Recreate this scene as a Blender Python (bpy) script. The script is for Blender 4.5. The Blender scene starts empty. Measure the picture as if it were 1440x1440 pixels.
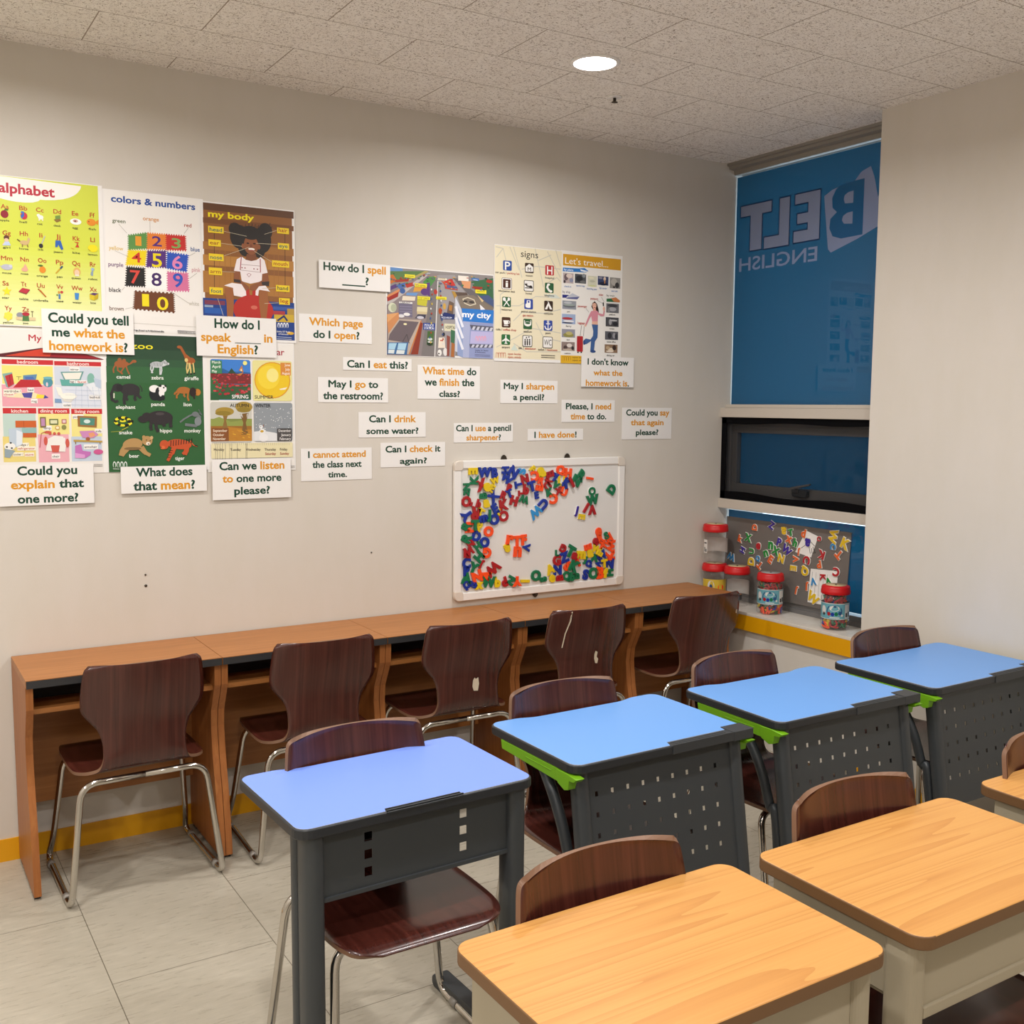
import bpy, bmesh, math, random
from mathutils import Vector, Matrix
random.seed(7)
PI = math.pi
SC = bpy.context.scene
COL = SC.collection

# ------------------------------------------------------------------ camera, world, exposure
def make_camera():
    cd = bpy.data.cameras.new('camera'); cam = bpy.data.objects.new('camera', cd); COL.objects.link(cam)
    cd.sensor_width = 36.0; cd.lens = 36.0 * 1466.99 / 1440.0; cd.clip_start = .05; cd.clip_end = 200
    pitch, roll, yaw = -.1024, .0065, .5555
    fw = Vector((math.sin(yaw)*math.cos(pitch), math.cos(yaw)*math.cos(pitch), math.sin(pitch)))
    r = Vector((math.cos(yaw), -math.sin(yaw), 0)); u = r.cross(fw)
    r2 = r*math.cos(roll) + u*math.sin(roll); u2 = -r*math.sin(roll) + u*math.cos(roll)
    m = Matrix((r2, u2, -fw)).transposed().to_4x4(); m.translation = Vector((-3.634, -3.878, 1.5868))
    cam.matrix_world = m
    SC.camera = cam
make_camera()
world = bpy.data.worlds.new('daylight'); SC.world = world; world.use_nodes = True
bg = world.node_tree.nodes['Background']; bg.inputs[0].default_value = (.62, .82, 1.0, 1); bg.inputs[1].default_value = 2.4
SC.view_settings.view_transform = 'Standard'; SC.view_settings.look = 'None'
SC.view_settings.gamma = 1.0; SC.view_settings.use_curve_mapping = False
SC.view_settings.exposure = 0.0
SC.cycles.use_denoising = True
SC.cycles.max_bounces = 10; SC.cycles.diffuse_bounces = 5; SC.cycles.transparent_max_bounces = 16
SC.cycles.sample_clamp_indirect = 6.0
LAMP_POWER = 16.8
LAMP_COLOR = (1.0, .962, .94)
H = 2.7568
PAL=[(205,214,75),(207,216,82),(208,217,87),(209,218,93),(211,219,99),(212,220,105),(214,221,111),(215,222,117),(217,223,123),(218,224,129),(220,226,134),(221,227,140),(223,228,146),(224,229,152),(226,230,158),(227,231,164),(229,232,170),(230,233,176),(232,235,182),(239,236,230),(181,40,58),(176,58,34),(58,58,32),(141,20,38),(75,90,32),(85,112,42),(192,48,64),(47,98,184),(58,107,184),(238,234,224),(138,106,48),(111,144,64),(242,240,234),(200,160,144),(122,74,64),(221,138,42),(34,34,34),(90,48,32),(232,192,160),(184,200,224),(201,173,120),(138,106,64),(106,74,40),(38,36,42),(184,184,176),(45,95,174),(200,56,40),(208,160,32),(233,218,30),(138,128,32),(180,182,198),(198,200,214),(219,165,142),(224,138,40),(77,108,42),(200,160,48),(47,79,111),(217,176,96),(236,198,168),(232,226,216),(138,160,180),(154,176,196),(240,220,40),(184,50,64),(128,32,48),(192,106,40),(90,58,26),(74,120,176),(208,144,58),(192,64,64),(88,128,64),(63,134,200),(90,58,106),(214,192,40),(192,168,32),(238,222,80),(141,143,154),(216,196,154),(77,122,68),(176,42,58),(106,90,64),(235,232,227),(31,74,150),(93,143,75),(221,127,53),(192,49,46),(232,207,30),(84,48,122),(47,85,184),(36,36,36),(245,243,240),(211,116,156),(107,63,40),(224,154,53),(127,164,90),(201,58,44),(232,210,30),(221,134,180),(211,74,64),(67,42,99),(236,216,32),(86,98,60),(207,143,74),(165,67,58),(216,184,96),(122,90,128),(37,37,37),(122,100,85),(58,90,148),(207,154,160),(195,191,180),(154,149,140),(185,180,171),(51,51,51),(85,85,85),(68,68,68),(138,90,48),(95,63,42),(116,73,42),(156,106,52),(176,124,60),(168,116,56),(74,47,26),(154,104,48),(31,63,134),(122,58,80),(42,90,168),(56,88,160),(200,168,56),(176,144,64),(143,160,184),(168,58,64),(28,47,102),(43,39,37),(122,74,48),(140,86,56),(42,26,20),(122,70,48),(243,237,230),(148,65,58),(236,228,230),(160,58,68),(160,136,140),(138,58,68),(160,106,112),(58,50,48),(236,228,228),(179,47,40),(204,106,88),(154,96,56),(232,228,228),(232,202,42),(31,90,90),(160,90,32),(47,106,96),(160,64,32),(42,74,64),(207,196,168),(223,228,238),(216,168,56),(232,232,232),(200,208,224),(230,226,220),(90,32,38),(201,64,44),(150,32,44),(231,220,124),(226,160,172),(194,47,52),(240,230,224),(201,210,222),(213,219,230),(185,207,198),(226,207,124),(232,221,140),(226,168,178),(188,201,216),(127,166,160),(184,48,58),(122,32,40),(181,42,50),(95,138,168),(74,106,176),(138,122,80),(79,143,160),(111,176,187),(216,200,208),(232,220,176),(74,74,152),(232,212,64),(239,236,232),(239,233,216),(181,68,58),(106,154,152),(230,228,216),(95,165,156),(127,178,164),(223,228,234),(184,198,216),(239,236,224),(216,214,204),(122,154,192),(159,176,200),(198,96,44),(138,58,26),(143,180,176),(185,200,214),(217,226,234),(232,232,228),(143,160,168),(122,106,64),(184,136,176),(90,106,64),(217,216,176),(184,106,106),(224,200,200),(200,154,80),(240,228,192),(138,138,80),(232,230,224),(200,88,74),(176,74,68),(154,106,56),(79,138,122),(207,224,220),(198,136,184),(224,154,112),(184,152,72),(160,90,58),(189,112,180),(215,154,205),(200,90,144),(37,64,47),(44,74,53),(48,86,58),(51,97,59),(47,95,53),(230,227,222),(230,220,40),(238,240,234),(154,90,52),(201,205,208),(51,56,60),(160,88,44),(217,192,122),(28,28,28),(47,45,48),(232,228,212),(36,34,38),(29,31,36),(236,234,232),(168,104,47),(46,33,31),(184,120,48),(31,31,24),(228,220,44),(201,196,58),(47,43,46),(74,68,70),(111,118,120),(95,102,104),(127,134,136),(176,141,90),(200,168,120),(232,224,208),(42,32,24),(127,100,64),(192,82,44),(35,24,21),(216,104,58),(223,232,224),(233,230,224),(163,31,53),(63,127,208),(42,95,154),(44,74,56),(122,48,48),(58,90,58),(51,104,63),(44,90,56),(181,48,58),(143,36,48),(200,74,80),(239,232,138),(200,128,58),(238,224,192),(63,127,88),(238,242,232),(242,242,238),(227,221,154),(216,150,42),(232,196,40),(238,210,60),(240,228,138),(239,232,216),(211,138,58),(244,234,216),(42,42,36),(198,197,188),(127,138,72),(143,154,80),(154,106,44),(184,128,47),(138,106,56),(122,90,48),(165,138,58),(143,122,48),(184,122,40),(200,144,48),(132,80,42),(239,224,200),(42,36,32),(143,150,156),(223,225,226),(228,230,232),(58,58,58),(138,90,64),(74,72,72),(232,230,228),(38,38,42),(227,218,176),(185,178,152),(85,80,72),(165,68,58),(125,119,106),(139,134,133),(95,138,192),(90,122,74),(168,154,96),(138,127,128),(185,178,176),(79,138,74),(154,150,152),(122,117,116),(138,133,132),(216,214,212),(201,112,46),(160,58,42),(90,63,122),(74,106,168),(176,58,48),(154,47,42),(63,95,154),(211,138,90),(211,154,64),(90,58,122),(106,148,200),(224,212,192),(111,106,128),(143,138,160),(194,189,58),(216,207,168),(200,184,144),(63,63,80),(207,211,184),(174,180,154),(216,214,216),(200,198,208),(201,138,90),(216,160,106),(184,168,154),(106,95,100),(200,122,58),(138,58,40),(63,106,154),(168,207,228),(216,224,224),(74,70,72),(240,232,184),(39,64,138),(232,236,244),(74,106,58),(207,216,208),(42,58,42),(223,228,228),(38,52,106),(224,228,240),(217,213,184),(58,58,52),(168,80,42),(200,160,80),(106,90,80),(176,122,64),(230,220,203),(192,90,64),(232,230,226),(224,222,220),(42,42,42),(138,74,64),(63,111,80),(168,106,58),(63,106,74),(106,102,104),(216,154,112),(194,58,50),(200,80,58),(90,90,136),(176,138,64),(95,80,72),(127,116,104),(216,207,184),(63,58,56),(74,90,128),(216,192,144),(154,58,42),(168,58,48),(200,204,216),(143,160,200),(168,176,208),(228,230,240),(143,154,196),(184,180,220),(90,90,106),(200,202,216),(47,120,200),(232,232,236),(242,244,248),(232,160,176),(42,42,74),(74,74,106),(230,220,56),(168,154,40),(122,106,32),(232,220,200),(74,120,184),(90,122,154),(74,122,74),(200,160,96),(106,90,128),(138,138,138),(58,74,58),(47,79,138),(168,64,48),(58,90,154),(220,218,216),(200,176,64),(230,221,192),(201,198,184),(204,216,204),(208,216,208),(42,38,34),(47,79,154),(239,238,234),(58,54,50),(63,47,38),(184,56,58),(70,38,28),(44,92,58),(48,72,154),(58,42,32),(74,48,36),(44,106,60),(208,138,120),(192,106,90),(232,230,225),(208,154,40),(244,240,230),(47,120,192),(232,240,248),(232,238,244),(184,170,168),(106,90,96),(216,200,192),(138,144,168),(58,50,56),(74,78,84),(42,44,48),(138,144,148),(106,110,112),(207,207,186),(184,184,164),(224,220,192),(200,204,152),(58,68,104),(34,38,58),(216,200,184),(138,136,152),(200,138,80),(143,141,136),(176,172,164),(58,56,56),(42,40,40),(63,111,174),(58,58,96),(42,47,122),(184,188,200),(90,95,144),(143,148,156),(106,110,116),(184,188,192),(154,168,160),(154,172,204),(224,224,228),(58,58,80),(143,143,156),(143,138,74),(184,174,112),(138,122,116),(216,208,200),(74,58,56),(184,168,152),(47,42,42),(106,106,110),(168,168,172),(58,58,62),(136,136,136),(74,74,78),(154,154,158),(184,184,186),(42,42,46),(90,90,96),(42,42,48),(154,154,160),(58,58,64),(138,112,88),(216,200,176),(58,42,34),(184,160,128),(224,212,196),(68,64,60),(47,106,64),(192,122,74),(46,34,32),(216,160,140),(224,176,154),(58,42,40),(168,58,68),(42,26,24),(208,138,152),(31,31,31),(63,95,148),(47,74,128),(176,42,48),(138,32,38),(220,174,40),(176,122,32),(138,106,32),(14,63,44),(216,149,28)]
ART={
'alphabet':[["R",0,[[-32512,23238],[-29107,18715]]],["R",1,[[-32602,21009],[-29117,18416]]],["R",2,[[-32608,20869],[-29117,18416]]],["R",3,[[-32613,20729],[-29117,18416]]],["R",4,[[-32619,20588],[-29117,18416]]],["R",5,[[-32625,20448],[-29117,18416]]],["R",6,[[-32630,20308],[-29117,18416]]],["R",7,[[-32636,20167],[-29117,18416]]],["R",8,[[-32642,20026],[-29117,18416]]],["R",9,[[-32647,19886],[-29117,18416]]],["R",10,[[-32653,19745],[-29117,18416]]],["R",11,[[-32659,19604],[-29117,18416]]],["R",12,[[-32664,19463],[-29117,18416]]],["R",13,[[-32670,19322],[-29117,18416]]],["R",14,[[-32676,19181],[-29117,18416]]],["R",15,[[-32682,19039],[-29117,18416]]],["R",16,[[-32687,18898],[-29117,18416]]],["R",17,[[-32693,18756],[-29117,18416]]],["R",18,[[-32699,18615],[-29117,18416]]],["P",19,[[-32544,23234],[-29641,23174],[-29669,23070],[-29752,22952],[-29877,22838],[-30018,22758],[-30226,22678],[-30500,22621],[-30771,22592],[-30939,22589],[-31008,22532],[-31177,22472],[-31409,22447],[-31672,22444],[-31932,22469],[-32157,22508],[-32571,22575]]],["T",[[20,"alphabet"]],[[-32202,22684],[-30485,22747]],325,2],["T",[[21,"Aa"]],[[-32153,22192],[-31911,22181]],148,1],["T",[[22,"apple"]],[[-32186,21773],[-31910,21785]],70,1],["T",[[21,"Bb"]],[[-31600,22195],[-31353,22185]],149,1],["T",[[22,"ball"]],[[-31604,21772],[-31380,21779]],70,1],["T",[[21,"Cc"]],[[-31087,22187],[-30853,22175]],149,1],["T",[[22,"cat"]],[[-31071,21759],[-30900,21760]],72,1],["T",[[21,"Dd"]],[[-30549,22187],[-30305,22175]],151,1],["T",[[22,"desk"]],[[-30558,21749],[-30326,21757]],72,1],["T",[[21,"Ee"]],[[-29969,22180],[-29762,22164]],152,1],["T",[[22,"egg"]],[[-29968,21732],[-29792,21734]],72,1],["T",[[21,"Ff"]],[[-29395,22182],[-29237,22161]],154,1],["T",[[22,"fish"]],[[-29450,21736],[-29210,21743]],73,1],["T",[[21,"Gg"]],[[-32132,21344],[-31885,21330]],148,1],["T",[[22,"girl"]],[[-32136,20901],[-31915,20905]],71,1],["T",[[21,"Hh"]],[[-31615,21365],[-31364,21352]],150,1],["T",[[22,"horse"]],[[-31647,20899],[-31366,20907]],71,1],["T",[[21,"Ii"]],[[-31017,21365],[-30917,21338]],150,1],["T",[[22,"ink"]],[[-31069,20917],[-30897,20917]],72,1],["T",[[21,"Jj"]],[[-30504,21367],[-30355,21344]],152,1],["T",[[22,"jeans"]],[[-30591,20877],[-30300,20886]],72,1],["T",[[21,"Kk"]],[[-29969,21348],[-29741,21331]],153,1],["T",[[22,"kite"]],[[-29988,20896],[-29752,20901]],73,1],["T",[[21,"Ll"]],[[-29405,21353],[-29257,21329]],154,1],["T",[[22,"lemon"]],[[-29496,20877],[-29196,20886]],73,1],["T",[[21,"Mm"]],[[-32209,20522],[-31864,20513]],148,1],["T",[[22,"mouse"]],[[-32193,20072],[-31915,20077]],70,1],["T",[[21,"Nn"]],[[-31627,20524],[-31369,20508]],150,1],["T",[[22,"nose"]],[[-31627,20083],[-31402,20085]],71,1],["T",[[21,"Oo"]],[[-31088,20529],[-30826,20513]],152,1],["T",[[22,"orange"]],[[-31146,20045],[-30802,20054]],72,1],["T",[[21,"Pp"]],[[-30531,20514],[-30295,20495]],152,1],["T",[[22,"pen"]],[[-30516,20059],[-30341,20057]],73,1],["T",[[21,"Qq"]],[[-30019,20516],[-29766,20498]],154,1],["T",[[22,"queen"]],[[-30055,20047],[-29760,20052]],73,1],["T",[[21,"Rr"]],[[-29446,20522],[-29256,20499]],155,1],["T",[[22,"robot"]],[[-29516,20047],[-29216,20052]],74,1],["T",[[21,"Ss"]],[[-32196,19704],[-32008,19681]],150,1],["T",[[22,"star"]],[[-32230,19263],[-32008,19262]],71,1],["T",[[21,"Tt"]],[[-31638,19712],[-31470,19687]],151,1],["T",[[22,"table"]],[[-31712,19250],[-31430,19252]],72,1],["T",[[21,"Uu"]],[[-31152,19700],[-30910,19679]],152,1],["T",[[22,"umbrella"]],[[-31277,19225],[-30818,19236]],73,1],["T",[[21,"Vv"]],[[-30546,19695],[-30331,19672]],153,1],["T",[[22,"vase"]],[[-30571,19243],[-30337,19241]],73,1],["T",[[21,"Ww"]],[[-30065,19681],[-29713,19666]],154,1],["T",[[22,"water"]],[[-30052,19228],[-29756,19230]],74,1],["T",[[21,"Xx"]],[[-29481,19673],[-29248,19651]],155,1],["T",[[22,"box"]],[[-29468,19246],[-29288,19241]],74,1],["T",[[21,"Yy"]],[[-32163,18897],[-31947,18873]],150,1],["T",[[22,"yellow"]],[[-32239,18452],[-31904,18453]],71,1],["T",[[21,"Zz"]],[[-31636,18882],[-31424,18857]],152,1],["T",[[22,"zoo"]],[[-31631,18458],[-31461,18452]],72,1],["E",23,[[-32047,22010]],[117,126,0]],["L",24,[[-32043,22126],[-32014,22188]],26],["E",25,[[-31977,22157]],[52,28,0]],["E",26,[[-31465,22011]],[106,120,0]],["P",27,[[-31571,22001],[-31461,22132],[-31452,22013],[-31529,21906]]],["E",28,[[-31504,22120]],[53,35,0]],["E",29,[[-30953,22012]],[87,71,0]],["E",29,[[-31018,22069]],[54,50,0]],["L",29,[[-30995,21958],[-31004,21900]],33],["L",29,[[-30901,21967],[-30890,21904]],33],["P",30,[[-30550,21972],[-30367,22069],[-30319,21959],[-30458,21888]]],["P",31,[[-30502,22102],[-30340,22143],[-30331,22029],[-30496,21985]]],["E",32,[[-29855,21974]],[180,102,0]],["E",33,[[-29864,21995]],[83,51,0]],["E",34,[[-29872,21987]],[34,29,0]],["E",35,[[-29355,22000]],[148,117,0]],["P",35,[[-29249,22010],[-29119,22110],[-29139,21925]]],["E",36,[[-29435,22014]],[17,18,0]],["E",37,[[-32019,21248]],[84,84,0]],["E",38,[[-32021,21178]],[65,56,0]],["P",39,[[-32088,21123],[-31951,21134],[-31897,21012],[-32146,20991]]],["L",38,[[-32083,21102],[-32145,21013]],20],["E",40,[[-31485,21132]],[133,78,0]],["P",40,[[-31425,21144],[-31359,21327],[-31301,21261],[-31347,21115]]],["L",41,[[-31540,21078],[-31550,20985]],33],["L",41,[[-31394,21083],[-31378,20992]],33],["L",42,[[-31609,21164],[-31699,21227]],33],["E",43,[[-30977,21075]],[67,72,0]],["L",44,[[-30951,21149],[-30841,21409]],33],["P",45,[[-30520,21293],[-30356,21300],[-30277,21025],[-30347,20983],[-30436,21164],[-30460,21075],[-30535,21069]]],["P",46,[[-29943,21300],[-29777,21285],[-29901,21122],[-29769,21118],[-29821,21245]]],["L",47,[[-29938,21053],[-30041,21081]],21],["E",48,[[-29335,21125]],[162,125,0]],["L",49,[[-29483,21090],[-29415,21030]],14],["E",50,[[-32043,20295]],[170,92,0]],["E",51,[[-31930,20338]],[52,49,0]],["L",50,[[-32199,20283],[-32262,20349]],19],["P",52,[[-31491,20449],[-31441,20360],[-31399,20242],[-31461,20188],[-31593,20199],[-31610,20269],[-31542,20331]]],["E",53,[[-30956,20288]],[101,108,0]],["E",54,[[-31018,20420]],[81,29,0]],["L",55,[[-30545,20195],[-30403,20364]],41],["L",56,[[-30403,20364],[-30324,20450]],55],["E",57,[[-29874,20293]],[118,146,0]],["E",58,[[-29875,20264]],[76,102,0]],["R",59,[[-29939,20201],[-29809,20151]]],["L",60,[[-29364,20440],[-29386,20195]],50],["E",61,[[-29365,20418]],[56,51,0]],["L",60,[[-29410,20326],[-29428,20215]],21],["P",62,[[-32067,19670],[-32033,19566],[-31928,19566],[-32012,19488],[-31990,19379],[-32076,19435],[-32167,19369],[-32137,19481],[-32214,19548],[-32110,19561]]],["P",63,[[-31718,19528],[-31597,19650],[-31376,19607],[-31488,19464]]],["L",64,[[-31712,19514],[-31489,19449],[-31377,19592]],17],["P",65,[[-31131,19636],[-31041,19613],[-30866,19400],[-30894,19377]]],["L",66,[[-31131,19636],[-31073,19647]],17],["R",67,[[-30488,19510],[-30425,19346]]],["E",68,[[-30472,19569]],[34,43,0]],["E",69,[[-30382,19581]],[48,43,0]],["E",70,[[-30530,19478]],[27,29,0]],["P",71,[[-29974,19584],[-29828,19579],[-29856,19357],[-29961,19358]]],["P",72,[[-29491,19570],[-29370,19621],[-29200,19609],[-29323,19528]]],["P",73,[[-29491,19570],[-29330,19527],[-29350,19356],[-29490,19400]]],["P",74,[[-29323,19528],[-29200,19609],[-29220,19430],[-29350,19356]]],["E",75,[[-32069,18603]],[52,57,0]],["E",75,[[-31996,18649]],[52,57,0]],["E",75,[[-31986,18738]],[52,57,0]],["E",75,[[-32050,18788]],[52,57,0]],["E",75,[[-32128,18753]],[52,57,0]],["E",75,[[-32149,18665]],[52,57,0]],["E",75,[[-32066,18696]],[78,78,0]],["E",76,[[-31701,18750]],[113,86,0]],["R",77,[[-31829,18686],[-31233,18585]]],["P",78,[[-31622,18739],[-31442,18741],[-31429,18561],[-31642,18559]]],["E",79,[[-31527,18787]],[113,65,0]],["L",80,[[-31330,18696],[-31330,18891]],20],["L",80,[[-31370,18881],[-31290,18878]],20]],
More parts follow.
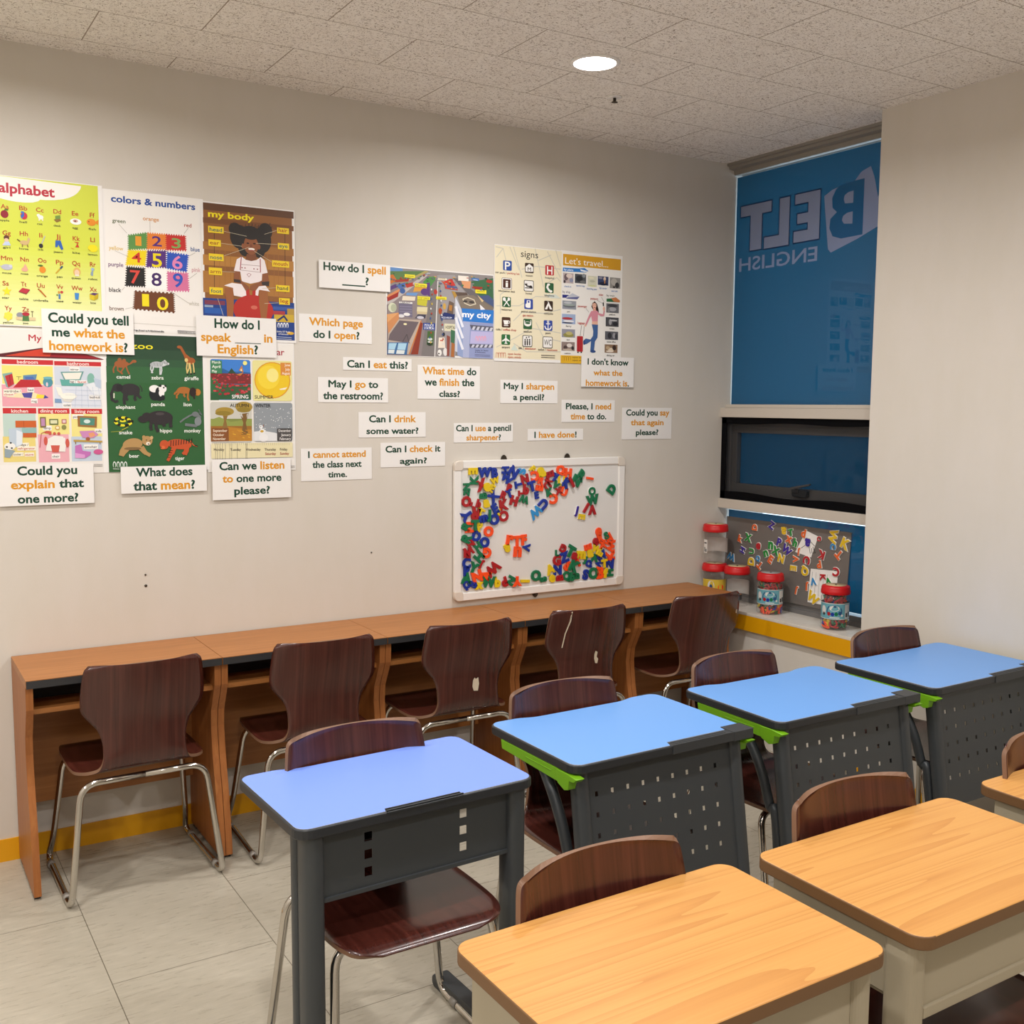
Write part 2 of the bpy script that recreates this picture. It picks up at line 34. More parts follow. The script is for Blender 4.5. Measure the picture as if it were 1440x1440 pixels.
'colors':[["R",81,[[-28900,23162],[-25688,18278]]],["T",[[82,"colors & numbers"]],[[-28684,22775],[-25795,22774]],232,2],["P",83,[[-28146,21669],[-28142,21711],[-28110,21718],[-28099,21679],[-28067,21686],[-28063,21728],[-28031,21735],[-28020,21696],[-27988,21703],[-27984,21745],[-27952,21752],[-27940,21714],[-27909,21721],[-27905,21763],[-27873,21770],[-27861,21731],[-27829,21738],[-27825,21780],[-27793,21787],[-27782,21748],[-27750,21755],[-27746,21797],[-27714,21804],[-27702,21766],[-27670,21773],[-27666,21815],[-27634,21822],[-27622,21783],[-27590,21790],[-27586,21832],[-27554,21839],[-27542,21801],[-27526,21820],[-27485,21819],[-27485,21791],[-27526,21778],[-27525,21750],[-27484,21748],[-27484,21720],[-27525,21708],[-27525,21680],[-27484,21678],[-27483,21650],[-27524,21638],[-27524,21610],[-27483,21608],[-27483,21580],[-27523,21568],[-27523,21539],[-27482,21538],[-27482,21509],[-27523,21497],[-27522,21469],[-27481,21467],[-27481,21439],[-27522,21427],[-27521,21399],[-27480,21397],[-27480,21369],[-27521,21356],[-27521,21328],[-27480,21326],[-27479,21298],[-27520,21286],[-27505,21275],[-27513,21232],[-27546,21229],[-27554,21269],[-27587,21265],[-27595,21223],[-27628,21219],[-27636,21259],[-27669,21256],[-27677,21213],[-27709,21210],[-27718,21250],[-27750,21246],[-27758,21204],[-27791,21200],[-27799,21240],[-27832,21237],[-27839,21194],[-27872,21191],[-27880,21231],[-27913,21227],[-27921,21185],[-27953,21181],[-27961,21221],[-27994,21218],[-28002,21176],[-28034,21172],[-28042,21212],[-28074,21208],[-28082,21166],[-28115,21163],[-28123,21203],[-28140,21185],[-28180,21188],[-28180,21213],[-28140,21223],[-28139,21248],[-28179,21250],[-28179,21275],[-28139,21285],[-28138,21310],[-28179,21313],[-28178,21338],[-28138,21348],[-28137,21373],[-28178,21375],[-28177,21400],[-28137,21410],[-28136,21435],[-28177,21437],[-28176,21462],[-28136,21473],[-28136,21498],[-28176,21500],[-28175,21525],[-28135,21535],[-28135,21560],[-28175,21562],[-28174,21587],[-28134,21598],[-28134,21622],[-28174,21625],[-28173,21649],[-28133,21660]]],["P",84,[[-27491,21802],[-27479,21843],[-27447,21844],[-27443,21802],[-27412,21803],[-27400,21844],[-27368,21845],[-27364,21803],[-27333,21804],[-27321,21845],[-27289,21846],[-27285,21804],[-27253,21805],[-27241,21846],[-27209,21847],[-27206,21805],[-27174,21806],[-27162,21848],[-27130,21848],[-27126,21806],[-27094,21807],[-27082,21849],[-27050,21849],[-27046,21807],[-27014,21808],[-27002,21850],[-26970,21850],[-26967,21808],[-26934,21809],[-26922,21851],[-26890,21851],[-26886,21809],[-26868,21823],[-26826,21821],[-26827,21794],[-26868,21783],[-26869,21757],[-26827,21754],[-26827,21727],[-26869,21717],[-26870,21690],[-26828,21687],[-26828,21661],[-26870,21650],[-26870,21623],[-26829,21620],[-26829,21594],[-26871,21583],[-26871,21556],[-26830,21554],[-26830,21527],[-26872,21516],[-26872,21489],[-26831,21487],[-26831,21460],[-26873,21449],[-26873,21422],[-26831,21420],[-26832,21393],[-26873,21382],[-26874,21355],[-26832,21353],[-26833,21326],[-26874,21315],[-26859,21305],[-26869,21263],[-26902,21261],[-26909,21302],[-26942,21300],[-26952,21258],[-26986,21256],[-26992,21297],[-27025,21295],[-27035,21253],[-27069,21251],[-27075,21292],[-27108,21290],[-27118,21248],[-27151,21246],[-27158,21288],[-27191,21286],[-27201,21243],[-27234,21241],[-27240,21283],[-27273,21281],[-27283,21238],[-27316,21237],[-27322,21278],[-27355,21276],[-27366,21234],[-27399,21232],[-27405,21273],[-27437,21271],[-27448,21229],[-27481,21227],[-27487,21268],[-27505,21252],[-27546,21257],[-27544,21285],[-27503,21294],[-27501,21323],[-27542,21327],[-27540,21356],[-27499,21365],[-27498,21393],[-27538,21398],[-27536,21426],[-27495,21436],[-27494,21464],[-27534,21469],[-27533,21497],[-27491,21507],[-27490,21535],[-27530,21540],[-27529,21568],[-27487,21577],[-27486,21606],[-27526,21610],[-27525,21639],[-27484,21648],[-27482,21676],[-27523,21681],[-27521,21709],[-27480,21719],[-27478,21747],[-27519,21752],[-27517,21780],[-27476,21790]]],["P",85,[[-26854,21810],[-26841,21852],[-26807,21852],[-26803,21810],[-26769,21810],[-26756,21852],[-26722,21852],[-26718,21810],[-26684,21811],[-26671,21853],[-26637,21853],[-26633,21811],[-26599,21811],[-26585,21853],[-26551,21853],[-26547,21811],[-26513,21812],[-26500,21854],[-26465,21854],[-26461,21812],[-26427,21812],[-26414,21854],[-26379,21855],[-26375,21812],[-26341,21813],[-26328,21855],[-26293,21855],[-26289,21813],[-26254,21813],[-26241,21855],[-26207,21856],[-26203,21813],[-26182,21827],[-26139,21826],[-26139,21800],[-26181,21788],[-26180,21762],[-26138,21761],[-26137,21735],[-26180,21723],[-26179,21697],[-26137,21696],[-26136,21670],[-26178,21658],[-26178,21632],[-26135,21631],[-26135,21605],[-26177,21593],[-26177,21567],[-26134,21566],[-26134,21540],[-26176,21528],[-26175,21502],[-26133,21501],[-26132,21475],[-26175,21463],[-26174,21437],[-26132,21436],[-26131,21410],[-26173,21398],[-26173,21372],[-26130,21371],[-26130,21345],[-26172,21333],[-26155,21325],[-26167,21282],[-26202,21280],[-26209,21322],[-26244,21320],[-26255,21278],[-26291,21276],[-26297,21318],[-26333,21316],[-26344,21273],[-26379,21272],[-26386,21313],[-26421,21312],[-26432,21269],[-26467,21267],[-26474,21309],[-26509,21307],[-26520,21265],[-26555,21263],[-26562,21305],[-26597,21303],[-26608,21260],[-26643,21259],[-26649,21300],[-26684,21299],[-26696,21256],[-26731,21254],[-26737,21296],[-26772,21294],[-26783,21252],[-26818,21250],[-26824,21292],[-26845,21276],[-26886,21279],[-26886,21307],[-26844,21318],[-26844,21345],[-26885,21348],[-26885,21375],[-26843,21386],[-26843,21414],[-26885,21417],[-26884,21444],[-26842,21455],[-26842,21483],[-26884,21486],[-26883,21513],[-26842,21524],[-26841,21552],[-26883,21554],[-26882,21582],[-26841,21593],[-26840,21620],[-26882,21623],[-26881,21651],[-26840,21662],[-26839,21689],[-26881,21692],[-26881,21719],[-26839,21730],[-26838,21758],[-26880,21760],[-26880,21788],[-26838,21799]]],["P",86,[[-28163,21153],[-28153,21195],[-28122,21197],[-28116,21156],[-28085,21158],[-28075,21200],[-28043,21201],[-28038,21161],[-28006,21162],[-27996,21204],[-27964,21206],[-27959,21165],[-27927,21167],[-27917,21209],[-27885,21211],[-27880,21170],[-27848,21172],[-27838,21213],[-27806,21215],[-27800,21174],[-27769,21176],[-27759,21218],[-27727,21220],[-27721,21179],[-27689,21181],[-27679,21223],[-27647,21225],[-27641,21184],[-27609,21185],[-27599,21227],[-27567,21229],[-27562,21188],[-27544,21205],[-27504,21198],[-27507,21171],[-27549,21165],[-27552,21138],[-27512,21131],[-27516,21104],[-27557,21098],[-27560,21071],[-27521,21064],[-27524,21037],[-27565,21031],[-27569,21004],[-27529,20997],[-27532,20970],[-27574,20964],[-27577,20938],[-27537,20930],[-27541,20903],[-27582,20897],[-27586,20871],[-27546,20863],[-27549,20836],[-27591,20830],[-27594,20804],[-27554,20796],[-27558,20769],[-27599,20763],[-27602,20737],[-27563,20729],[-27566,20702],[-27607,20696],[-27595,20684],[-27606,20642],[-27640,20641],[-27645,20682],[-27679,20681],[-27690,20639],[-27723,20638],[-27729,20680],[-27762,20678],[-27773,20637],[-27806,20635],[-27812,20677],[-27845,20676],[-27856,20634],[-27889,20633],[-27895,20674],[-27928,20673],[-27939,20631],[-27972,20630],[-27977,20671],[-28011,20670],[-28022,20628],[-28055,20627],[-28060,20668],[-28093,20667],[-28104,20625],[-28137,20624],[-28142,20665],[-28175,20664],[-28186,20622],[-28219,20621],[-28225,20662],[-28244,20645],[-28282,20655],[-28278,20681],[-28237,20684],[-28232,20710],[-28270,20720],[-28266,20746],[-28225,20749],[-28220,20775],[-28258,20785],[-28254,20812],[-28213,20815],[-28208,20841],[-28246,20851],[-28242,20877],[-28201,20880],[-28196,20906],[-28234,20916],[-28230,20942],[-28189,20945],[-28184,20971],[-28223,20981],[-28218,21007],[-28177,21011],[-28172,21037],[-28211,21046],[-28206,21073],[-28165,21076],[-28160,21102],[-28199,21112],[-28194,21138],[-28153,21141]]],["P",87,[[-27507,21184],[-27498,21226],[-27466,21229],[-27459,21188],[-27427,21191],[-27418,21233],[-27386,21236],[-27379,21195],[-27347,21197],[-27337,21240],[-27305,21242],[-27298,21201],[-27266,21204],[-27257,21246],[-27225,21249],[-27218,21208],[-27185,21210],[-27176,21253],[-27144,21255],[-27137,21214],[-27105,21217],[-27095,21259],[-27063,21262],[-27056,21221],[-27024,21224],[-27014,21266],[-26982,21269],[-26975,21227],[-26942,21230],[-26933,21273],[-26901,21275],[-26894,21234],[-26876,21251],[-26834,21247],[-26835,21217],[-26877,21206],[-26878,21177],[-26836,21172],[-26837,21143],[-26879,21132],[-26880,21102],[-26838,21098],[-26839,21069],[-26881,21058],[-26882,21028],[-26840,21024],[-26841,20994],[-26883,20984],[-26884,20954],[-26842,20950],[-26843,20920],[-26885,20909],[-26886,20880],[-26844,20875],[-26845,20846],[-26887,20835],[-26888,20805],[-26846,20801],[-26847,20771],[-26889,20761],[-26890,20731],[-26848,20727],[-26849,20697],[-26891,20686],[-26876,20673],[-26887,20631],[-26922,20629],[-26928,20671],[-26963,20669],[-26974,20627],[-27009,20626],[-27015,20667],[-27050,20666],[-27061,20624],[-27095,20622],[-27102,20664],[-27136,20662],[-27147,20620],[-27182,20619],[-27188,20660],[-27223,20659],[-27234,20617],[-27268,20615],[-27274,20657],[-27309,20655],[-27320,20613],[-27355,20612],[-27361,20653],[-27395,20652],[-27406,20610],[-27440,20608],[-27447,20650],[-27481,20648],[-27492,20606],[-27526,20605],[-27532,20646],[-27553,20630],[-27593,20637],[-27590,20666],[-27548,20672],[-27545,20701],[-27585,20708],[-27582,20737],[-27540,20744],[-27537,20772],[-27577,20779],[-27574,20808],[-27533,20815],[-27530,20843],[-27570,20851],[-27567,20879],[-27525,20886],[-27522,20915],[-27562,20922],[-27559,20950],[-27518,20957],[-27515,20986],[-27555,20993],[-27552,21022],[-27510,21029],[-27507,21057],[-27547,21064],[-27544,21093],[-27503,21100],[-27499,21128],[-27539,21135],[-27536,21164],[-27495,21171]]],["P",88,[[-26834,21194],[-26818,21235],[-26781,21233],[-26778,21190],[-26741,21188],[-26725,21229],[-26688,21227],[-26685,21184],[-26648,21182],[-26632,21223],[-26595,21221],[-26592,21178],[-26555,21176],[-26539,21217],[-26501,21215],[-26499,21172],[-26462,21170],[-26445,21212],[-26408,21209],[-26405,21166],[-26368,21164],[-26351,21206],[-26314,21203],[-26311,21161],[-26274,21158],[-26257,21200],[-26220,21198],[-26217,21155],[-26180,21152],[-26163,21194],[-26125,21192],[-26123,21149],[-26098,21162],[-26057,21154],[-26061,21123],[-26104,21117],[-26108,21086],[-26066,21078],[-26070,21048],[-26113,21041],[-26117,21011],[-26076,21002],[-26080,20972],[-26123,20965],[-26127,20935],[-26086,20926],[-26089,20896],[-26133,20890],[-26136,20859],[-26095,20851],[-26099,20820],[-26142,20814],[-26146,20784],[-26105,20775],[-26109,20745],[-26152,20738],[-26156,20708],[-26114,20699],[-26118,20669],[-26162,20663],[-26165,20632],[-26124,20624],[-26128,20593],[-26171,20587],[-26156,20572],[-26174,20530],[-26210,20534],[-26210,20578],[-26246,20582],[-26264,20540],[-26299,20544],[-26300,20587],[-26335,20591],[-26353,20550],[-26389,20554],[-26389,20597],[-26424,20601],[-26442,20560],[-26477,20564],[-26478,20607],[-26513,20611],[-26531,20570],[-26566,20574],[-26566,20617],[-26602,20621],[-26619,20580],[-26655,20584],[-26655,20627],[-26690,20631],[-26708,20590],[-26743,20594],[-26743,20637],[-26778,20641],[-26796,20600],[-26831,20604],[-26831,20647],[-26854,20636],[-26895,20642],[-26894,20670],[-26851,20679],[-26850,20708],[-26891,20713],[-26889,20742],[-26847,20751],[-26845,20779],[-26886,20785],[-26884,20814],[-26842,20822],[-26840,20851],[-26881,20857],[-26879,20885],[-26837,20894],[-26835,20923],[-26876,20928],[-26875,20957],[-26832,20966],[-26831,20994],[-26872,21000],[-26870,21029],[-26828,21037],[-26826,21066],[-26867,21072],[-26865,21100],[-26823,21109],[-26821,21138],[-26862,21143],[-26860,21172],[-26818,21181]]],["P",89,[[-28233,20581],[-28220,20622],[-28190,20622],[-28187,20580],[-28157,20580],[-28145,20621],[-28114,20621],[-28111,20579],[-28081,20579],[-28069,20620],[-28038,20620],[-28035,20578],[-28005,20578],[-27993,20619],[-27962,20619],[-27959,20577],[-27929,20577],[-27916,20618],[-27886,20618],[-27883,20576],[-27852,20576],[-27840,20617],[-27810,20617],[-27806,20575],[-27776,20575],[-27764,20616],[-27733,20616],[-27730,20574],[-27699,20574],[-27687,20616],[-27656,20615],[-27653,20573],[-27635,20587],[-27595,20583],[-27594,20550],[-27635,20538],[-27635,20506],[-27594,20502],[-27594,20469],[-27635,20457],[-27635,20425],[-27594,20421],[-27593,20388],[-27634,20376],[-27634,20343],[-27593,20340],[-27593,20307],[-27634,20295],[-27634,20262],[-27593,20258],[-27592,20226],[-27633,20214],[-27633,20181],[-27592,20177],[-27592,20145],[-27633,20133],[-27633,20100],[-27592,20096],[-27591,20064],[-27632,20051],[-27632,20019],[-27591,20015],[-27591,19982],[-27632,19970],[-27616,19954],[-27627,19912],[-27661,19912],[-27667,19953],[-27701,19953],[-27713,19911],[-27747,19910],[-27752,19952],[-27786,19951],[-27798,19909],[-27832,19908],[-27837,19950],[-27871,19949],[-27883,19907],[-27917,19907],[-27922,19948],[-27956,19947],[-27968,19906],[-28002,19905],[-28007,19946],[-28041,19946],[-28052,19904],[-28086,19903],[-28092,19945],[-28125,19944],[-28137,19902],[-28171,19902],[-28176,19943],[-28210,19942],[-28221,19901],[-28255,19900],[-28260,19941],[-28280,19926],[-28319,19934],[-28316,19968],[-28275,19976],[-28272,20010],[-28311,20018],[-28308,20052],[-28267,20060],[-28264,20093],[-28303,20102],[-28300,20135],[-28259,20144],[-28256,20177],[-28295,20186],[-28292,20219],[-28251,20227],[-28248,20261],[-28287,20269],[-28284,20303],[-28243,20311],[-28240,20345],[-28279,20353],[-28276,20387],[-28235,20395],[-28232,20429],[-28271,20437],[-28268,20470],[-28227,20479],[-28224,20512],[-28263,20521],[-28260,20554],[-28219,20563]]],["P",90,[[-27555,20570],[-27543,20612],[-27510,20613],[-27504,20572],[-27470,20573],[-27459,20615],[-27425,20616],[-27419,20574],[-27385,20575],[-27374,20617],[-27340,20618],[-27334,20577],[-27300,20577],[-27289,20620],[-27255,20621],[-27249,20579],[-27215,20580],[-27203,20622],[-27169,20623],[-27163,20581],[-27129,20582],[-27118,20624],[-27083,20625],[-27078,20584],[-27043,20585],[-27032,20627],[-26998,20628],[-26992,20586],[-26958,20587],[-26946,20629],[-26911,20630],[-26906,20589],[-26885,20603],[-26844,20599],[-26843,20562],[-26885,20548],[-26884,20512],[-26842,20507],[-26842,20471],[-26883,20457],[-26883,20420],[-26841,20416],[-26840,20379],[-26882,20366],[-26881,20329],[-26839,20324],[-26839,20288],[-26881,20274],[-26880,20237],[-26838,20233],[-26838,20196],[-26879,20183],[-26879,20146],[-26837,20141],[-26836,20105],[-26878,20091],[-26877,20054],[-26835,20050],[-26835,20013],[-26877,19999],[-26876,19963],[-26834,19958],[-26834,19921],[-26875,19908],[-26857,19888],[-26873,19846],[-26910,19848],[-26914,19891],[-26951,19893],[-26966,19851],[-27004,19853],[-27007,19895],[-27045,19897],[-27060,19856],[-27097,19858],[-27101,19900],[-27138,19902],[-27153,19860],[-27190,19862],[-27194,19905],[-27231,19907],[-27246,19865],[-27283,19867],[-27287,19909],[-27324,19911],[-27339,19870],[-27376,19872],[-27379,19914],[-27416,19916],[-27431,19874],[-27468,19876],[-27472,19918],[-27509,19920],[-27524,19879],[-27560,19881],[-27564,19923],[-27588,19910],[-27628,19918],[-27626,19951],[-27584,19961],[-27582,19995],[-27622,20002],[-27620,20036],[-27578,20045],[-27576,20079],[-27616,20087],[-27613,20120],[-27572,20130],[-27570,20164],[-27610,20171],[-27607,20205],[-27566,20214],[-27563,20248],[-27604,20256],[-27601,20289],[-27560,20299],[-27557,20333],[-27598,20340],[-27595,20374],[-27554,20383],[-27551,20417],[-27591,20424],[-27589,20458],[-27548,20468],[-27545,20501],[-27585,20509],[-27583,20543],[-27541,20552]]],["P",91,[[-26844,20500],[-26831,20542],[-26795,20542],[-26790,20500],[-26753,20501],[-26741,20543],[-26705,20543],[-26699,20501],[-26663,20501],[-26650,20544],[-26614,20544],[-26609,20502],[-26572,20502],[-26560,20544],[-26523,20545],[-26518,20502],[-26481,20503],[-26469,20545],[-26432,20545],[-26427,20503],[-26390,20503],[-26377,20546],[-26341,20546],[-26335,20504],[-26299,20504],[-26286,20547],[-26249,20547],[-26244,20504],[-26207,20505],[-26194,20547],[-26158,20548],[-26152,20505],[-26130,20519],[-26087,20517],[-26085,20484],[-26127,20470],[-26126,20438],[-26083,20436],[-26081,20404],[-26124,20390],[-26122,20357],[-26079,20355],[-26077,20323],[-26120,20309],[-26118,20277],[-26075,20275],[-26074,20242],[-26116,20228],[-26114,20196],[-26071,20194],[-26070,20161],[-26112,20147],[-26111,20115],[-26068,20113],[-26066,20081],[-26108,20067],[-26107,20034],[-26064,20032],[-26062,20000],[-26105,19986],[-26103,19953],[-26060,19951],[-26058,19919],[-26101,19905],[-26083,19890],[-26095,19847],[-26133,19845],[-26141,19888],[-26180,19886],[-26192,19843],[-26230,19841],[-26238,19884],[-26277,19882],[-26288,19839],[-26327,19837],[-26335,19879],[-26373,19878],[-26385,19835],[-26423,19833],[-26431,19875],[-26470,19874],[-26481,19831],[-26519,19829],[-26527,19871],[-26566,19870],[-26577,19827],[-26615,19825],[-26623,19867],[-26661,19866],[-26673,19823],[-26711,19822],[-26719,19863],[-26757,19862],[-26768,19819],[-26806,19818],[-26814,19859],[-26837,19844],[-26879,19849],[-26879,19883],[-26837,19894],[-26836,19928],[-26878,19933],[-26877,19967],[-26835,19978],[-26835,20012],[-26877,20017],[-26876,20051],[-26834,20063],[-26834,20096],[-26875,20101],[-26875,20135],[-26833,20147],[-26832,20180],[-26874,20186],[-26873,20219],[-26832,20231],[-26831,20264],[-26873,20270],[-26872,20303],[-26830,20315],[-26830,20349],[-26871,20354],[-26871,20387],[-26829,20399],[-26828,20433],[-26870,20438],[-26870,20471],[-26828,20483]]],["P",92,[[-27986,19757],[-27969,19799],[-27916,19799],[-27906,19757],[-27853,19757],[-27836,19799],[-27782,19799],[-27773,19757],[-27719,19757],[-27702,19799],[-27649,19799],[-27639,19757],[-27586,19757],[-27569,19799],[-27515,19799],[-27505,19757],[-27451,19757],[-27434,19799],[-27380,19799],[-27371,19757],[-27317,19757],[-27299,19799],[-27245,19799],[-27235,19757],[-27181,19757],[-27164,19799],[-27110,19799],[-27100,19757],[-27045,19757],[-27028,19799],[-26974,19799],[-26964,19756],[-26909,19756],[-26892,19799],[-26837,19799],[-26827,19756],[-26772,19756],[-26755,19799],[-26700,19799],[-26690,19756],[-26649,19770],[-26606,19768],[-26606,19740],[-26648,19729],[-26647,19702],[-26605,19699],[-26605,19672],[-26647,19661],[-26646,19633],[-26604,19631],[-26603,19604],[-26645,19592],[-26645,19565],[-26603,19563],[-26602,19535],[-26644,19524],[-26644,19497],[-26601,19494],[-26601,19467],[-26643,19456],[-26642,19428],[-26600,19426],[-26600,19398],[-26642,19387],[-26641,19360],[-26599,19357],[-26598,19330],[-26640,19319],[-26640,19292],[-26598,19289],[-26597,19261],[-26639,19250],[-26639,19223],[-26596,19220],[-26596,19193],[-26638,19182],[-26637,19155],[-26595,19152],[-26594,19124],[-26637,19113],[-26619,19103],[-26638,19061],[-26696,19063],[-26706,19106],[-26764,19109],[-26783,19067],[-26841,19069],[-26851,19112],[-26909,19114],[-26928,19072],[-26986,19075],[-26995,19118],[-27053,19120],[-27072,19078],[-27130,19080],[-27139,19123],[-27196,19125],[-27215,19084],[-27273,19086],[-27282,19129],[-27339,19131],[-27358,19089],[-27415,19092],[-27425,19134],[-27482,19136],[-27501,19095],[-27557,19097],[-27567,19140],[-27623,19142],[-27642,19101],[-27699,19103],[-27708,19145],[-27764,19147],[-27783,19106],[-27840,19108],[-27849,19151],[-27905,19153],[-27924,19112],[-27980,19114],[-27989,19156],[-28032,19143],[-28072,19150],[-28069,19175],[-28028,19181],[-28026,19206],[-28066,19213],[-28063,19238],[-28022,19244],[-28020,19269],[-28059,19276],[-28057,19301],[-28016,19307],[-28013,19332],[-28053,19339],[-28051,19364],[-28010,19370],[-28007,19395],[-28047,19402],[-28044,19427],[-28003,19432],[-28001,19458],[-28041,19465],[-28038,19490],[-27997,19495],[-27995,19521],[-28034,19528],[-28032,19553],[-27991,19558],[-27988,19584],[-28028,19590],[-28026,19616],[-27985,19621],[-27982,19647],[-28022,19653],[-28019,19679],[-27978,19684],[-27976,19709],[-28015,19716],[-28013,19741],[-27972,19747]]],["T",[[93,"1"]],[[-27909,21346],[-27706,21356]],337,1],["T",[[87,"2"]],[[-27338,21379],[-27008,21391]],356,1],["T",[[94,"3"]],[[-26668,21367],[-26339,21371]],359,1],["T",[[95,"4"]],[[-28050,20774],[-27727,20768]],353,1],["T",[[96,"5"]],[[-27365,20660],[-27020,20655]],493,1],["T",[[97,"6"]],[[-26664,20650],[-26296,20646]],476,1],["T",[[98,"7"]],[[-28123,20042],[-27777,20042]],467,1],["T",[[99,"8"]],[[-27399,19998],[-27045,20006]],464,1],["T",[[88,"9"]],[[-26650,20008],[-26297,20000]],500,1],["T",[[100,"1"]],[[-27740,19273],[-27502,19256]],441,1],["T",[[100,"0"]],[[-27234,19171],[-26833,19169]],467,1],["T",[[101,"green"]],[[-28663,22069],[-28223,22085]],133,1],["T",[[102,"orange"]],[[-27633,22230],[-27085,22260]],135,1],["T",[[103,"red"]],[[-26204,22146],[-25946,22147]],137,1],["T",[[104,"yellow"]],[[-28807,21131],[-28324,21140]],142,1],["T",[[105,"purple"]],[[-28839,20566],[-28341,20580]],149,1],["T",[[106,"black"]],[[-28845,19697],[-28433,19700]],150,1],["T",[[107,"brown"]],[[-28850,19056],[-28372,19066]],150,1],["T",[[108,"blue"]],[[-25994,21307],[-25667,21310]],154,1],["T",[[109,"pink"]],[[-25973,20585],[-25653,20584]],155,1],["T",[[110,"white"]],[[-26112,19377],[-25741,19374]],155,1],["L",111,[[-28449,22026],[-28189,21743]],11],["L",111,[[-27396,22223],[-27399,21870]],11],["L",111,[[-26063,22113],[-26218,21901]],12],["L",111,[[-28606,21110],[-28141,20931]],10],["L",111,[[-25832,21262],[-26068,21124]],12],["L",111,[[-25791,20544],[-26057,20332]],12],["L",111,[[-28318,19887],[-28412,19769]],11],["L",111,[[-28319,19129],[-28045,19204]],11],["L",111,[[-26110,19447],[-26791,19862]],12],["L",112,[[-29042,18669],[-25680,18604]],11],["T",[[113,"MM Publications, Quality Books & Multimedia"]],[[-28979,18392],[-27021,18376]],53,1],["T",[[114,"www.mmpublications.com"]],[[-26543,18388],[-25902,18375]],39,1],["L",115,[[-26541,18450],[-25901,18438]],19]],
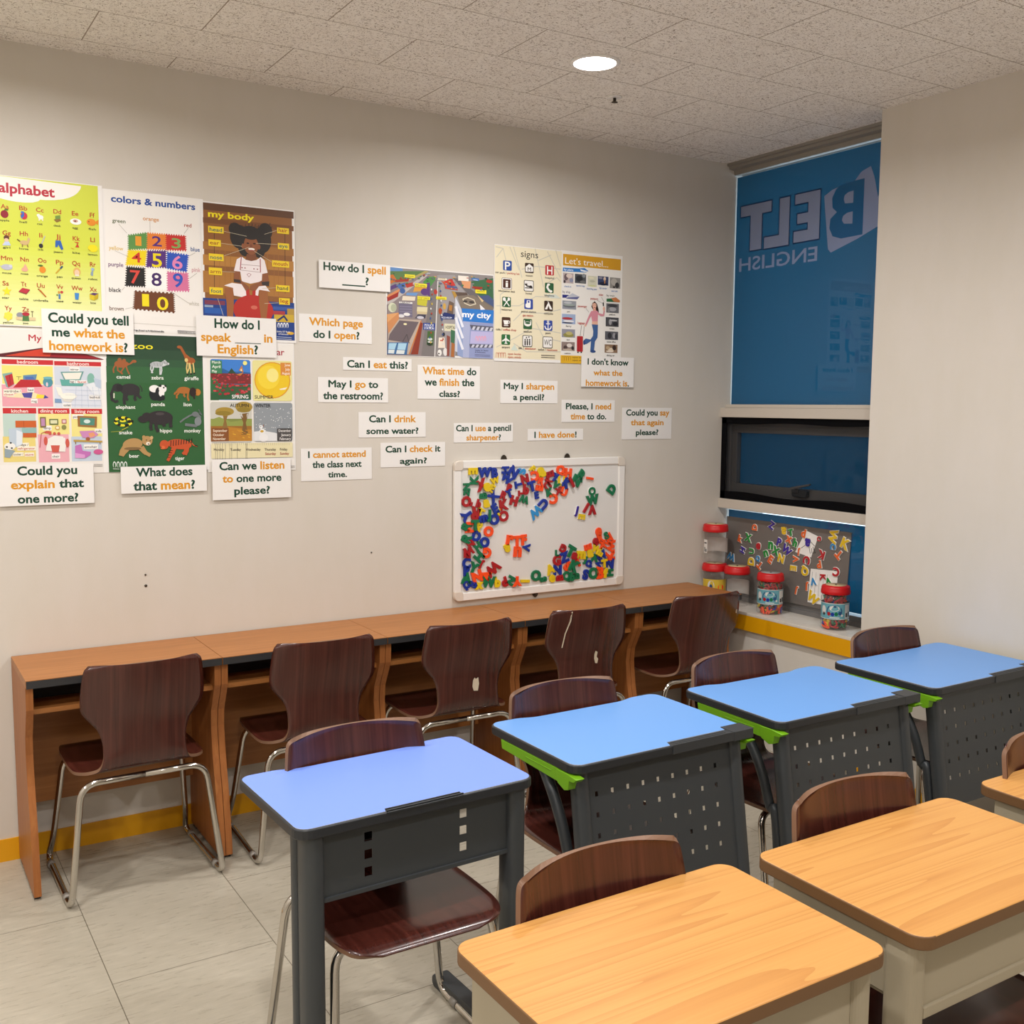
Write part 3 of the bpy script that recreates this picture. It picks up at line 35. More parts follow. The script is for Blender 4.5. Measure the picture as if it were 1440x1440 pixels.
'body':[["R",116,[[-25521,23077],[-22179,18279]]],["R",117,[[-25521,23077],[-22109,22820]]],["R",118,[[-25534,22546],[-22116,22356]]],["R",119,[[-25554,21697],[-22130,21425]]],["R",120,[[-25565,21232],[-22139,20856]]],["R",121,[[-25579,20650],[-22154,19878]]],["L",122,[[-25131,22082],[-25174,19858]],19],["L",122,[[-22458,22325],[-22487,20021]],21],["L",123,[[-24945,21516],[-24984,19791]],16],["L",123,[[-24745,21532],[-24783,19803]],16],["L",123,[[-22892,21686],[-22923,19914]],16],["L",123,[[-22723,21700],[-22753,19924]],17],["L",123,[[-24544,21549],[-24581,19815]],16],["L",123,[[-23145,21665],[-23177,19899]],17],["R",124,[[-25602,19676],[-22136,18260]]],["R",125,[[-25545,19602],[-24791,19448]]],["R",126,[[-25551,19328],[-24878,19127]]],["R",127,[[-22973,19507],[-22140,19388]]],["R",128,[[-22935,19225],[-22147,18937]]],["R",129,[[-22419,19455],[-22143,19224]]],["R",130,[[-25549,19426],[-25233,19345]]],["R",131,[[-22975,19345],[-22509,19206]]],["L",132,[[-22791,18989],[-22553,19163],[-22427,19006]],69],["E",133,[[-24368,22230]],[235,235,0]],["E",133,[[-23218,22256]],[267,302,0]],["E",133,[[-24211,21969]],[350,433,0]],["E",133,[[-23349,21926]],[350,477,0]],["E",133,[[-23802,22005]],[453,395,0]],["E",133,[[-24015,21593]],[246,316,0]],["E",133,[[-23479,21597]],[249,334,0]],["L",133,[[-24353,21957],[-24525,22442]],20],["L",133,[[-24307,21961],[-24466,22315]],20],["L",133,[[-24261,21965],[-24403,22419]],21],["L",133,[[-24214,21969],[-24343,22336]],20],["L",133,[[-24168,21973],[-24280,22399]],20],["L",133,[[-24122,21977],[-24219,22364]],21],["L",133,[[-24075,21981],[-24157,22383]],20],["L",133,[[-24028,21986],[-24095,22400]],20],["L",133,[[-23982,21990],[-24034,22373]],21],["L",133,[[-23935,21994],[-23970,22441]],21],["L",133,[[-23888,21998],[-23909,22371]],20],["L",133,[[-23841,22002],[-23845,22486]],20],["L",133,[[-23794,22006],[-23785,22378]],20],["L",133,[[-23748,22010],[-23720,22503]],21],["L",133,[[-23701,22014],[-23659,22393]],21],["L",133,[[-23653,22019],[-23595,22482]],20],["L",133,[[-23606,22023],[-23534,22417]],20],["L",133,[[-23559,22027],[-23470,22463]],21],["L",133,[[-23512,22031],[-23407,22449]],21],["L",133,[[-23465,22035],[-23344,22449]],21],["L",133,[[-23417,22039],[-23280,22488]],21],["L",133,[[-23370,22044],[-23218,22443]],21],["L",133,[[-23322,22048],[-23153,22532]],21],["L",133,[[-23275,22052],[-23091,22444]],21],["L",133,[[-23227,22056],[-23025,22578]],21],["L",133,[[-23179,22060],[-22963,22455]],20],["P",134,[[-23946,21361],[-23599,21389],[-23570,21192],[-23778,21121],[-23999,21159]]],["E",135,[[-23775,21700]],[272,348,0]],["E",135,[[-24079,21642]],[57,94,0]],["E",135,[[-23478,21661]],[58,95,0]],["E",133,[[-23778,21992]],[239,95,0]],["E",136,[[-23897,21760]],[53,27,0]],["E",136,[[-23650,21766]],[54,27,0]],["E",137,[[-23776,21668]],[45,63,0]],["E",138,[[-23761,21558]],[124,43,0]],["E",139,[[-23762,21511]],[115,19,0]],["P",140,[[-24326,21142],[-24144,21259],[-23983,21153],[-23778,21121],[-23570,21177],[-23419,21300],[-23271,21184],[-23162,20735],[-23372,20681],[-23393,20407],[-23586,20354],[-23827,20291],[-24154,20357],[-24204,20709],[-24440,20716]]],["L",141,[[-24152,21258],[-24203,20765]],32],["L",141,[[-23436,21235],[-23437,20740]],33],["L",142,[[-24183,20972],[-23433,20964]],17],["L",142,[[-24203,20765],[-23421,20733]],16],["E",143,[[-24136,20855]],[24,24,0]],["E",143,[[-24022,20852]],[24,24,0]],["E",143,[[-23684,20844]],[25,24,0]],["E",143,[[-23552,20841]],[25,24,0]],["L",144,[[-23952,20624],[-23880,20534],[-23796,20627],[-23869,20670],[-23952,20624]],16],["P",135,[[-24440,20716],[-24213,20709],[-24226,20431],[-24081,20322],[-23879,20168],[-23915,20014],[-24088,20004],[-24198,20235],[-24448,20337]]],["P",135,[[-23372,20681],[-23162,20735],[-23116,20466],[-23170,20277],[-23506,20160],[-23717,20027],[-23864,20073],[-23837,20218],[-23502,20376],[-23368,20449]]],["P",145,[[-24454,20423],[-24219,20408],[-24180,20291],[-24449,20313]]],["P",145,[[-23411,20382],[-23100,20427],[-23120,20240],[-23379,20272]]],["P",146,[[-24815,20163],[-24530,20276],[-24165,20253],[-24006,20009],[-23978,19756],[-24459,19823],[-24494,20097]]],["P",146,[[-23642,20031],[-23505,20216],[-23254,20256],[-23081,20042],[-23174,20060],[-23508,20079],[-23564,19748],[-23655,19790]]],["E",147,[[-23730,19322]],[764,562,0]],["E",148,[[-23703,19427]],[125,72,0]],["P",147,[[-24006,20009],[-23880,20096],[-23847,19699],[-23973,19572]]],["P",147,[[-23758,20024],[-23633,20072],[-23648,19711],[-23767,19584]]],["P",149,[[-24801,20093],[-24486,20098],[-24464,19585],[-24509,18987],[-24728,18977],[-24740,19530]]],["P",149,[[-23483,20089],[-23174,20060],[-23156,19658],[-23243,19008],[-23445,18998],[-23516,19638]]],["R",150,[[-24694,19049],[-24026,18987]]],["T",[[100,"my body"]],[[-25349,22579],[-23642,22604]],226,2],["R",151,[[-25356,22262],[-24790,22027]]],["T",[[152,"head"]],[[-25306,22066],[-24845,22093]],140,1],["R",151,[[-25356,21784],[-24905,21550]]],["T",[[153,"ear"]],[[-25305,21602],[-24959,21616]],140,1],["R",151,[[-25355,21280],[-24812,21034]]],["T",[[154,"nose"]],[[-25305,21082],[-24867,21100]],141,1],["R",151,[[-25367,20782],[-24880,20520]]],["T",[[153,"arm"]],[[-25316,20576],[-24934,20587]],141,1],["R",151,[[-25360,20074],[-24863,19814]]],["T",[[154,"foot"]],[[-25309,19874],[-24918,19882]],141,1],["R",151,[[-22770,22440],[-22306,22226]]],["T",[[155,"hair"]],[[-22713,22277],[-22365,22293]],145,1],["R",151,[[-22750,21874],[-22307,21645]]],["T",[[154,"eye"]],[[-22694,21702],[-22366,21713]],145,1],["R",151,[[-22985,21213],[-22318,20981]]],["T",[[155,"mouth"]],[[-22929,21025],[-22377,21050]],146,1],["R",151,[[-22849,20314],[-22315,20072]]],["T",[[156,"hand"]],[[-22792,20132],[-22374,20142]],146,1],["R",151,[[-22738,19836],[-22314,19592]]],["T",[[155,"leg"]],[[-22681,19661],[-22373,19662]],147,1],["L",157,[[-24780,22114],[-23941,22009]],12],["L",157,[[-22780,22327],[-23261,22141]],12],["L",157,[[-22764,21809],[-23584,21787]],13],["L",157,[[-24894,21676],[-24120,21631]],12],["L",157,[[-24800,21231],[-23842,21623]],12],["L",157,[[-24876,20661],[-24400,20672]],12],["L",157,[[-22986,21141],[-23664,21495]],12],["L",157,[[-22758,19648],[-23308,19593]],13],["L",157,[[-25066,19684],[-24871,19072]],12],["L",157,[[-22851,20201],[-23382,20143]],13],["E",158,[[-22764,18803]],[51,106,0]],["E",124,[[-22764,18770]],[25,89,0]],["E",158,[[-22653,18808]],[51,106,0]],["E",124,[[-22653,18775]],[25,89,0]],["E",158,[[-22541,18813]],[51,106,0]],["E",124,[[-22542,18780]],[26,90,0]],["E",158,[[-22430,18818]],[51,106,0]],["E",124,[[-22430,18785]],[26,90,0]],["E",159,[[-22305,18528]],[138,57,0]],["T",[[160,"Quality, ELT Books"]],[[-22845,18555],[-22322,18552]],57,1],["T",[[160,"& Multimedia"]],[[-22778,18460],[-22392,18459]],57,1],["L",161,[[-22848,18376],[-22264,18366]],17],["L",161,[[-22849,18302],[-22265,18300]],17]],
'home':[["R",162,[[-32745,18260],[-29204,13404]]],["T",[[20,"My home"]],[[-31472,17950],[-30186,17867]],219,1],["P",163,[[-32748,17383],[-31084,17681],[-30746,17634],[-29637,17514],[-29079,17351],[-29144,17334],[-32750,17341]]],["P",164,[[-32228,17385],[-31072,17653],[-30733,17613],[-30823,17398]]],["P",165,[[-30733,17613],[-29638,17492],[-29158,17357],[-30816,17390]]],["R",166,[[-32326,17074],[-30753,16459]]],["R",167,[[-32351,16434],[-30780,15702]]],["R",168,[[-32318,17275],[-30730,17114]]],["T",[[169,"bedroom"]],[[-31855,17143],[-31212,17146]],117,1],["R",170,[[-30708,17071],[-29208,16445]]],["R",171,[[-30731,16422],[-29233,15671]]],["R",168,[[-30701,17254],[-29187,17108]]],["T",[[169,"bathroom"]],[[-30295,17132],[-29586,17121]],118,1],["R",172,[[-32356,15467],[-31350,14687]]],["R",173,[[-32386,14698],[-31382,13837]]],["R",168,[[-32349,15655],[-31321,15468]]],["T",[[169,"kitchen"]],[[-32091,15503],[-31577,15497]],117,1],["R",174,[[-31274,15460],[-30293,14751]]],["R",175,[[-31300,14760],[-30325,13805]]],["R",168,[[-31267,15644],[-30269,15461]]],["T",[[169,"dining room"]],[[-31198,15512],[-30351,15499]],119,1],["R",174,[[-30220,15454],[-29229,14665]]],["R",176,[[-30246,14676],[-29256,13819]]],["R",168,[[-30214,15633],[-29204,15455]]],["T",[[169,"living room"]],[[-30099,15492],[-29304,15485]],121,1],["P",177,[[-32317,16787],[-32019,16843],[-31968,16440],[-32151,16321],[-32216,16364]]],["P",178,[[-32241,16716],[-32014,16800],[-31968,16454],[-32151,16336]]],["L",179,[[-32108,16762],[-32069,16395]],13],["P",180,[[-31763,16610],[-31225,16605],[-31098,16373],[-32006,16331]]],["P",181,[[-31684,16749],[-31252,16794],[-31293,16604],[-31689,16604]]],["P",182,[[-31626,16700],[-31390,16711],[-31326,16618],[-31622,16612]]],["L",183,[[-31892,16702],[-31739,16697]],17],["L",183,[[-31819,16696],[-31830,16587]],16],["E",184,[[-30922,16530]],[157,169,0]],["E",185,[[-30917,16677]],[150,44,0]],["E",186,[[-30952,16456]],[34,73,0]],["P",187,[[-32242,16017],[-31880,16151],[-31410,16193],[-30914,16007],[-31316,15974]]],["P",188,[[-31747,16152],[-31410,16185],[-31451,15988],[-31685,16007]]],["P",189,[[-31277,16121],[-31040,16094],[-31078,15984],[-31316,15982]]],["P",188,[[-31040,16102],[-30914,16007],[-31079,15976]]],["R",190,[[-31572,16344],[-31362,16193]]],["T",[[113,"bed"]],[[-31549,16235],[-31388,16222]],80,1],["R",190,[[-31472,15966],[-31268,15813]]],["T",[[113,"rug"]],[[-31449,15856],[-31294,15842]],81,1],["R",190,[[-30479,15833],[-30198,15678]]],["T",[[113,"toilet"]],[[-30455,15722],[-30225,15708]],82,1],["R",190,[[-30221,17060],[-29897,16912]]],["T",[[113,"mirror"]],[[-30196,16950],[-29924,16941]],82,1],["R",190,[[-29619,16117],[-29224,15954]]],["T",[[113,"bathtub"]],[[-29594,16004],[-29252,15984]],83,1],["R",190,[[-31670,14991],[-31439,14843]]],["T",[[113,"sink"]],[[-31647,14881],[-31465,14872]],81,1],["R",190,[[-31133,15055],[-30857,14897]]],["T",[[113,"lamp"]],[[-31109,14944],[-30884,14927]],81,1],["R",190,[[-30701,14636],[-30442,14476]]],["T",[[113,"table"]],[[-30677,14524],[-30469,14506]],82,1],["R",190,[[-30893,14087],[-30622,13925]]],["T",[[113,"chair"]],[[-30869,13975],[-30648,13955]],82,1],["R",190,[[-30185,15439],[-29817,15282]]],["T",[[113,"picture"]],[[-30161,15327],[-29844,15312]],83,1],["R",190,[[-29465,14940],[-29225,14779]]],["T",[[113,"sofa"]],[[-29440,14827],[-29253,14810]],84,1],["R",190,[[-29846,14400],[-29380,14233]]],["T",[[113,"armchair"]],[[-29822,14286],[-29408,14264]],83,1],["R",191,[[-32304,16276],[-31760,16152]]],["T",[[113,"wardrobe /"]],[[-32288,16182],[-31779,16174]],80,1],["R",191,[[-32309,16168],[-31984,16041]]],["T",[[192,"closet"]],[[-32293,16074],[-32003,16063]],80,1],["R",191,[[-31950,14481],[-31593,14344]]],["T",[[113,"fridge /"]],[[-31934,14386],[-31613,14366]],81,1],["R",191,[[-31955,14357],[-31388,14222]]],["T",[[192,"refrigerator"]],[[-31939,14261],[-31407,14245]],81,1],["R",191,[[-32103,14161],[-31767,14030]]],["T",[[113,"cooker /"]],[[-32086,14066],[-31786,14053]],81,1],["R",191,[[-31735,14147],[-31443,14016]]],["T",[[192,"stove"]],[[-31719,14051],[-31462,14039]],81,1],["P",193,[[-30511,16891],[-29762,16922],[-29878,16622],[-30403,16612]]],["P",194,[[-30457,16855],[-29827,16884],[-29912,16651],[-30367,16635]]],["P",195,[[-30540,16647],[-30368,16613],[-29878,16622],[-29738,16587],[-29815,16414],[-30493,16418]]],["R",190,[[-30229,16615],[-29670,16513]]],["T",[[113,"tap /"]],[[-30218,16527],[-30015,16522]],89,1],["T",[[192,"faucet"]],[[-29980,16523],[-29691,16520]],89,1],["E",196,[[-29537,16665]],[121,202,0]],["P",197,[[-29707,16475],[-29455,16554],[-29214,16257],[-29219,16106],[-29469,16141]]],["P",198,[[-29450,16704],[-29202,16634],[-29212,16332],[-29389,16405]]],["E",199,[[-30283,16065]],[265,112,0]],["P",199,[[-30687,16386],[-30516,16352],[-30454,16130],[-30595,16077]]],["P",200,[[-30494,15981],[-30111,15962],[-30220,15857],[-30428,15885]]],["P",201,[[-30722,15979],[-30529,15966],[-30499,15833],[-30727,15839]]],["L",202,[[-30026,16396],[-30086,15686]],7],["L",202,[[-29850,16398],[-29867,15687]],7],["L",202,[[-29674,16401],[-29647,15688]],7],["L",202,[[-29496,16403],[-29426,15689]],7],["L",202,[[-29317,16406],[-29204,15690]],7],["L",202,[[-30380,16279],[-29214,16257]],7],["L",202,[[-30385,16112],[-29220,16087]],7],["L",202,[[-30391,15945],[-29225,15917]],7],["L",202,[[-30397,15778],[-29231,15747]],7],["R",203,[[-31982,15227],[-31339,15004]]],["L",204,[[-31722,15219],[-31729,15021]],10],["R",203,[[-31764,14809],[-31344,14665]]],["R",205,[[-31791,14985],[-31339,14812]]],["P",206,[[-32191,14958],[-31857,14992],[-31776,14838],[-31798,14435],[-31983,14328],[-32195,14514]]],["P",207,[[-31961,14913],[-31776,14838],[-31798,14435],[-31982,14364]]],["E",208,[[-32181,14367]],[172,124,0]],["E",113,[[-32150,14484]],[33,29,0]],["E",113,[[-32274,14347]],[33,29,0]],["E",113,[[-32124,14308]],[33,29,0]],["P",209,[[-32349,14297],[-32020,14219],[-32196,13980],[-32354,14006]]],["R",210,[[-31217,15350],[-31032,14995]]],["R",211,[[-31185,15306],[-31064,15047]]],["R",212,[[-30926,15283],[-30643,15089]]],["R",213,[[-30893,15246],[-30676,15127]]],["R",214,[[-30533,15275],[-30378,15126]]],["R",215,[[-30506,15245],[-30405,15156]]],["E",216,[[-30675,14985]],[76,74,0]],["E",217,[[-30675,14985]],[51,48,0]],["E",218,[[-30466,14999]],[76,82,0]],["P",219,[[-30991,14609],[-30781,14718],[-30505,14678],[-30425,14378],[-30453,14154],[-31075,14202]]],["E",220,[[-31062,14536]],[61,148,0]],["E",220,[[-30373,14452]],[63,150,0]],["P",220,[[-30910,14385],[-30620,14381],[-30663,14142],[-30870,14146]]],["E",220,[[-30983,14832]],[117,44,0]],["L",221,[[-31255,14316],[-31190,14796],[-31016,14869]],20],["E",220,[[-30916,14787]],[48,52,0]],["E",220,[[-30778,14785]],[48,52,0]],["E",220,[[-30640,14784]],[48,52,0]],["P",222,[[-30018,15394],[-29379,15364],[-29406,14986],[-30017,15027]]],["P",223,[[-29943,15334],[-29453,15304],[-29475,15054],[-29944,15079]]],["E",224,[[-29713,15198]],[106,67,0]],["P",225,[[-29973,14861],[-29510,14880],[-29356,14742],[-29518,14623],[-29874,14634]]],["P",226,[[-29691,14783],[-29512,14820],[-29444,14705],[-29625,14631]]],["P",227,[[-30173,14570],[-29234,14520],[-29236,14460],[-30175,14502]]],["R",30,[[-30126,14502],[-30094,14411]]],["R",30,[[-29322,14461],[-29295,14399]]],["E",228,[[-29705,14587]],[71,68,0]],["P",229,[[-30131,14359],[-29938,14409],[-29889,14181],[-29620,14139],[-29645,14025],[-29827,13915],[-30145,13937]]],["P",230,[[-30139,14110],[-29823,14044],[-29827,13915],[-30145,13937]]],["E",231,[[-29376,14134]],[158,91,0]],["L",114,[[-29541,13696],[-29246,13689]],14],["L",114,[[-29543,13642],[-29247,13635]],14]],
'zoo':[["R",232,[[-28988,18254],[-25661,13404]]],["R",233,[[-29005,17729],[-25661,13404]]],["R",234,[[-29015,17391],[-25661,13404]]],["R",235,[[-29024,17127],[-25661,13404]]],["R",236,[[-29042,16561],[-25661,13404]]],["R",237,[[-28984,18367],[-25546,18325]]],["T",[[238,"my zoo"]],[[-28881,17763],[-27414,17752]],212,1],["T",[[239,"camel"]],[[-28689,16704],[-28227,16697]],130,1],["T",[[239,"zebra"]],[[-27504,16695],[-27072,16687]],132,1],["T",[[239,"giraffe"]],[[-26339,16701],[-25822,16686]],134,1],["T",[[239,"elephant"]],[[-28743,15646],[-28081,15633]],130,1],["T",[[239,"panda"]],[[-27530,15751],[-27051,15738]],132,1],["T",[[239,"lion"]],[[-26387,15749],[-26105,15735]],134,1],["T",[[239,"snake"]],[[-28661,14751],[-28211,14732]],130,1],["T",[[239,"hippo"]],[[-27252,14801],[-26823,14790]],134,1],["T",[[239,"monkey"]],[[-26387,14794],[-25796,14781]],135,1],["T",[[239,"bear"]],[[-28339,13914],[-28004,13900]],132,1],["T",[[239,"tiger"]],[[-26740,13794],[-26405,13778]],135,1],["E",240,[[-28513,17208]],[234,129,0]],["L",240,[[-28718,17172],[-28788,17020],[-28777,16906]],47],["L",240,[[-28647,17136],[-28637,16985],[-28487,16867]],48],["L",240,[[-28406,17120],[-28521,16950],[-28501,16867]],48],["L",240,[[-28354,17144],[-28314,16993],[-28259,16872]],48],["P",240,[[-28334,17296],[-28279,17168],[-28160,17225],[-28076,17296],[-28127,17348],[-28241,17230]]],["E",240,[[-28076,17311]],[81,53,0]],["E",240,[[-28567,17351]],[66,68,0]],["E",240,[[-28414,17332]],[59,61,0]],["E",241,[[-27293,17216]],[235,108,0]],["L",241,[[-27497,17188],[-27516,17049],[-27452,16927]],45],["L",241,[[-27415,17159],[-27433,17051],[-27490,16927]],45],["L",241,[[-27188,17165],[-27192,17018],[-27196,16871]],46],["L",241,[[-27142,17174],[-27131,17019],[-27165,16879]],46],["P",241,[[-27169,17289],[-27014,17394],[-26880,17266],[-26943,17210],[-27082,17152]]],["E",241,[[-26926,17257]],[68,46,0]],["L",242,[[-27472,17296],[-27499,17142]],15],["L",242,[[-27419,17298],[-27446,17143]],15],["L",242,[[-27366,17299],[-27393,17145]],15],["L",242,[[-27313,17301],[-27340,17146]],15],["L",242,[[-27260,17302],[-27287,17147]],15],["L",242,[[-27207,17304],[-27234,17148]],15],["L",242,[[-27154,17305],[-27181,17150]],15],["L",242,[[-27101,17306],[-27128,17151]],16],["L",242,[[-27069,17361],[-27048,17261]],16],["L",242,[[-27023,17347],[-27011,17247]],15],["L",242,[[-26978,17333],[-26973,17232]],15],["L",242,[[-26932,17319],[-26935,17218]],15],["L",242,[[-27533,17272],[-27559,17125]],19],["E",243,[[-26112,17380]],[180,125,0]],["P",243,[[-26510,17898],[-26402,17886],[-26261,17626],[-26108,17505],[-26089,17333],[-26268,17352],[-26348,17584]]],["E",243,[[-26488,17868]],[85,54,0]],["L",244,[[-26222,17314],[-26251,17118],[-26225,16907]],46],["L",244,[[-26129,17293],[-26103,17082],[-26099,16917]],47],["L",244,[[-26012,17296],[-25992,17124],[-25981,16943]],47],["L",244,[[-26161,17292],[-26157,17120],[-26207,17001]],47],["E",244,[[-26251,17407]],[62,70,0]],["E",245,[[-26217,16899]],[39,31,0]],["E",245,[[-26092,16909]],[39,31,0]],["E",245,[[-25974,16936]],[35,31,0]],["E",246,[[-28246,16322]],[340,206,0]],["L",246,[[-28434,16190],[-28463,15961],[-28445,15816]],96],["L",246,[[-28338,16191],[-28403,15999],[-28345,15962]],96],["L",246,[[-28064,16194],[-28092,16002],[-28071,15948]],97],["L",246,[[-27966,16234],[-27985,16118],[-27897,16035]],97],["E",246,[[-28670,16377]],[168,144,0]],["L",246,[[-27907,16465],[-27836,16351],[-27846,16251]],29],["L",246,[[-28809,16338],[-28888,16147],[-28865,15957],[-28751,15882],[-28684,15913]],87],["L",247,[[-28792,16186],[-28798,16011]],36],["E",248,[[-28597,16379]],[109,129,0]],["P",246,[[-28717,16491],[-28628,16538],[-28594,16470]]],["E",249,[[-27344,16164]],[250,217,0]],["E",250,[[-27407,16357]],[181,131,0]],["E",249,[[-27275,16203]],[106,209,0]],["E",250,[[-27161,16205]],[99,132,0]],["E",250,[[-27119,16360]],[137,139,0]],["E",249,[[-27199,16468]],[45,47,0]],["E",249,[[-27017,16463]],[38,39,0]],["E",249,[[-27079,16400]],[30,31,0]],["E",249,[[-27393,16055]],[166,116,0]],["E",249,[[-27120,16042]],[76,93,0]],["E",249,[[-27236,15963]],[99,39,0]],["E",251,[[-26372,16316]],[241,125,0]],["L",251,[[-26522,16251],[-26625,16132],[-26628,16038]],63],["L",251,[[-26552,16290],[-26685,16210],[-26702,16171]],63],["L",251,[[-26218,16231],[-26238,16058],[-26209,15955]],62],["L",251,[[-26359,16229],[-26369,16135],[-26339,16088]],63],["E",251,[[-25880,16251]],[110,126,0]],["L",251,[[-26565,16368],[-26685,16226]],23],["E",252,[[-26045,16257]],[126,165,0]],["E",253,[[-25848,16251]],[87,111,0]],["L",252,[[-26016,16178],[-25996,16004]],63],["E",254,[[-28220,15202]],[59,42,0]],["E",254,[[-28234,15161]],[59,42,0]],["E",255,[[-28267,15124]],[59,42,0]],["E",255,[[-28316,15093]],[59,42,0]],["E",254,[[-28376,15070]],[59,42,0]],["E",254,[[-28445,15056]],[59,42,0]],["E",255,[[-28517,15053]],[59,42,0]],["E",255,[[-28586,15059]],[59,42,0]],["E",254,[[-28649,15075]],[58,42,0]],["E",254,[[-28702,15100]],[58,42,0]],["E",255,[[-28741,15130]],[58,42,0]],["E",255,[[-28763,15164]],[58,42,0]],["E",254,[[-28769,15201]],[58,42,0]],["E",254,[[-28758,15236]],[58,42,0]],["E",255,[[-28730,15268]],[58,42,0]],["E",255,[[-28690,15295]],[58,42,0]],["E",254,[[-28638,15315]],[58,42,0]],["E",254,[[-28580,15328]],[59,42,0]],["E",255,[[-28519,15331]],[59,42,0]],["E",255,[[-28459,15326]],[59,42,0]],["E",254,[[-28405,15313]],[59,42,0]],["E",254,[[-28359,15293]],[59,42,0]],["E",255,[[-28325,15267]],[59,42,0]],["E",255,[[-28305,15238]],[59,42,0]],["E",254,[[-28299,15207]],[59,42,0]],["E",254,[[-28308,15177]],[59,42,0]],["E",255,[[-28522,15211]],[110,46,0]],["E",254,[[-28536,15241]],[51,23,0]],["L",256,[[-28569,14889],[-28344,15002]],19],["L",256,[[-28936,14830],[-28570,14850]],10],["E",257,[[-27246,15324]],[457,249,0]],["L",257,[[-27553,15193],[-27574,14998],[-27561,14913]],113],["L",257,[[-27402,15192],[-27378,14958],[-27328,14841]],114],["L",257,[[-27097,15191],[-27115,15074],[-27101,15035]],115],["L",257,[[-26864,15269],[-26877,15073],[-26863,15010]],116],["E",257,[[-27830,15271]],[180,123,0]],["E",257,[[-27699,15356]],[166,155,0]],["L",257,[[-27772,15433],[-27741,15495]],37],["E",258,[[-27242,15465]],[152,54,0]],["L",259,[[-25922,15506],[-26200,15387],[-26399,15268],[-26526,15166]],56],["L",259,[[-25962,15482],[-25823,15347],[-25851,15148],[-25973,15029],[-26326,15071]],103],["E",259,[[-25978,15450]],[126,95,0]],["L",260,[[-25842,15506],[-25741,15426],[-25856,15617]],31],["E",261,[[-25890,15188]],[126,159,0]],["E",262,[[-28214,14384]],[342,209,-8]],["L",262,[[-28475,14349],[-28591,14159],[-28632,14021]],126],["L",262,[[-27881,14263],[-27774,14066],[-27647,13994]],128],["L",262,[[-27957,14225],[-27840,14106],[-27796,14067]],127],["L",262,[[-28367,14232],[-28520,14080],[-28574,14004]],126],["E",262,[[-27709,14501]],[181,171,0]],["E",262,[[-27825,14627]],[60,70,0]],["E",263,[[-27554,14609]],[53,62,0]],["E",264,[[-27681,14400]],[75,62,0]],["E",265,[[-27667,14384]],[30,23,0]],["E",265,[[-27738,14525]],[23,19,0]],["E",265,[[-27610,14500]],[22,19,0]],["E",266,[[-28219,14229]],[297,54,0]],["E",267,[[-26578,14361]],[436,182,6]],["L",267,[[-26815,14206],[-26898,13971],[-26996,13792]],109],["L",267,[[-26736,14245],[-26819,14049],[-26929,13987]],108],["L",267,[[-26266,14317],[-26310,14119],[-26368,14000]],110],["L",267,[[-26346,14238],[-26382,14080],[-26446,14018]],109],["E",267,[[-27119,14353]],[161,165,0]],["L",267,[[-26183,14475],[-26069,14314],[-25944,14272]],35],["L",268,[[-26877,14499],[-26898,14287]],27],["L",268,[[-26784,14508],[-26805,14301]],27],["L",268,[[-26690,14516],[-26711,14315]],27],["L",268,[[-26597,14525],[-26618,14330]],27],["L",268,[[-26503,14534],[-26524,14344]],27],["L",268,[[-26409,14543],[-26430,14359]],27],["L",268,[[-26315,14552],[-26335,14373]],27],["L",268,[[-26221,14560],[-26241,14388]],28],["L",268,[[-26126,14569],[-26146,14402]],28],["L",268,[[-26817,14127],[-26948,14153]],19],["L",268,[[-26850,14049],[-26973,14067]],19],["L",268,[[-26883,13971],[-26998,13981]],19],["L",268,[[-26916,13892],[-27024,13895]],19],["E",269,[[-27176,14252]],[84,62,0]],["E",268,[[-27237,14260]],[23,19,0]],["L",268,[[-26030,14313],[-25920,14280]],32],["E",270,[[-28856,13671]],[54,115,0]],["E",236,[[-28856,13648]],[33,100,0]],["L",270,[[-28911,13527],[-28692,13513]],18],["E",270,[[-28731,13668]],[55,115,0]],["E",236,[[-28732,13645]],[33,100,0]],["L",270,[[-28911,13527],[-28692,13513]],18],["E",270,[[-28606,13665]],[55,116,0]],["E",236,[[-28607,13642]],[33,100,0]],["L",270,[[-28911,13527],[-28692,13513]],18],["E",270,[[-28480,13662]],[55,116,0]],["E",236,[[-28481,13639]],[33,100,0]],["L",270,[[-28911,13527],[-28692,13513]],18],["T",[[113,"Quality, ELT Books & Multimedia"]],[[-28645,18359],[-27011,18374]],54,1],["L",114,[[-26543,18432],[-25906,18435]],16],["L",114,[[-26537,18370],[-25907,18365]],16]],
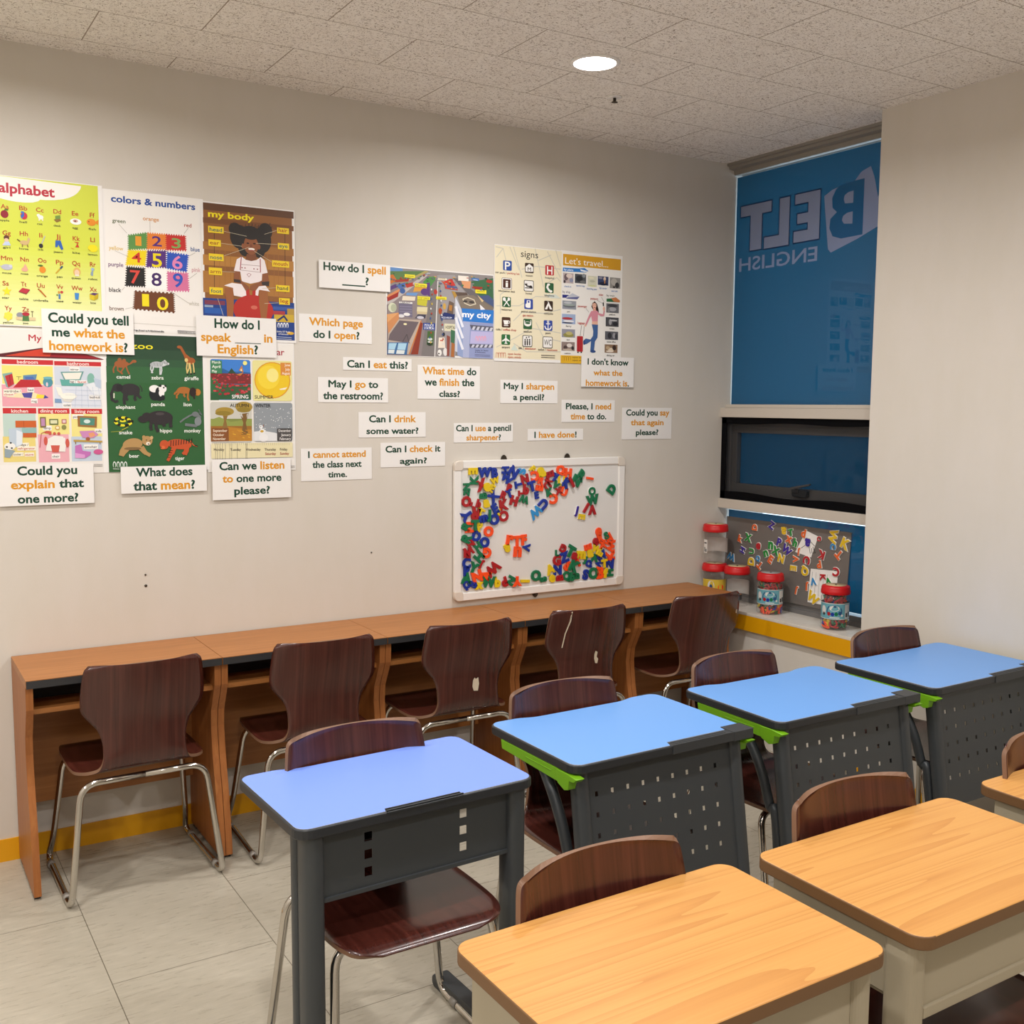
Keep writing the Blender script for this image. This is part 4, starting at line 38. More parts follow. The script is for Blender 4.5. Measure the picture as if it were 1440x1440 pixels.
'calendar':[["R",271,[[-25507,18093],[-22199,13311]]],["T",[[272,"my year"]],[[-23711,17697],[-22549,17680]],252,1],["RR",273,[[-25384,17473],[-23881,15975]],80],["P",274,[[-25386,17055],[-24917,17138],[-24698,17034],[-24251,17030],[-23876,17008],[-23864,16832],[-25392,16803]]],["P",275,[[-24736,16961],[-24599,17160],[-24432,16960]]],["R",276,[[-25388,16961],[-23869,16574]]],["R",277,[[-25397,16564],[-23878,16093]]],["P",278,[[-25392,16803],[-25182,16734],[-24970,16375],[-25090,15966],[-25411,15963]]],["R",279,[[-25405,16224],[-23880,15990]]],["E",280,[[-24335,16644]],[45,27,0]],["E",281,[[-24622,16828]],[35,21,0]],["E",282,[[-24063,16301]],[64,38,0]],["E",280,[[-25062,16897]],[31,19,0]],["E",281,[[-24722,16925]],[30,18,0]],["E",282,[[-24698,16930]],[30,18,0]],["E",280,[[-24966,16545]],[49,30,0]],["E",281,[[-24510,16526]],[51,31,0]],["E",282,[[-24549,16934]],[30,18,0]],["E",280,[[-24761,16843]],[34,21,0]],["E",281,[[-24353,16837]],[35,21,0]],["E",282,[[-25139,16718]],[40,24,0]],["E",280,[[-24228,16651]],[45,27,0]],["E",281,[[-25043,16811]],[35,21,0]],["E",282,[[-23994,16777]],[39,23,0]],["E",280,[[-24397,16199]],[68,41,0]],["E",281,[[-24139,16289]],[64,38,0]],["E",282,[[-25231,16761]],[38,23,0]],["E",280,[[-24558,16547]],[49,30,0]],["E",281,[[-25039,16776]],[37,23,0]],["E",282,[[-24684,16751]],[39,23,0]],["E",280,[[-24941,16834]],[34,21,0]],["E",281,[[-24108,16724]],[42,25,0]],["E",282,[[-24958,16602]],[46,28,0]],["E",280,[[-24704,16834]],[35,21,0]],["E",281,[[-25071,16864]],[33,20,0]],["E",282,[[-25241,16659]],[42,26,0]],["E",280,[[-24842,16691]],[42,25,0]],["E",281,[[-24281,16498]],[53,32,0]],["E",282,[[-24366,16514]],[52,31,0]],["E",280,[[-24391,16780]],[38,23,0]],["E",281,[[-24531,16800]],[37,22,0]],["E",282,[[-24718,16805]],[36,22,0]],["E",280,[[-25010,16917]],[30,19,0]],["E",281,[[-25044,16197]],[66,40,0]],["E",282,[[-24423,16512]],[52,31,0]],["E",280,[[-24681,16476]],[53,32,0]],["E",281,[[-25271,16588]],[46,28,0]],["E",282,[[-25074,16913]],[30,19,0]],["E",280,[[-25217,16884]],[31,19,0]],["E",281,[[-24558,16906]],[31,19,0]],["E",282,[[-23968,16894]],[33,20,0]],["E",280,[[-24584,16520]],[51,31,0]],["E",281,[[-24989,16488]],[52,31,0]],["E",282,[[-24149,16261]],[65,39,0]],["E",280,[[-24674,16474]],[53,32,0]],["E",281,[[-24287,16356]],[60,36,0]],["E",282,[[-24032,16549]],[51,30,0]],["E",280,[[-24839,16561]],[48,29,0]],["E",281,[[-25084,16629]],[44,27,0]],["E",282,[[-24304,16886]],[33,20,0]],["E",280,[[-23948,16423]],[57,34,0]],["E",281,[[-24584,16342]],[60,36,0]],["E",282,[[-24652,16917]],[31,19,0]],["E",280,[[-24225,16258]],[65,39,0]],["E",281,[[-24706,16692]],[42,25,0]],["E",282,[[-25106,16857]],[33,20,0]],["E",280,[[-24056,16934]],[31,19,0]],["E",281,[[-25162,16550]],[48,29,0]],["E",282,[[-25294,16735]],[39,24,0]],["E",280,[[-24297,16878]],[34,20,0]],["E",281,[[-24674,16548]],[50,30,0]],["E",282,[[-24414,16841]],[35,21,0]],["E",280,[[-24745,16218]],[66,39,0]],["E",281,[[-25277,16910]],[30,18,0]],["E",282,[[-23956,16933]],[31,19,0]],["E",280,[[-24143,16656]],[45,27,0]],["E",281,[[-24985,16882]],[32,19,0]],["E",282,[[-24060,16517]],[52,31,0]],["E",280,[[-25270,16785]],[36,22,0]],["E",281,[[-24953,16323]],[60,36,0]],["E",282,[[-25143,16452]],[53,33,0]],["E",280,[[-24140,16513]],[52,31,0]],["E",281,[[-24851,16470]],[53,32,0]],["E",282,[[-25170,16466]],[52,32,0]],["E",280,[[-24755,16812]],[36,22,0]],["E",281,[[-25153,16306]],[60,37,0]],["E",282,[[-24207,16314]],[62,37,0]],["E",280,[[-24844,16199]],[67,40,0]],["E",281,[[-25014,16866]],[32,20,0]],["E",282,[[-23959,16376]],[60,36,0]],["E",280,[[-24670,16501]],[52,31,0]],["E",281,[[-24145,16839]],[35,21,0]],["E",282,[[-25241,16310]],[60,36,0]],["E",280,[[-24147,16878]],[33,20,0]],["E",281,[[-24918,16341]],[59,36,0]],["E",282,[[-24738,16832]],[35,21,0]],["E",280,[[-25229,16638]],[44,26,0]],["E",281,[[-24596,16358]],[59,36,0]],["E",282,[[-25038,16418]],[55,33,0]],["E",283,[[-24087,17356]],[82,80,0]],["P",284,[[-24325,17079],[-24209,17272],[-24154,17010]]],["P",284,[[-24154,17010],[-24254,16898],[-24441,16909]]],["E",285,[[-24235,17096]],[30,44,0]],["R",286,[[-25378,17423],[-24958,16949]]],["T",[[287,"March"]],[[-25322,17316],[-25012,17310]],101,1],["T",[[287,"April"]],[[-25326,17157],[-25016,17150]],101,1],["T",[[287,"May"]],[[-25329,16991],[-25144,16981]],101,1],["T",[[288,"SPRING"]],[[-24608,16043],[-23985,16033]],140,1],["RR",289,[[-23806,17473],[-22270,15957]],80],["E",290,[[-23039,16736]],[704,686,0]],["E",291,[[-23039,16736]],[665,649,0]],["E",292,[[-23192,16845]],[424,446,0]],["E",293,[[-23036,16922]],[232,261,0]],["P",294,[[-22781,16411],[-22458,16483],[-22538,16392],[-22734,16374]]],["R",295,[[-22717,17407],[-22310,16929]]],["T",[[296,"June"]],[[-22555,17284],[-22343,17274]],105,1],["T",[[296,"July"]],[[-22534,17120],[-22346,17109]],105,1],["T",[[296,"August"]],[[-22662,16967],[-22348,16959]],105,1],["T",[[297,"SUMMER"]],[[-23743,16035],[-23013,16034]],134,1],["RR",298,[[-25413,15905],[-23873,14400]],80],["R",299,[[-25420,15281],[-23871,14907]]],["P",300,[[-25420,15244],[-25103,15353],[-24663,15169],[-23864,15278],[-23870,14981],[-25426,14989]]],["R",301,[[-25426,15011],[-23880,14445]]],["P",302,[[-24816,14986],[-23872,14869],[-23880,14445],[-24753,14456]]],["P",303,[[-24969,15426],[-24769,15426],[-24848,15206],[-24780,14912],[-25002,14914],[-24922,15207]]],["P",304,[[-24321,15463],[-23981,15501],[-24102,15130],[-24012,14684],[-24284,14687],[-24200,15131]]],["E",305,[[-24892,15551]],[347,161,0]],["E",306,[[-24953,15485]],[295,87,0]],["E",305,[[-24165,15722]],[324,199,0]],["E",306,[[-24167,15611]],[263,96,0]],["P",298,[[-24322,15427],[-24245,15500],[-24211,15316]]],["P",298,[[-24065,15441],[-23996,15501],[-24060,15308]]],["E",159,[[-23987,14591]],[45,18,20]],["E",307,[[-24458,14523]],[45,18,20]],["E",308,[[-24188,14560]],[45,18,20]],["E",159,[[-24673,14854]],[44,18,20]],["E",307,[[-24152,14758]],[45,18,20]],["E",308,[[-24322,14815]],[45,18,20]],["E",159,[[-23976,14683]],[45,18,20]],["E",307,[[-24085,14843]],[45,18,20]],["E",308,[[-24349,14850]],[45,18,20]],["E",159,[[-24046,14705]],[45,19,20]],["E",307,[[-24656,14847]],[44,18,20]],["E",308,[[-24304,14844]],[45,18,20]],["E",159,[[-24573,14713]],[45,18,20]],["E",307,[[-24339,14657]],[45,18,20]],["E",308,[[-24245,14734]],[45,18,20]],["E",159,[[-24245,14814]],[45,18,20]],["E",307,[[-24507,14579]],[45,18,20]],["E",308,[[-24594,14792]],[44,18,20]],["E",159,[[-24529,14697]],[45,18,20]],["E",307,[[-24707,14864]],[44,18,20]],["E",308,[[-24363,14813]],[45,18,20]],["E",159,[[-24204,14577]],[45,18,20]],["E",307,[[-24279,14615]],[45,18,20]],["E",308,[[-24415,14856]],[45,18,20]],["R",309,[[-25398,14938],[-24761,14448]]],["T",[[310,"September"]],[[-25343,14807],[-24813,14791]],95,1],["T",[[310,"October"]],[[-25346,14653],[-24935,14638]],95,1],["T",[[310,"November"]],[[-25350,14507],[-24879,14490]],95,1],["T",[[311,"AUTUMN"]],[[-24689,15720],[-23977,15716]],132,1],["RR",312,[[-23791,15887],[-22278,14425]],80],["P",313,[[-23805,14794],[-23459,14829],[-22996,14750],[-22724,14672],[-22291,14592],[-22294,14425],[-23811,14444]]],["E",314,[[-23130,15392]],[15,15,0]],["E",314,[[-22900,15607]],[16,15,0]],["E",314,[[-23440,14995]],[15,15,0]],["E",314,[[-23381,15358]],[15,15,0]],["E",314,[[-22410,15480]],[16,15,0]],["E",314,[[-23555,15097]],[15,15,0]],["E",314,[[-22951,15176]],[15,15,0]],["E",314,[[-23696,15352]],[15,15,0]],["E",314,[[-23747,15504]],[15,15,0]],["E",314,[[-22741,15673]],[15,15,0]],["E",314,[[-23347,14839]],[15,15,0]],["E",314,[[-22362,15293]],[16,15,0]],["E",314,[[-22707,15156]],[16,15,0]],["E",314,[[-23100,14955]],[15,15,0]],["E",314,[[-23519,14983]],[15,15,0]],["E",314,[[-23704,14950]],[15,15,0]],["E",314,[[-22791,15326]],[15,15,0]],["E",314,[[-22797,15313]],[15,15,0]],["E",314,[[-22635,15626]],[16,15,0]],["E",314,[[-23039,14942]],[15,15,0]],["E",314,[[-22422,15530]],[16,15,0]],["E",314,[[-23407,14915]],[15,15,0]],["E",314,[[-23260,15675]],[15,15,0]],["E",314,[[-22734,15354]],[16,15,0]],["E",314,[[-22705,15297]],[15,15,0]],["E",314,[[-23043,15351]],[15,15,0]],["E",314,[[-23352,14918]],[15,15,0]],["E",314,[[-22806,15015]],[15,15,0]],["E",314,[[-22469,15503]],[15,15,0]],["E",314,[[-22442,14947]],[15,15,0]],["E",314,[[-23038,15216]],[15,15,0]],["E",314,[[-23599,15043]],[15,15,0]],["E",314,[[-23513,15247]],[15,14,0]],["E",314,[[-23571,15660]],[15,15,0]],["E",314,[[-22888,15285]],[15,15,0]],["E",314,[[-22798,15014]],[15,15,0]],["E",314,[[-22339,15654]],[16,15,0]],["E",314,[[-22857,15207]],[15,15,0]],["E",314,[[-22829,15238]],[15,15,0]],["E",314,[[-22969,14944]],[15,15,0]],["E",314,[[-23115,15246]],[15,15,0]],["E",314,[[-22764,15648]],[15,15,0]],["E",314,[[-23137,15635]],[15,15,0]],["E",314,[[-23554,15723]],[15,15,0]],["E",314,[[-23456,15531]],[15,14,0]],["E",314,[[-23023,15214]],[15,15,0]],["E",314,[[-22577,15288]],[15,15,0]],["E",314,[[-22477,15371]],[16,15,0]],["E",314,[[-22693,15229]],[16,15,0]],["E",314,[[-22863,15484]],[15,15,0]],["E",314,[[-22415,15031]],[16,15,0]],["E",314,[[-23552,15244]],[15,15,0]],["E",314,[[-22320,15686]],[15,15,0]],["E",314,[[-23332,15061]],[15,15,0]],["E",314,[[-23706,15058]],[15,14,0]],["E",160,[[-23433,14567]],[177,157,0]],["E",160,[[-23475,14792]],[123,112,0]],["E",160,[[-23526,14972]],[69,74,0]],["E",55,[[-23490,14807]],[69,45,0]],["E",315,[[-23533,14987]],[19,18,0]],["E",316,[[-23425,15016]],[19,45,0]],["RR",317,[[-22900,14915],[-22309,14425]],40],["T",[[318,"December"]],[[-22839,14787],[-22344,14771]],98,1],["T",[[318,"January"]],[[-22740,14627],[-22346,14612]],99,1],["T",[[318,"February"]],[[-22798,14476],[-22349,14460]],99,1],["T",[[319,"WINTER"]],[[-23741,15717],[-23135,15712]],134,1],["R",320,[[-25426,14369],[-22287,13811]]],["L",321,[[-25381,14398],[-25383,14310]],11],["L",321,[[-25305,14397],[-25307,14309]],11],["L",321,[[-25228,14396],[-25230,14308]],11],["L",321,[[-25150,14395],[-25152,14307]],11],["L",321,[[-25073,14394],[-25075,14306]],11],["L",321,[[-24995,14393],[-24997,14304]],11],["L",321,[[-24918,14392],[-24920,14303]],11],["L",321,[[-24840,14391],[-24842,14302]],11],["L",321,[[-24762,14389],[-24764,14301]],11],["L",321,[[-24684,14388],[-24686,14300]],12],["L",321,[[-24605,14387],[-24607,14299]],11],["L",321,[[-24527,14386],[-24529,14298]],11],["L",321,[[-24448,14385],[-24450,14296]],11],["L",321,[[-24369,14384],[-24371,14295]],11],["L",321,[[-24290,14383],[-24292,14294]],11],["L",321,[[-24211,14382],[-24213,14293]],11],["L",321,[[-24132,14381],[-24133,14292]],12],["L",321,[[-24052,14380],[-24054,14291]],11],["L",321,[[-23973,14379],[-23974,14289]],12],["L",321,[[-23893,14378],[-23894,14288]],12],["L",321,[[-23813,14377],[-23814,14287]],12],["L",321,[[-23732,14376],[-23734,14286]],11],["L",321,[[-23652,14375],[-23654,14285]],11],["L",321,[[-23571,14373],[-23573,14284]],11],["L",321,[[-23491,14372],[-23492,14282]],12],["L",321,[[-23410,14371],[-23412,14281]],12],["L",321,[[-23329,14370],[-23330,14280]],12],["L",321,[[-23248,14369],[-23249,14279]],12],["L",321,[[-23166,14368],[-23168,14278]],11],["L",321,[[-23085,14367],[-23086,14276]],12],["L",321,[[-23003,14366],[-23004,14275]],12],["L",321,[[-22921,14365],[-22922,14274]],12],["L",321,[[-22839,14364],[-22840,14273]],12],["L",321,[[-22756,14362],[-22758,14272]],11],["L",321,[[-22674,14361],[-22675,14270]],12],["L",321,[[-22591,14360],[-22593,14269]],12],["L",321,[[-22508,14359],[-22510,14268]],11],["L",321,[[-22425,14358],[-22427,14267]],11],["T",[[322,"Monday"]],[[-25330,14104],[-24947,14090]],96,1],["T",[[322,"Tuesday"]],[[-24716,14093],[-24312,14079]],97,1],["T",[[322,"Wednesday"]],[[-24130,14083],[-23558,14073]],97,1],["T",[[322,"Thursday"]],[[-23404,14071],[-22953,14063]],98,1],["T",[[322,"Friday"]],[[-22797,14068],[-22497,14062]],99,1],["T",[[323,"Saturday"]],[[-23384,13912],[-22956,13904]],98,1],["T",[[323,"Sunday"]],[[-22799,13908],[-22437,13901]],99,1],["L",324,[[-25265,14382],[-25278,13780]],11],["L",324,[[-25191,14381],[-25205,13779]],11],["L",324,[[-25103,14379],[-25116,13777]],11],["L",324,[[-25007,14378],[-25020,13775]],11],["L",324,[[-24896,14377],[-24909,13772]],11],["L",324,[[-24732,14374],[-24745,13769]],11],["L",324,[[-24658,14373],[-24671,13767]],11],["L",324,[[-24448,14370],[-24461,13763]],11],["L",324,[[-24117,14366],[-24129,13755]],11],["L",324,[[-24079,14365],[-24091,13754]],11],["L",114,[[-22380,13465],[-22213,13461]],16],["L",114,[[-22381,13411],[-22214,13407]],16]],
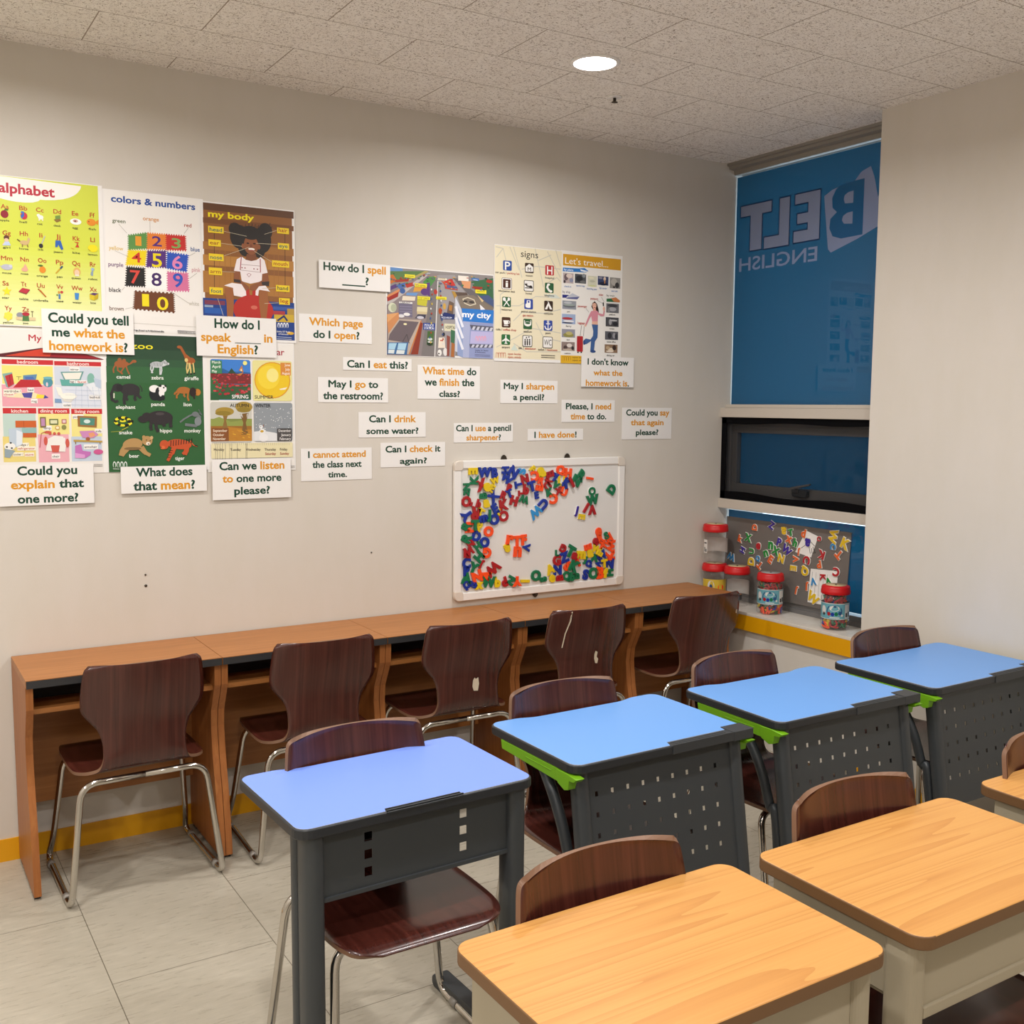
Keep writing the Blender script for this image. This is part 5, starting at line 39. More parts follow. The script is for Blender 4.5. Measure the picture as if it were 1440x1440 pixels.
'city':[["R",325,[[-18229,21312],[-13299,17892]]],["P",326,[[-18124,21326],[-17540,21311],[-17541,21191],[-18125,21162]]],["P",327,[[-18125,21162],[-16346,21289],[-17363,20835],[-18128,20689]]],["P",328,[[-16529,21289],[-16346,21276],[-17793,20553],[-17970,20541]]],["P",329,[[-18129,20531],[-17363,20803],[-16493,21182],[-15903,21224],[-15943,17837],[-16129,17832],[-18269,17826],[-18256,19955]]],["P",330,[[-16419,21220],[-16272,21217],[-17938,19973],[-18256,19829],[-18255,19987]]],["P",331,[[-16420,21043],[-16051,21100],[-16088,20791],[-16273,20585],[-16640,20819]]],["P",332,[[-15977,21154],[-15153,21211],[-14541,20364],[-15150,17821],[-16092,17833]]],["P",333,[[-16310,20647],[-15977,21057],[-16055,17834],[-16721,17841],[-16422,19671]]],["P",334,[[-15940,20897],[-15829,20872],[-15642,17846],[-16092,17833]]],["L",335,[[-15940,20995],[-16092,17833]],45],["P",336,[[-18108,21006],[-17967,21047],[-17791,20806],[-18093,20660]]],["P",337,[[-17898,20831],[-17255,20938],[-17292,20808],[-17863,20738]]],["P",338,[[-18093,20565],[-17863,20675],[-17686,20591],[-18094,20407]]],["P",339,[[-17792,20648],[-17435,20766],[-17436,20575],[-17722,20494]]],["P",340,[[-17436,20703],[-17076,20790],[-17112,20628],[-17365,20548]]],["P",341,[[-18254,20145],[-17723,20367],[-17759,20174],[-18220,19957]]],["E",342,[[-17558,20421]],[128,114,0]],["P",343,[[-18219,20210],[-17686,20496],[-17669,20402],[-18219,20115]]],["P",344,[[-17004,20635],[-16420,20705],[-16384,20513],[-17077,20406]]],["E",345,[[-16549,20439]],[183,141,0]],["P",345,[[-16493,20796],[-16310,20841],[-16311,20259],[-16421,20317]]],["P",346,[[-17365,20357],[-16860,20381],[-16933,20255],[-17402,20259]]],["P",347,[[-17545,20218],[-16969,20221],[-17006,20058],[-17582,20041]]],["P",348,[[-17725,19953],[-17115,19956],[-17117,19378],[-17745,19411]]],["R",318,[[-17707,19986],[-17115,19924]]],["T",[[114,"LIBRARY"]],[[-17647,19920],[-17202,19925]],64,1],["L",349,[[-17690,19796],[-17137,19800]],21],["L",349,[[-17690,19694],[-17137,19698]],21],["L",349,[[-17691,19592],[-17138,19595]],21],["L",349,[[-17692,19490],[-17138,19492]],22],["P",350,[[-16897,20128],[-16421,20124],[-16477,19862],[-16897,19903]]],["P",351,[[-16898,19823],[-16422,19833],[-16441,19637],[-16916,19645]]],["P",352,[[-16916,19645],[-16441,19637],[-16459,19539],[-16899,19530]]],["P",353,[[-16862,19519],[-16496,19521],[-16533,19374],[-17008,19351]]],["E",354,[[-18010,19731]],[184,190,0]],["E",355,[[-17953,19718]],[127,152,0]],["E",318,[[-17369,19493]],[144,64,0]],["E",356,[[-17620,19417]],[143,64,0]],["E",357,[[-16753,19395]],[161,58,0]],["P",358,[[-18260,19258],[-17727,19539],[-17711,19157],[-18193,18690]]],["P",359,[[-18259,19449],[-17727,19546],[-18225,19133]]],["P",360,[[-17728,19284],[-16717,19294],[-17267,17889],[-18233,17923],[-18193,18690]]],["P",361,[[-17693,19238],[-16827,19214],[-17302,18340],[-18195,18435],[-18140,18660]]],["L",362,[[-16717,19268],[-17267,17889]],51],["P",363,[[-16754,19201],[-16644,19174],[-16867,17901],[-17195,17891]]],["P",364,[[-18230,18338],[-17302,18372],[-17376,17869],[-18251,17875]]],["P",365,[[-18178,18308],[-17822,18321],[-17913,18061],[-18197,18068]]],["P",365,[[-17751,18323],[-17374,18331],[-17447,18061],[-17806,18065]]],["P",366,[[-18197,18052],[-17920,18048],[-17949,17900],[-18212,17905]]],["P",366,[[-17820,18045],[-17462,18044],[-17498,17895],[-17857,17896]]],["L",367,[[-17554,18395],[-17372,18691],[-17266,18341]],29],["E",368,[[-17443,19099]],[79,38,0]],["R",369,[[-16626,19191],[-16072,18907]]],["T",[[370,"POLICE"]],[[-16563,19055],[-16143,19054]],98,1],["T",[[370,"STATION"]],[[-16578,18937],[-16128,18931]],98,1],["P",371,[[-16424,18860],[-16128,18872],[-16173,18282],[-16469,18305]]],["E",372,[[-16314,18538]],[111,58,0]],["E",373,[[-16322,18375]],[133,111,0]],["E",374,[[-16314,18424]],[111,32,0]],["P",375,[[-15829,19506],[-15642,19662],[-15151,19605],[-15189,19389],[-15822,19375]]],["T",[[376,"AQUARIUM"]],[[-15785,19410],[-15295,19414]],79,1],["R",377,[[-15650,19204],[-15105,18898]]],["T",[[378,"HOSPITAL"]],[[-15590,19000],[-15128,18993]],132,1],["E",379,[[-15837,19701]],[82,130,0]],["E",340,[[-16052,20469]],[81,104,0]],["E",380,[[-15642,19907]],[75,130,0]],["P",381,[[-15417,20149],[-15190,20063],[-15227,19601],[-15529,19652]]],["P",382,[[-15417,19985],[-15265,19960],[-15303,19729],[-15432,19755]]],["P",383,[[-15905,18620],[-15642,18630],[-15605,18203],[-15942,18192]]],["R",384,[[-15845,18523],[-15710,18476]]],["E",385,[[-15868,17997]],[97,131,0]],["E",386,[[-15605,18039]],[98,164,0]],["E",387,[[-15672,18760]],[52,79,0]],["P",388,[[-15529,18733],[-15378,18673],[-15416,17879],[-15529,17876]]],["E",315,[[-15905,17963]],[37,32,0]],["P",389,[[-15341,18971],[-15113,18915],[-15188,18383],[-15340,18444]]],["P",390,[[-15302,18445],[-15150,18384],[-15188,17836],[-15340,17849]]],["P",391,[[-14389,21000],[-13297,21207],[-13270,19969],[-14000,20396]]],["P",392,[[-15229,21075],[-15039,21088],[-13290,20035],[-13290,19901],[-14387,20373]]],["P",393,[[-14887,21066],[-14389,21000],[-14427,20701],[-14734,20715]]],["P",394,[[-15679,20915],[-15304,21070],[-15001,20599],[-15604,20627]]],["P",395,[[-15791,20940],[-15604,20887],[-15567,20694]]],["P",396,[[-15530,20795],[-15077,20758],[-15001,20665],[-15530,20664]]],["P",397,[[-15304,20548],[-14962,20503],[-15152,20229]]],["P",398,[[-15152,20524],[-14580,20526],[-14542,20430],[-15038,20367]]],["P",399,[[-15038,20367],[-14272,20446],[-13270,19969],[-13290,19867],[-14847,19851]]],["L",400,[[-14771,20251],[-14541,20331],[-14232,20249],[-14154,20088],[-14425,20006],[-14694,20091],[-14771,20251]],38],["E",401,[[-14656,20166]],[107,46,0]],["E",401,[[-14348,20150]],[131,46,0]],["P",402,[[-14000,20429],[-13530,20490],[-13272,20304],[-13270,20002],[-13686,20214]]],["P",403,[[-14078,20457],[-13765,20243],[-13843,20172]]],["P",404,[[-14273,20810],[-13806,20806],[-13884,20669],[-14195,20682]]],["E",405,[[-13493,21060]],[157,67,0]],["P",406,[[-15133,20329],[-14847,19851],[-14419,17842],[-15150,18086]]],["P",407,[[-15000,19876],[-14770,19360],[-14767,17832],[-15035,17924]]],["P",408,[[-14770,19360],[-13307,19328],[-13298,17824],[-14767,17832]]],["L",409,[[-15114,19936],[-14769,19095]],114],["L",409,[[-15113,19475],[-14768,18631]],114],["L",409,[[-15113,19014],[-14767,18165]],114],["P",410,[[-14423,19310],[-13287,19312],[-13298,17824],[-14477,17824]]],["P",411,[[-14383,18945],[-13304,18950],[-13322,18450],[-14421,18427]]],["P",412,[[-14442,19209],[-13286,19177],[-13301,18991],[-14345,18997]]],["P",412,[[-14459,18409],[-13302,18417],[-13309,18281],[-14420,18243]]],["P",413,[[-14268,19150],[-14151,19149],[-14228,18999],[-14345,19007]]],["P",413,[[-14304,18388],[-14187,18385],[-14265,18262],[-14381,18265]]],["P",413,[[-14057,19146],[-13940,19145],[-14018,18994],[-14135,19003]]],["P",413,[[-14094,18395],[-13976,18393],[-14054,18269],[-14171,18272]]],["P",413,[[-13846,19142],[-13728,19141],[-13806,18990],[-13924,18998]]],["P",413,[[-13882,18403],[-13765,18400],[-13843,18276],[-13960,18279]]],["P",413,[[-13634,19138],[-13515,19137],[-13594,18985],[-13712,18994]]],["P",413,[[-13670,18410],[-13552,18408],[-13630,18284],[-13748,18286]]],["P",413,[[-13421,19134],[-13301,19133],[-13380,18981],[-13499,18989]]],["P",413,[[-13457,18418],[-13337,18415],[-13416,18291],[-13535,18294]]],["P",414,[[-14828,19869],[-13270,19868],[-13287,19312],[-14770,19343]]],["P",415,[[-13959,20082],[-13684,19880],[-13919,19851]]],["T",[[416,"my city"]],[[-14801,19530],[-13399,19505]],246,2],["E",417,[[-14102,18636]],[58,120,0]],["E",411,[[-14102,18609]],[31,100,0]],["E",417,[[-13970,18641]],[58,121,0]],["E",411,[[-13969,18614]],[31,100,0]],["E",417,[[-13836,18646]],[59,121,0]],["E",411,[[-13836,18619]],[31,100,0]],["E",417,[[-13703,18651]],[59,121,0]],["E",411,[[-13702,18624]],[31,100,0]],["T",[[418,"Quality, ELT Books"]],[[-14179,18138],[-13534,18132]],53,1],["T",[[418,"& Multimedia"]],[[-14186,18057],[-13676,18046]],53,1],["L",419,[[-14194,17976],[-13438,17965]],16],["L",419,[[-14194,17916],[-13438,17905]],16],["R",420,[[-17462,21089],[-16995,20962]]],["L",421,[[-17406,21023],[-17053,21022]],29],["R",420,[[-17003,20763],[-16457,20622]]],["T",[[422,"CINEMA"]],[[-16953,20635],[-16508,20651]],70,1],["R",420,[[-16889,20251],[-16311,20123]]],["T",[[422,"POST OFFICE"]],[[-16838,20138],[-16363,20153]],70,1],["R",420,[[-16037,20292],[-15544,20174]]],["L",421,[[-15978,20224],[-15605,20219]],30],["R",420,[[-14175,20684],[-13640,20534]]],["L",421,[[-14113,20615],[-13703,20613]],31],["R",423,[[-15932,21044],[-15537,20963]]],["T",[[422,"SCHOOL"]],[[-15881,20986],[-15589,20992]],71,1],["R",424,[[-14351,21151],[-14002,21043]]],["L",39,[[-14289,21083],[-14064,21072]],31],["R",59,[[-15001,21205],[-14505,20999]]],["E",405,[[-17077,20672]],[36,30,0]],["E",425,[[-15846,20840]],[58,24,0]],["E",426,[[-16734,21051]],[32,28,0]],["E",427,[[-16066,21084]],[62,21,0]],["E",428,[[-16192,21005]],[53,25,0]],["E",429,[[-15319,21043]],[41,20,0]],["E",430,[[-16593,21078]],[35,31,0]],["E",405,[[-13573,21129]],[32,20,0]],["E",425,[[-14842,20768]],[31,26,0]],["E",426,[[-18067,20842]],[51,31,0]],["E",427,[[-16908,20712]],[60,30,0]],["E",428,[[-18064,20867]],[63,22,0]],["E",429,[[-14291,20911]],[61,24,0]],["E",430,[[-17943,21075]],[32,19,0]],["E",405,[[-13548,20879]],[63,26,0]],["E",425,[[-15151,20744]],[65,31,0]],["E",426,[[-14238,21166]],[45,17,0]],["E",427,[[-15573,20744]],[32,19,0]],["E",428,[[-16418,21028]],[58,22,0]],["E",429,[[-15134,20921]],[52,32,0]],["E",430,[[-13655,21171]],[64,22,0]],["E",405,[[-17624,20924]],[46,31,0]],["E",425,[[-16390,21156]],[61,18,0]],["E",426,[[-15893,20707]],[49,23,0]],["E",427,[[-14356,21204]],[52,23,0]],["E",428,[[-13448,20785]],[33,20,0]],["E",429,[[-16014,20786]],[42,22,0]],["E",430,[[-13762,20692]],[47,31,0]],["E",405,[[-16580,21112]],[48,26,0]],["E",425,[[-13903,20683]],[61,29,0]],["E",426,[[-14793,20813]],[60,32,0]],["E",427,[[-16380,21117]],[38,19,0]],["E",428,[[-16427,20718]],[31,23,0]],["E",429,[[-14294,21069]],[33,20,0]],["E",430,[[-17695,20693]],[34,19,0]],["E",405,[[-14286,20762]],[53,31,0]],["E",425,[[-17809,20606]],[49,21,0]],["E",426,[[-14233,20848]],[69,18,0]],["E",427,[[-15410,20926]],[54,20,0]],["E",428,[[-17936,20830]],[41,30,0]],["E",429,[[-15982,20943]],[53,25,0]],["E",430,[[-13566,20789]],[51,20,0]],["E",405,[[-15300,20776]],[59,32,0]],["E",425,[[-17092,20913]],[44,21,0]],["E",426,[[-16419,20900]],[49,20,0]],["E",427,[[-17473,20971]],[33,21,0]],["E",428,[[-14941,20865]],[68,25,0]],["E",429,[[-15562,20829]],[57,26,0]],["E",430,[[-15374,20854]],[43,29,0]],["E",405,[[-15297,21020]],[39,17,0]],["E",425,[[-16500,21153]],[35,17,0]],["E",426,[[-16820,20962]],[50,28,0]],["E",427,[[-15201,21105]],[64,28,0]],["E",428,[[-15802,20823]],[49,19,0]],["E",429,[[-15121,20646]],[59,19,0]],["E",430,[[-17540,20630]],[61,28,0]],["E",405,[[-14550,21131]],[62,19,0]],["E",425,[[-17381,20917]],[29,29,0]],["E",426,[[-17353,20737]],[49,28,0]],["E",427,[[-15319,20657]],[44,24,0]],["E",386,[[-16251,20554]],[33,42,0]],["E",431,[[-15829,20515]],[33,42,0]],["E",432,[[-16215,20362]],[33,42,0]],["E",432,[[-15818,20321]],[33,42,0]],["E",433,[[-16267,20165]],[33,42,0]],["E",434,[[-15807,20126]],[33,42,0]],["E",435,[[-16230,19973]],[33,42,0]],["E",431,[[-15795,19932]],[33,42,0]],["E",386,[[-16282,19775]],[33,42,0]],["E",432,[[-15784,19736]],[33,42,0]],["E",432,[[-16245,19583]],[33,42,0]],["E",434,[[-15773,19541]],[33,42,0]],["E",433,[[-16298,19385]],[33,42,0]],["E",431,[[-15762,19346]],[34,42,0]],["E",435,[[-16261,19192]],[33,42,0]],["E",432,[[-15751,19150]],[34,42,0]],["E",386,[[-16313,18994]],[33,42,0]],["E",434,[[-15740,18954]],[34,42,0]],["E",432,[[-16276,18801]],[33,42,0]],["E",431,[[-15729,18758]],[33,42,0]],["E",433,[[-16329,18603]],[33,42,0]],["E",432,[[-15717,18561]],[33,43,0]],["E",435,[[-16292,18409]],[33,42,0]],["E",434,[[-15706,18364]],[34,42,0]]],
'signs':[["R",436,[[-13224,22608],[-9788,17858]]],["L",437,[[-13138,22107],[-12814,22486],[-12670,21987]],38],["L",437,[[-12814,22486],[-13186,22533]],38],["L",437,[[-12486,22591],[-12004,21641]],38],["L",437,[[-12297,22607],[-11858,21333]],38],["L",437,[[-11194,22619],[-10737,21006]],39],["L",437,[[-10557,22551],[-9847,21471]],39],["L",437,[[-11861,21691],[-11138,21864],[-9852,21837]],39],["L",437,[[-13126,20066],[-11991,20128],[-11124,20579],[-9835,20573]],37],["L",437,[[-12273,19474],[-11845,19856],[-10724,19872],[-9828,20082]],39],["L",437,[[-13116,18324],[-12171,18758],[-11354,19194],[-9814,19055]],38],["L",437,[[-11112,19448],[-10711,18814],[-9809,18684]],39],["L",437,[[-12265,18513],[-11588,18173],[-9803,18230]],38],["L",437,[[-12661,20725],[-12942,20550],[-12937,19760]],38],["L",437,[[-10113,22627],[-9854,21958]],40],["L",437,[[-11043,22111],[-10358,22406]],39],["L",437,[[-10541,21181],[-10047,21457],[-9845,21308]],39],["P",438,[[-12406,18227],[-12217,18475],[-12023,18200]]],["P",439,[[-10733,20683],[-10088,20722],[-9835,20573],[-10335,20544]]],["T",[[440,"signs"]],[[-11923,22218],[-11034,22200]],295,0],["RR",441,[[-12815,21995],[-12379,21579]],50],["T",[[442,"P"]],[[-12728,21605],[-12455,21617]],354,1],["T",[[443,"car park / "],[192,"parking lot"]],[[-13196,21414],[-11986,21460]],87,1],["RR",444,[[-11710,21977],[-11261,21554]],50],["P",442,[[-11679,21808],[-11488,21942],[-11293,21820],[-11291,21620],[-11677,21601]]],["T",[[444,"M"]],[[-11572,21640],[-11398,21645]],159,1],["T",[[443,"museum"]],[[-11662,21403],[-11302,21403]],88,1],["RR",445,[[-10659,21960],[-10198,21532]],50],["T",[[442,"H"]],[[-10565,21559],[-10278,21571]],363,1],["T",[[443,"hospital"]],[[-10660,21375],[-10188,21382]],88,1],["RR",446,[[-12881,21271],[-12368,20783]],60],["RR",385,[[-12862,21257],[-12387,20798]],50],["RR",446,[[-12815,21213],[-12435,20842]],30],["T",[[442,"i"]],[[-12690,20882],[-12558,20882]],292,1],["T",[[443,"information desk"]],[[-13042,20655],[-12200,20682]],87,1],["RR",443,[[-11761,21244],[-11253,20764]],60],["RR",385,[[-11732,21218],[-11282,20791]],50],["L",440,[[-11692,21073],[-11604,20999],[-11333,20944]],58],["E",440,[[-11411,20987]],[77,40,0]],["L",440,[[-11700,20913],[-11313,20921]],39],["E",440,[[-11615,21070]],[38,32,0]],["T",[[443,"hotel"]],[[-11659,20643],[-11349,20638]],88,1],["RR",447,[[-10670,21200],[-10208,20767]],50],["L",442,[[-10501,21126],[-10549,21002],[-10458,20886],[-10348,20828]],99],["E",442,[[-10471,21128]],[69,48,0]],["E",442,[[-10339,20845]],[69,48,0]],["T",[[443,"telephone"]],[[-10696,20612],[-10172,20619]],90,1],["RR",447,[[-12852,20465],[-12415,20037]],50],["L",442,[[-12777,20402],[-12491,20085]],43],["L",442,[[-12493,20418],[-12774,20070]],42],["E",442,[[-12748,20364]],[75,79,0]],["E",442,[[-12522,20377]],[66,71,0]],["T",[[443,"restaurant"]],[[-12905,19888],[-12357,19893]],87,1],["RR",448,[[-11734,20443],[-11284,20009]],50],["RR",442,[[-11608,20390],[-11411,20063]],40],["E",448,[[-11511,20323]],[48,48,0]],["E",442,[[-11626,20164]],[48,88,0]],["T",[[443,"petrol station"]],[[-11887,19853],[-11123,19868]],88,1],["RR",449,[[-10700,20421],[-10238,19983]],50],["P",442,[[-10472,20382],[-10269,20059],[-10666,20046]]],["P",449,[[-10470,20219],[-10399,20052],[-10538,20045]]],["L",442,[[-10512,20396],[-10452,20326]],30],["T",[[443,"campsite"]],[[-10701,19833],[-10228,19832]],89,1],["RR",450,[[-12870,19609],[-12432,19175]],50],["P",442,[[-12794,19473],[-12539,19478],[-12566,19301],[-12746,19293]]],["E",442,[[-12519,19407]],[66,64,0]],["E",450,[[-12515,19407]],[33,36,0]],["L",442,[[-12764,19252],[-12537,19258]],33],["T",[[443,"cafe / "],[192,"coffee shop"]],[[-13155,19037],[-12137,19040]],88,1],["RR",447,[[-11775,19590],[-11324,19151]],50],["E",442,[[-11550,19371]],[184,105,0]],["E",447,[[-11551,19412]],[135,48,0]],["L",442,[[-11716,19525],[-11715,19364]],38],["L",442,[[-11387,19540],[-11385,19379]],39],["T",[[443,"stadium"]],[[-11752,19008],[-11340,19001]],89,1],["RR",448,[[-10715,19576],[-10253,19131]],50],["L",442,[[-10486,19493],[-10483,19183]],44],["E",442,[[-10487,19518]],[59,49,0]],["E",448,[[-10487,19518]],[24,24,0]],["L",442,[[-10595,19423],[-10376,19429]],40],["L",442,[[-10653,19314],[-10602,19211],[-10482,19175],[-10363,19213],[-10315,19321]],50],["T",[[443,"port"]],[[-10613,18990],[-10347,18976]],90,1],["RR",451,[[-12880,18877],[-12441,18439]],50],["L",442,[[-12662,18850],[-12660,18491]],57],["P",442,[[-12662,18739],[-12461,18610],[-12461,18570],[-12661,18627],[-12859,18564],[-12859,18603]]],["P",442,[[-12660,18555],[-12565,18486],[-12754,18480]]],["T",[[443,"airport"]],[[-12859,18300],[-12457,18290]],88,1],["RR",443,[[-11817,18884],[-11307,18385]],60],["RR",385,[[-11788,18857],[-11337,18413]],50],["L",440,[[-11679,18647],[-11677,18445]],68],["E",440,[[-11680,18688]],[38,36,0]],["L",440,[[-11563,18652],[-11561,18450]],68],["E",440,[[-11563,18692]],[39,36,0]],["L",440,[[-11446,18656],[-11444,18454]],68],["E",440,[[-11447,18697]],[39,36,0]],["P",440,[[-11661,18753],[-11613,18836],[-11564,18757]]],["P",440,[[-11535,18831],[-11438,18835],[-11486,18760]]],["T",[[443,"lift / "],[192,"elevator"]],[[-12004,18281],[-11110,18270]],90,1],["RR",443,[[-10762,18869],[-10238,18364]],60],["RR",385,[[-10732,18842],[-10268,18392]],50],["T",[[440,"WC"]],[[-10688,18488],[-10300,18494]],262,0],["T",[[443,"toilet / "],[192,"restroom"]],[[-11003,18257],[-9983,18249]],90,1],["T",[[192,"gas station"]],[[-11805,19697],[-11271,19699]],89,1],["L",452,[[-13151,17884],[-13143,18084],[-13049,18079],[-13038,17888]],19],["L",452,[[-13029,17888],[-13021,18088],[-12926,18083],[-12916,17891]],19],["L",452,[[-12906,17892],[-12898,18092],[-12804,18087],[-12793,17895]],19],["L",452,[[-12784,17895],[-12775,18095],[-12681,18090],[-12670,17898]],19],["T",[[453,"open books"]],[[-12557,18022],[-11886,18018]],89,1],["T",[[453,"open minds"]],[[-12556,17886],[-11885,17881]],89,1],["L",115,[[-10841,18050],[-10103,18047]],24],["L",115,[[-10840,17960],[-10102,17957]],24]],
'travel':[["R",454,[[-9788,22613],[-6408,17909]]],["R",455,[[-9711,22518],[-6502,22016]]],["T",[[456,"Let's travel..."]],[[-9594,22100],[-7222,22102]],289,0],["P",457,[[-9713,21920],[-8890,21939],[-8531,21982],[-8321,21865],[-8476,21788],[-9720,21757]]],["T",[[458,"by plane"]],[[-9651,21802],[-9154,21805]],90,1],["P",459,[[-8787,21914],[-8352,21854],[-8528,21809],[-8734,21835]]],["R",460,[[-9700,21701],[-9135,21256]]],["E",461,[[-9530,21520]],[111,145,0]],["E",462,[[-9364,21580]],[167,96,0]],["E",463,[[-9250,21394]],[100,97,0]],["E",464,[[-9611,21322]],[55,72,0]],["R",465,[[-9060,21697],[-8446,21293]]],["E",466,[[-8815,21492]],[182,133,0]],["E",467,[[-8574,21642]],[91,89,0]],["E",468,[[-8631,21370]],[152,53,0]],["R",469,[[-8359,21663],[-7839,21191]]],["E",470,[[-8100,21428]],[153,50,0]],["E",471,[[-8154,21576]],[153,40,0]],["E",472,[[-8097,21225]],[205,41,0]],["R",473,[[-7796,21686],[-7195,21291]]],["E",474,[[-7494,21358]],[236,78,0]],["E",475,[[-7409,21582]],[71,87,0]],["E",476,[[-7647,21609]],[118,52,0]],["E",477,[[-7401,21473]],[29,108,0]],["R",478,[[-7118,21674],[-6516,21190]]],["E",479,[[-6878,21481]],[177,156,0]],["E",480,[[-6698,21336]],[118,131,0]],["E",481,[[-6873,21246]],[70,41,0]],["T",[[482,"check-in"]],[[-9630,21077],[-9255,21076]],82,1],["T",[[482,"departure lounge"]],[[-8990,21150],[-8517,21148]],82,1],["T",[[482,"boarding pass"]],[[-8401,21047],[-7837,21057]],83,1],["T",[[482,"flight attendant"]],[[-7701,21124],[-7277,21117]],83,1],["T",[[482,"seat belt"]],[[-7019,21032],[-6664,21037]],84,1],["T",[[483,"by ship"]],[[-9718,20826],[-9302,20818]],106,0],["P",484,[[-9727,20743],[-9382,20747],[-9401,20615],[-9725,20604]]],["P",485,[[-9483,20676],[-9180,20834],[-8788,20700],[-8920,20585],[-9532,20591]]],["P",486,[[-9431,20630],[-8788,20700],[-8920,20577],[-9532,20574]]],["R",487,[[-9723,20490],[-8974,20119]]],["E",488,[[-9350,20264]],[334,74,0]],["E",489,[[-9426,20404]],[222,49,0]],["E",490,[[-9350,20305]],[297,33,0]],["R",491,[[-9735,19906],[-9005,19471]]],["E",131,[[-9445,19709]],[288,56,0]],["E",492,[[-9371,19595]],[289,47,0]],["E",493,[[-9442,19521]],[289,28,0]],["R",494,[[-9736,19240],[-9017,18880]]],["E",495,[[-9377,18983]],[285,97,0]],["E",496,[[-9342,19062]],[179,78,0]],["R",497,[[-9749,18678],[-9028,18288]]],["E",498,[[-9319,18528]],[143,83,0]],["E",499,[[-9532,18438]],[107,83,0]],["E",500,[[-9388,18339]],[286,41,0]],["E",501,[[-9138,18410]],[72,83,0]],["R",502,[[-7297,20502],[-6579,20083]]],["E",503,[[-6939,20248]],[212,91,0]],["E",504,[[-6942,20408]],[283,68,0]],["E",505,[[-7150,20191]],[70,91,0]],["R",506,[[-7317,19877],[-6577,19461]]],["E",507,[[-7058,19665]],[87,135,0]],["E",508,[[-6877,19741]],[219,36,0]],["E",509,[[-6764,19589]],[146,90,0]],["R",510,[[-7347,19241],[-6597,18863]]],["E",511,[[-7085,19049]],[111,142,0]],["E",512,[[-6825,19059]],[89,123,0]],["E",513,[[-6712,19022]],[74,122,0]],["R",514,[[-7357,18648],[-6617,18272]]],["E",515,[[-6988,18421]],[183,80,0]],["E",516,[[-6806,18507]],[110,120,0]],["E",517,[[-7172,18494]],[109,79,0]],["E",518,[[-7059,18338]],[219,40,0]],["T",[[519,"port"]],[[-9463,19986],[-9310,19977]],74,1],["T",[[519,"ferry"]],[[-9525,19340],[-9219,19337]],75,1],["T",[[519,"deck"]],[[-9475,18746],[-9302,18736]],75,1],["T",[[519,"cabin"]],[[-9579,18146],[-9252,18140]],75,1],["T",[[519,"platform"]],[[-7126,19971],[-6782,19971]],76,1],["T",[[519,"train"]],[[-7092,19328],[-6823,19332]],76,1],["T",[[519,"ticket office"]],[[-7241,18728],[-6735,18738]],77,1],["T",[[519,"dining car"]],[[-7229,18116],[-6776,18121]],77,1],["T",[[430,"by train"]],[[-7292,20814],[-6843,20806]],101,0],["P",520,[[-7290,20704],[-6927,20742],[-6549,20680],[-6536,20578],[-7288,20570]]],["P",521,[[-7035,20736],[-6767,20794],[-6527,20664],[-6536,20570],[-6871,20593]]],["T",[[192,"passenger"]],[[-8894,20239],[-8377,20250]],99,1],["T",[[192,"passport"]],[[-8196,20619],[-7765,20618]],101,1],["T",[[192,"ticket"]],[[-7737,20812],[-7484,20811]],100,1],["T",[[192,"luggage"]],[[-8882,19501],[-8489,19502]],100,1],["L",505,[[-8449,20221],[-8269,20039]],15],["L",505,[[-7828,20606],[-7509,20473]],15],["L",505,[[-7589,20763],[-7425,20545]],16],["P",522,[[-8078,20467],[-7954,20549],[-7825,20439],[-7736,20192],[-7711,19950],[-7871,20059],[-7928,20308],[-8041,20176],[-8138,20296]]],["P",523,[[-8032,20260],[-7896,20268],[-7872,20118],[-8051,20109]]],["E",524,[[-7971,20364]],[115,142,0]],["P",525,[[-8077,20425],[-7964,20532],[-7846,20438],[-7963,20473]]],["E",526,[[-7959,20273]],[42,16,0]],["E",527,[[-8013,20378]],[21,12,0]],["E",527,[[-7919,20384]],[21,12,0]],["P",528,[[-8145,20104],[-7820,20138],[-7712,20026],[-7479,19995],[-7450,20182],[-7375,20161],[-7413,19914],[-7604,19896],[-7764,19973],[-7769,19661],[-8084,19647],[-8141,19878],[-8233,19748],[-8395,19448],[-8468,19495],[-8287,19871]]],["E",524,[[-7430,20242]],[64,101,0]],["L",529,[[-7478,20525],[-7464,20358]],63],["E",524,[[-8457,19445]],[52,50,0]],["P",530,[[-8103,19520],[-7756,19519],[-7759,19140],[-7777,18928],[-7911,18755],[-7956,18331],[-8166,18341],[-8132,18763],[-8370,18628],[-8536,18589],[-8498,18817],[-8426,18870],[-8164,18829],[-8031,19002],[-8014,19213]]],["E",531,[[-8018,18304]],[158,59,0]],["E",531,[[-8507,18691]],[62,108,0]],["P",524,[[-8095,19646],[-7769,19661],[-7766,19510],[-8092,19512]]],["RR",532,[[-8915,18959],[-8583,18269]],40],["L",533,[[-8811,18930],[-8822,18303]],20],["L",533,[[-8698,18934],[-8708,18307]],21],["L",114,[[-8740,18966],[-8675,19436]],21],["L",114,[[-8553,18965],[-8529,19400]],21],["E",387,[[-8852,18235]],[41,29,0]],["E",387,[[-8666,18241]],[41,29,0]],["R",534,[[-9791,18082],[-7829,17734]]],["L",535,[[-9717,17843],[-9709,18018],[-9618,18012],[-9605,17847]],20],["L",535,[[-9595,17847],[-9587,18021],[-9496,18016],[-9483,17850]],20],["L",535,[[-9473,17850],[-9465,18025],[-9373,18019],[-9360,17853]],21],["L",535,[[-9350,17854],[-9343,18029],[-9250,18023],[-9238,17857]],20],["T",[[536,"open books"]],[[-9157,17976],[-8411,17972]],84,1],["T",[[536,"open minds"]],[[-9155,17851],[-8409,17846]],84,1]],
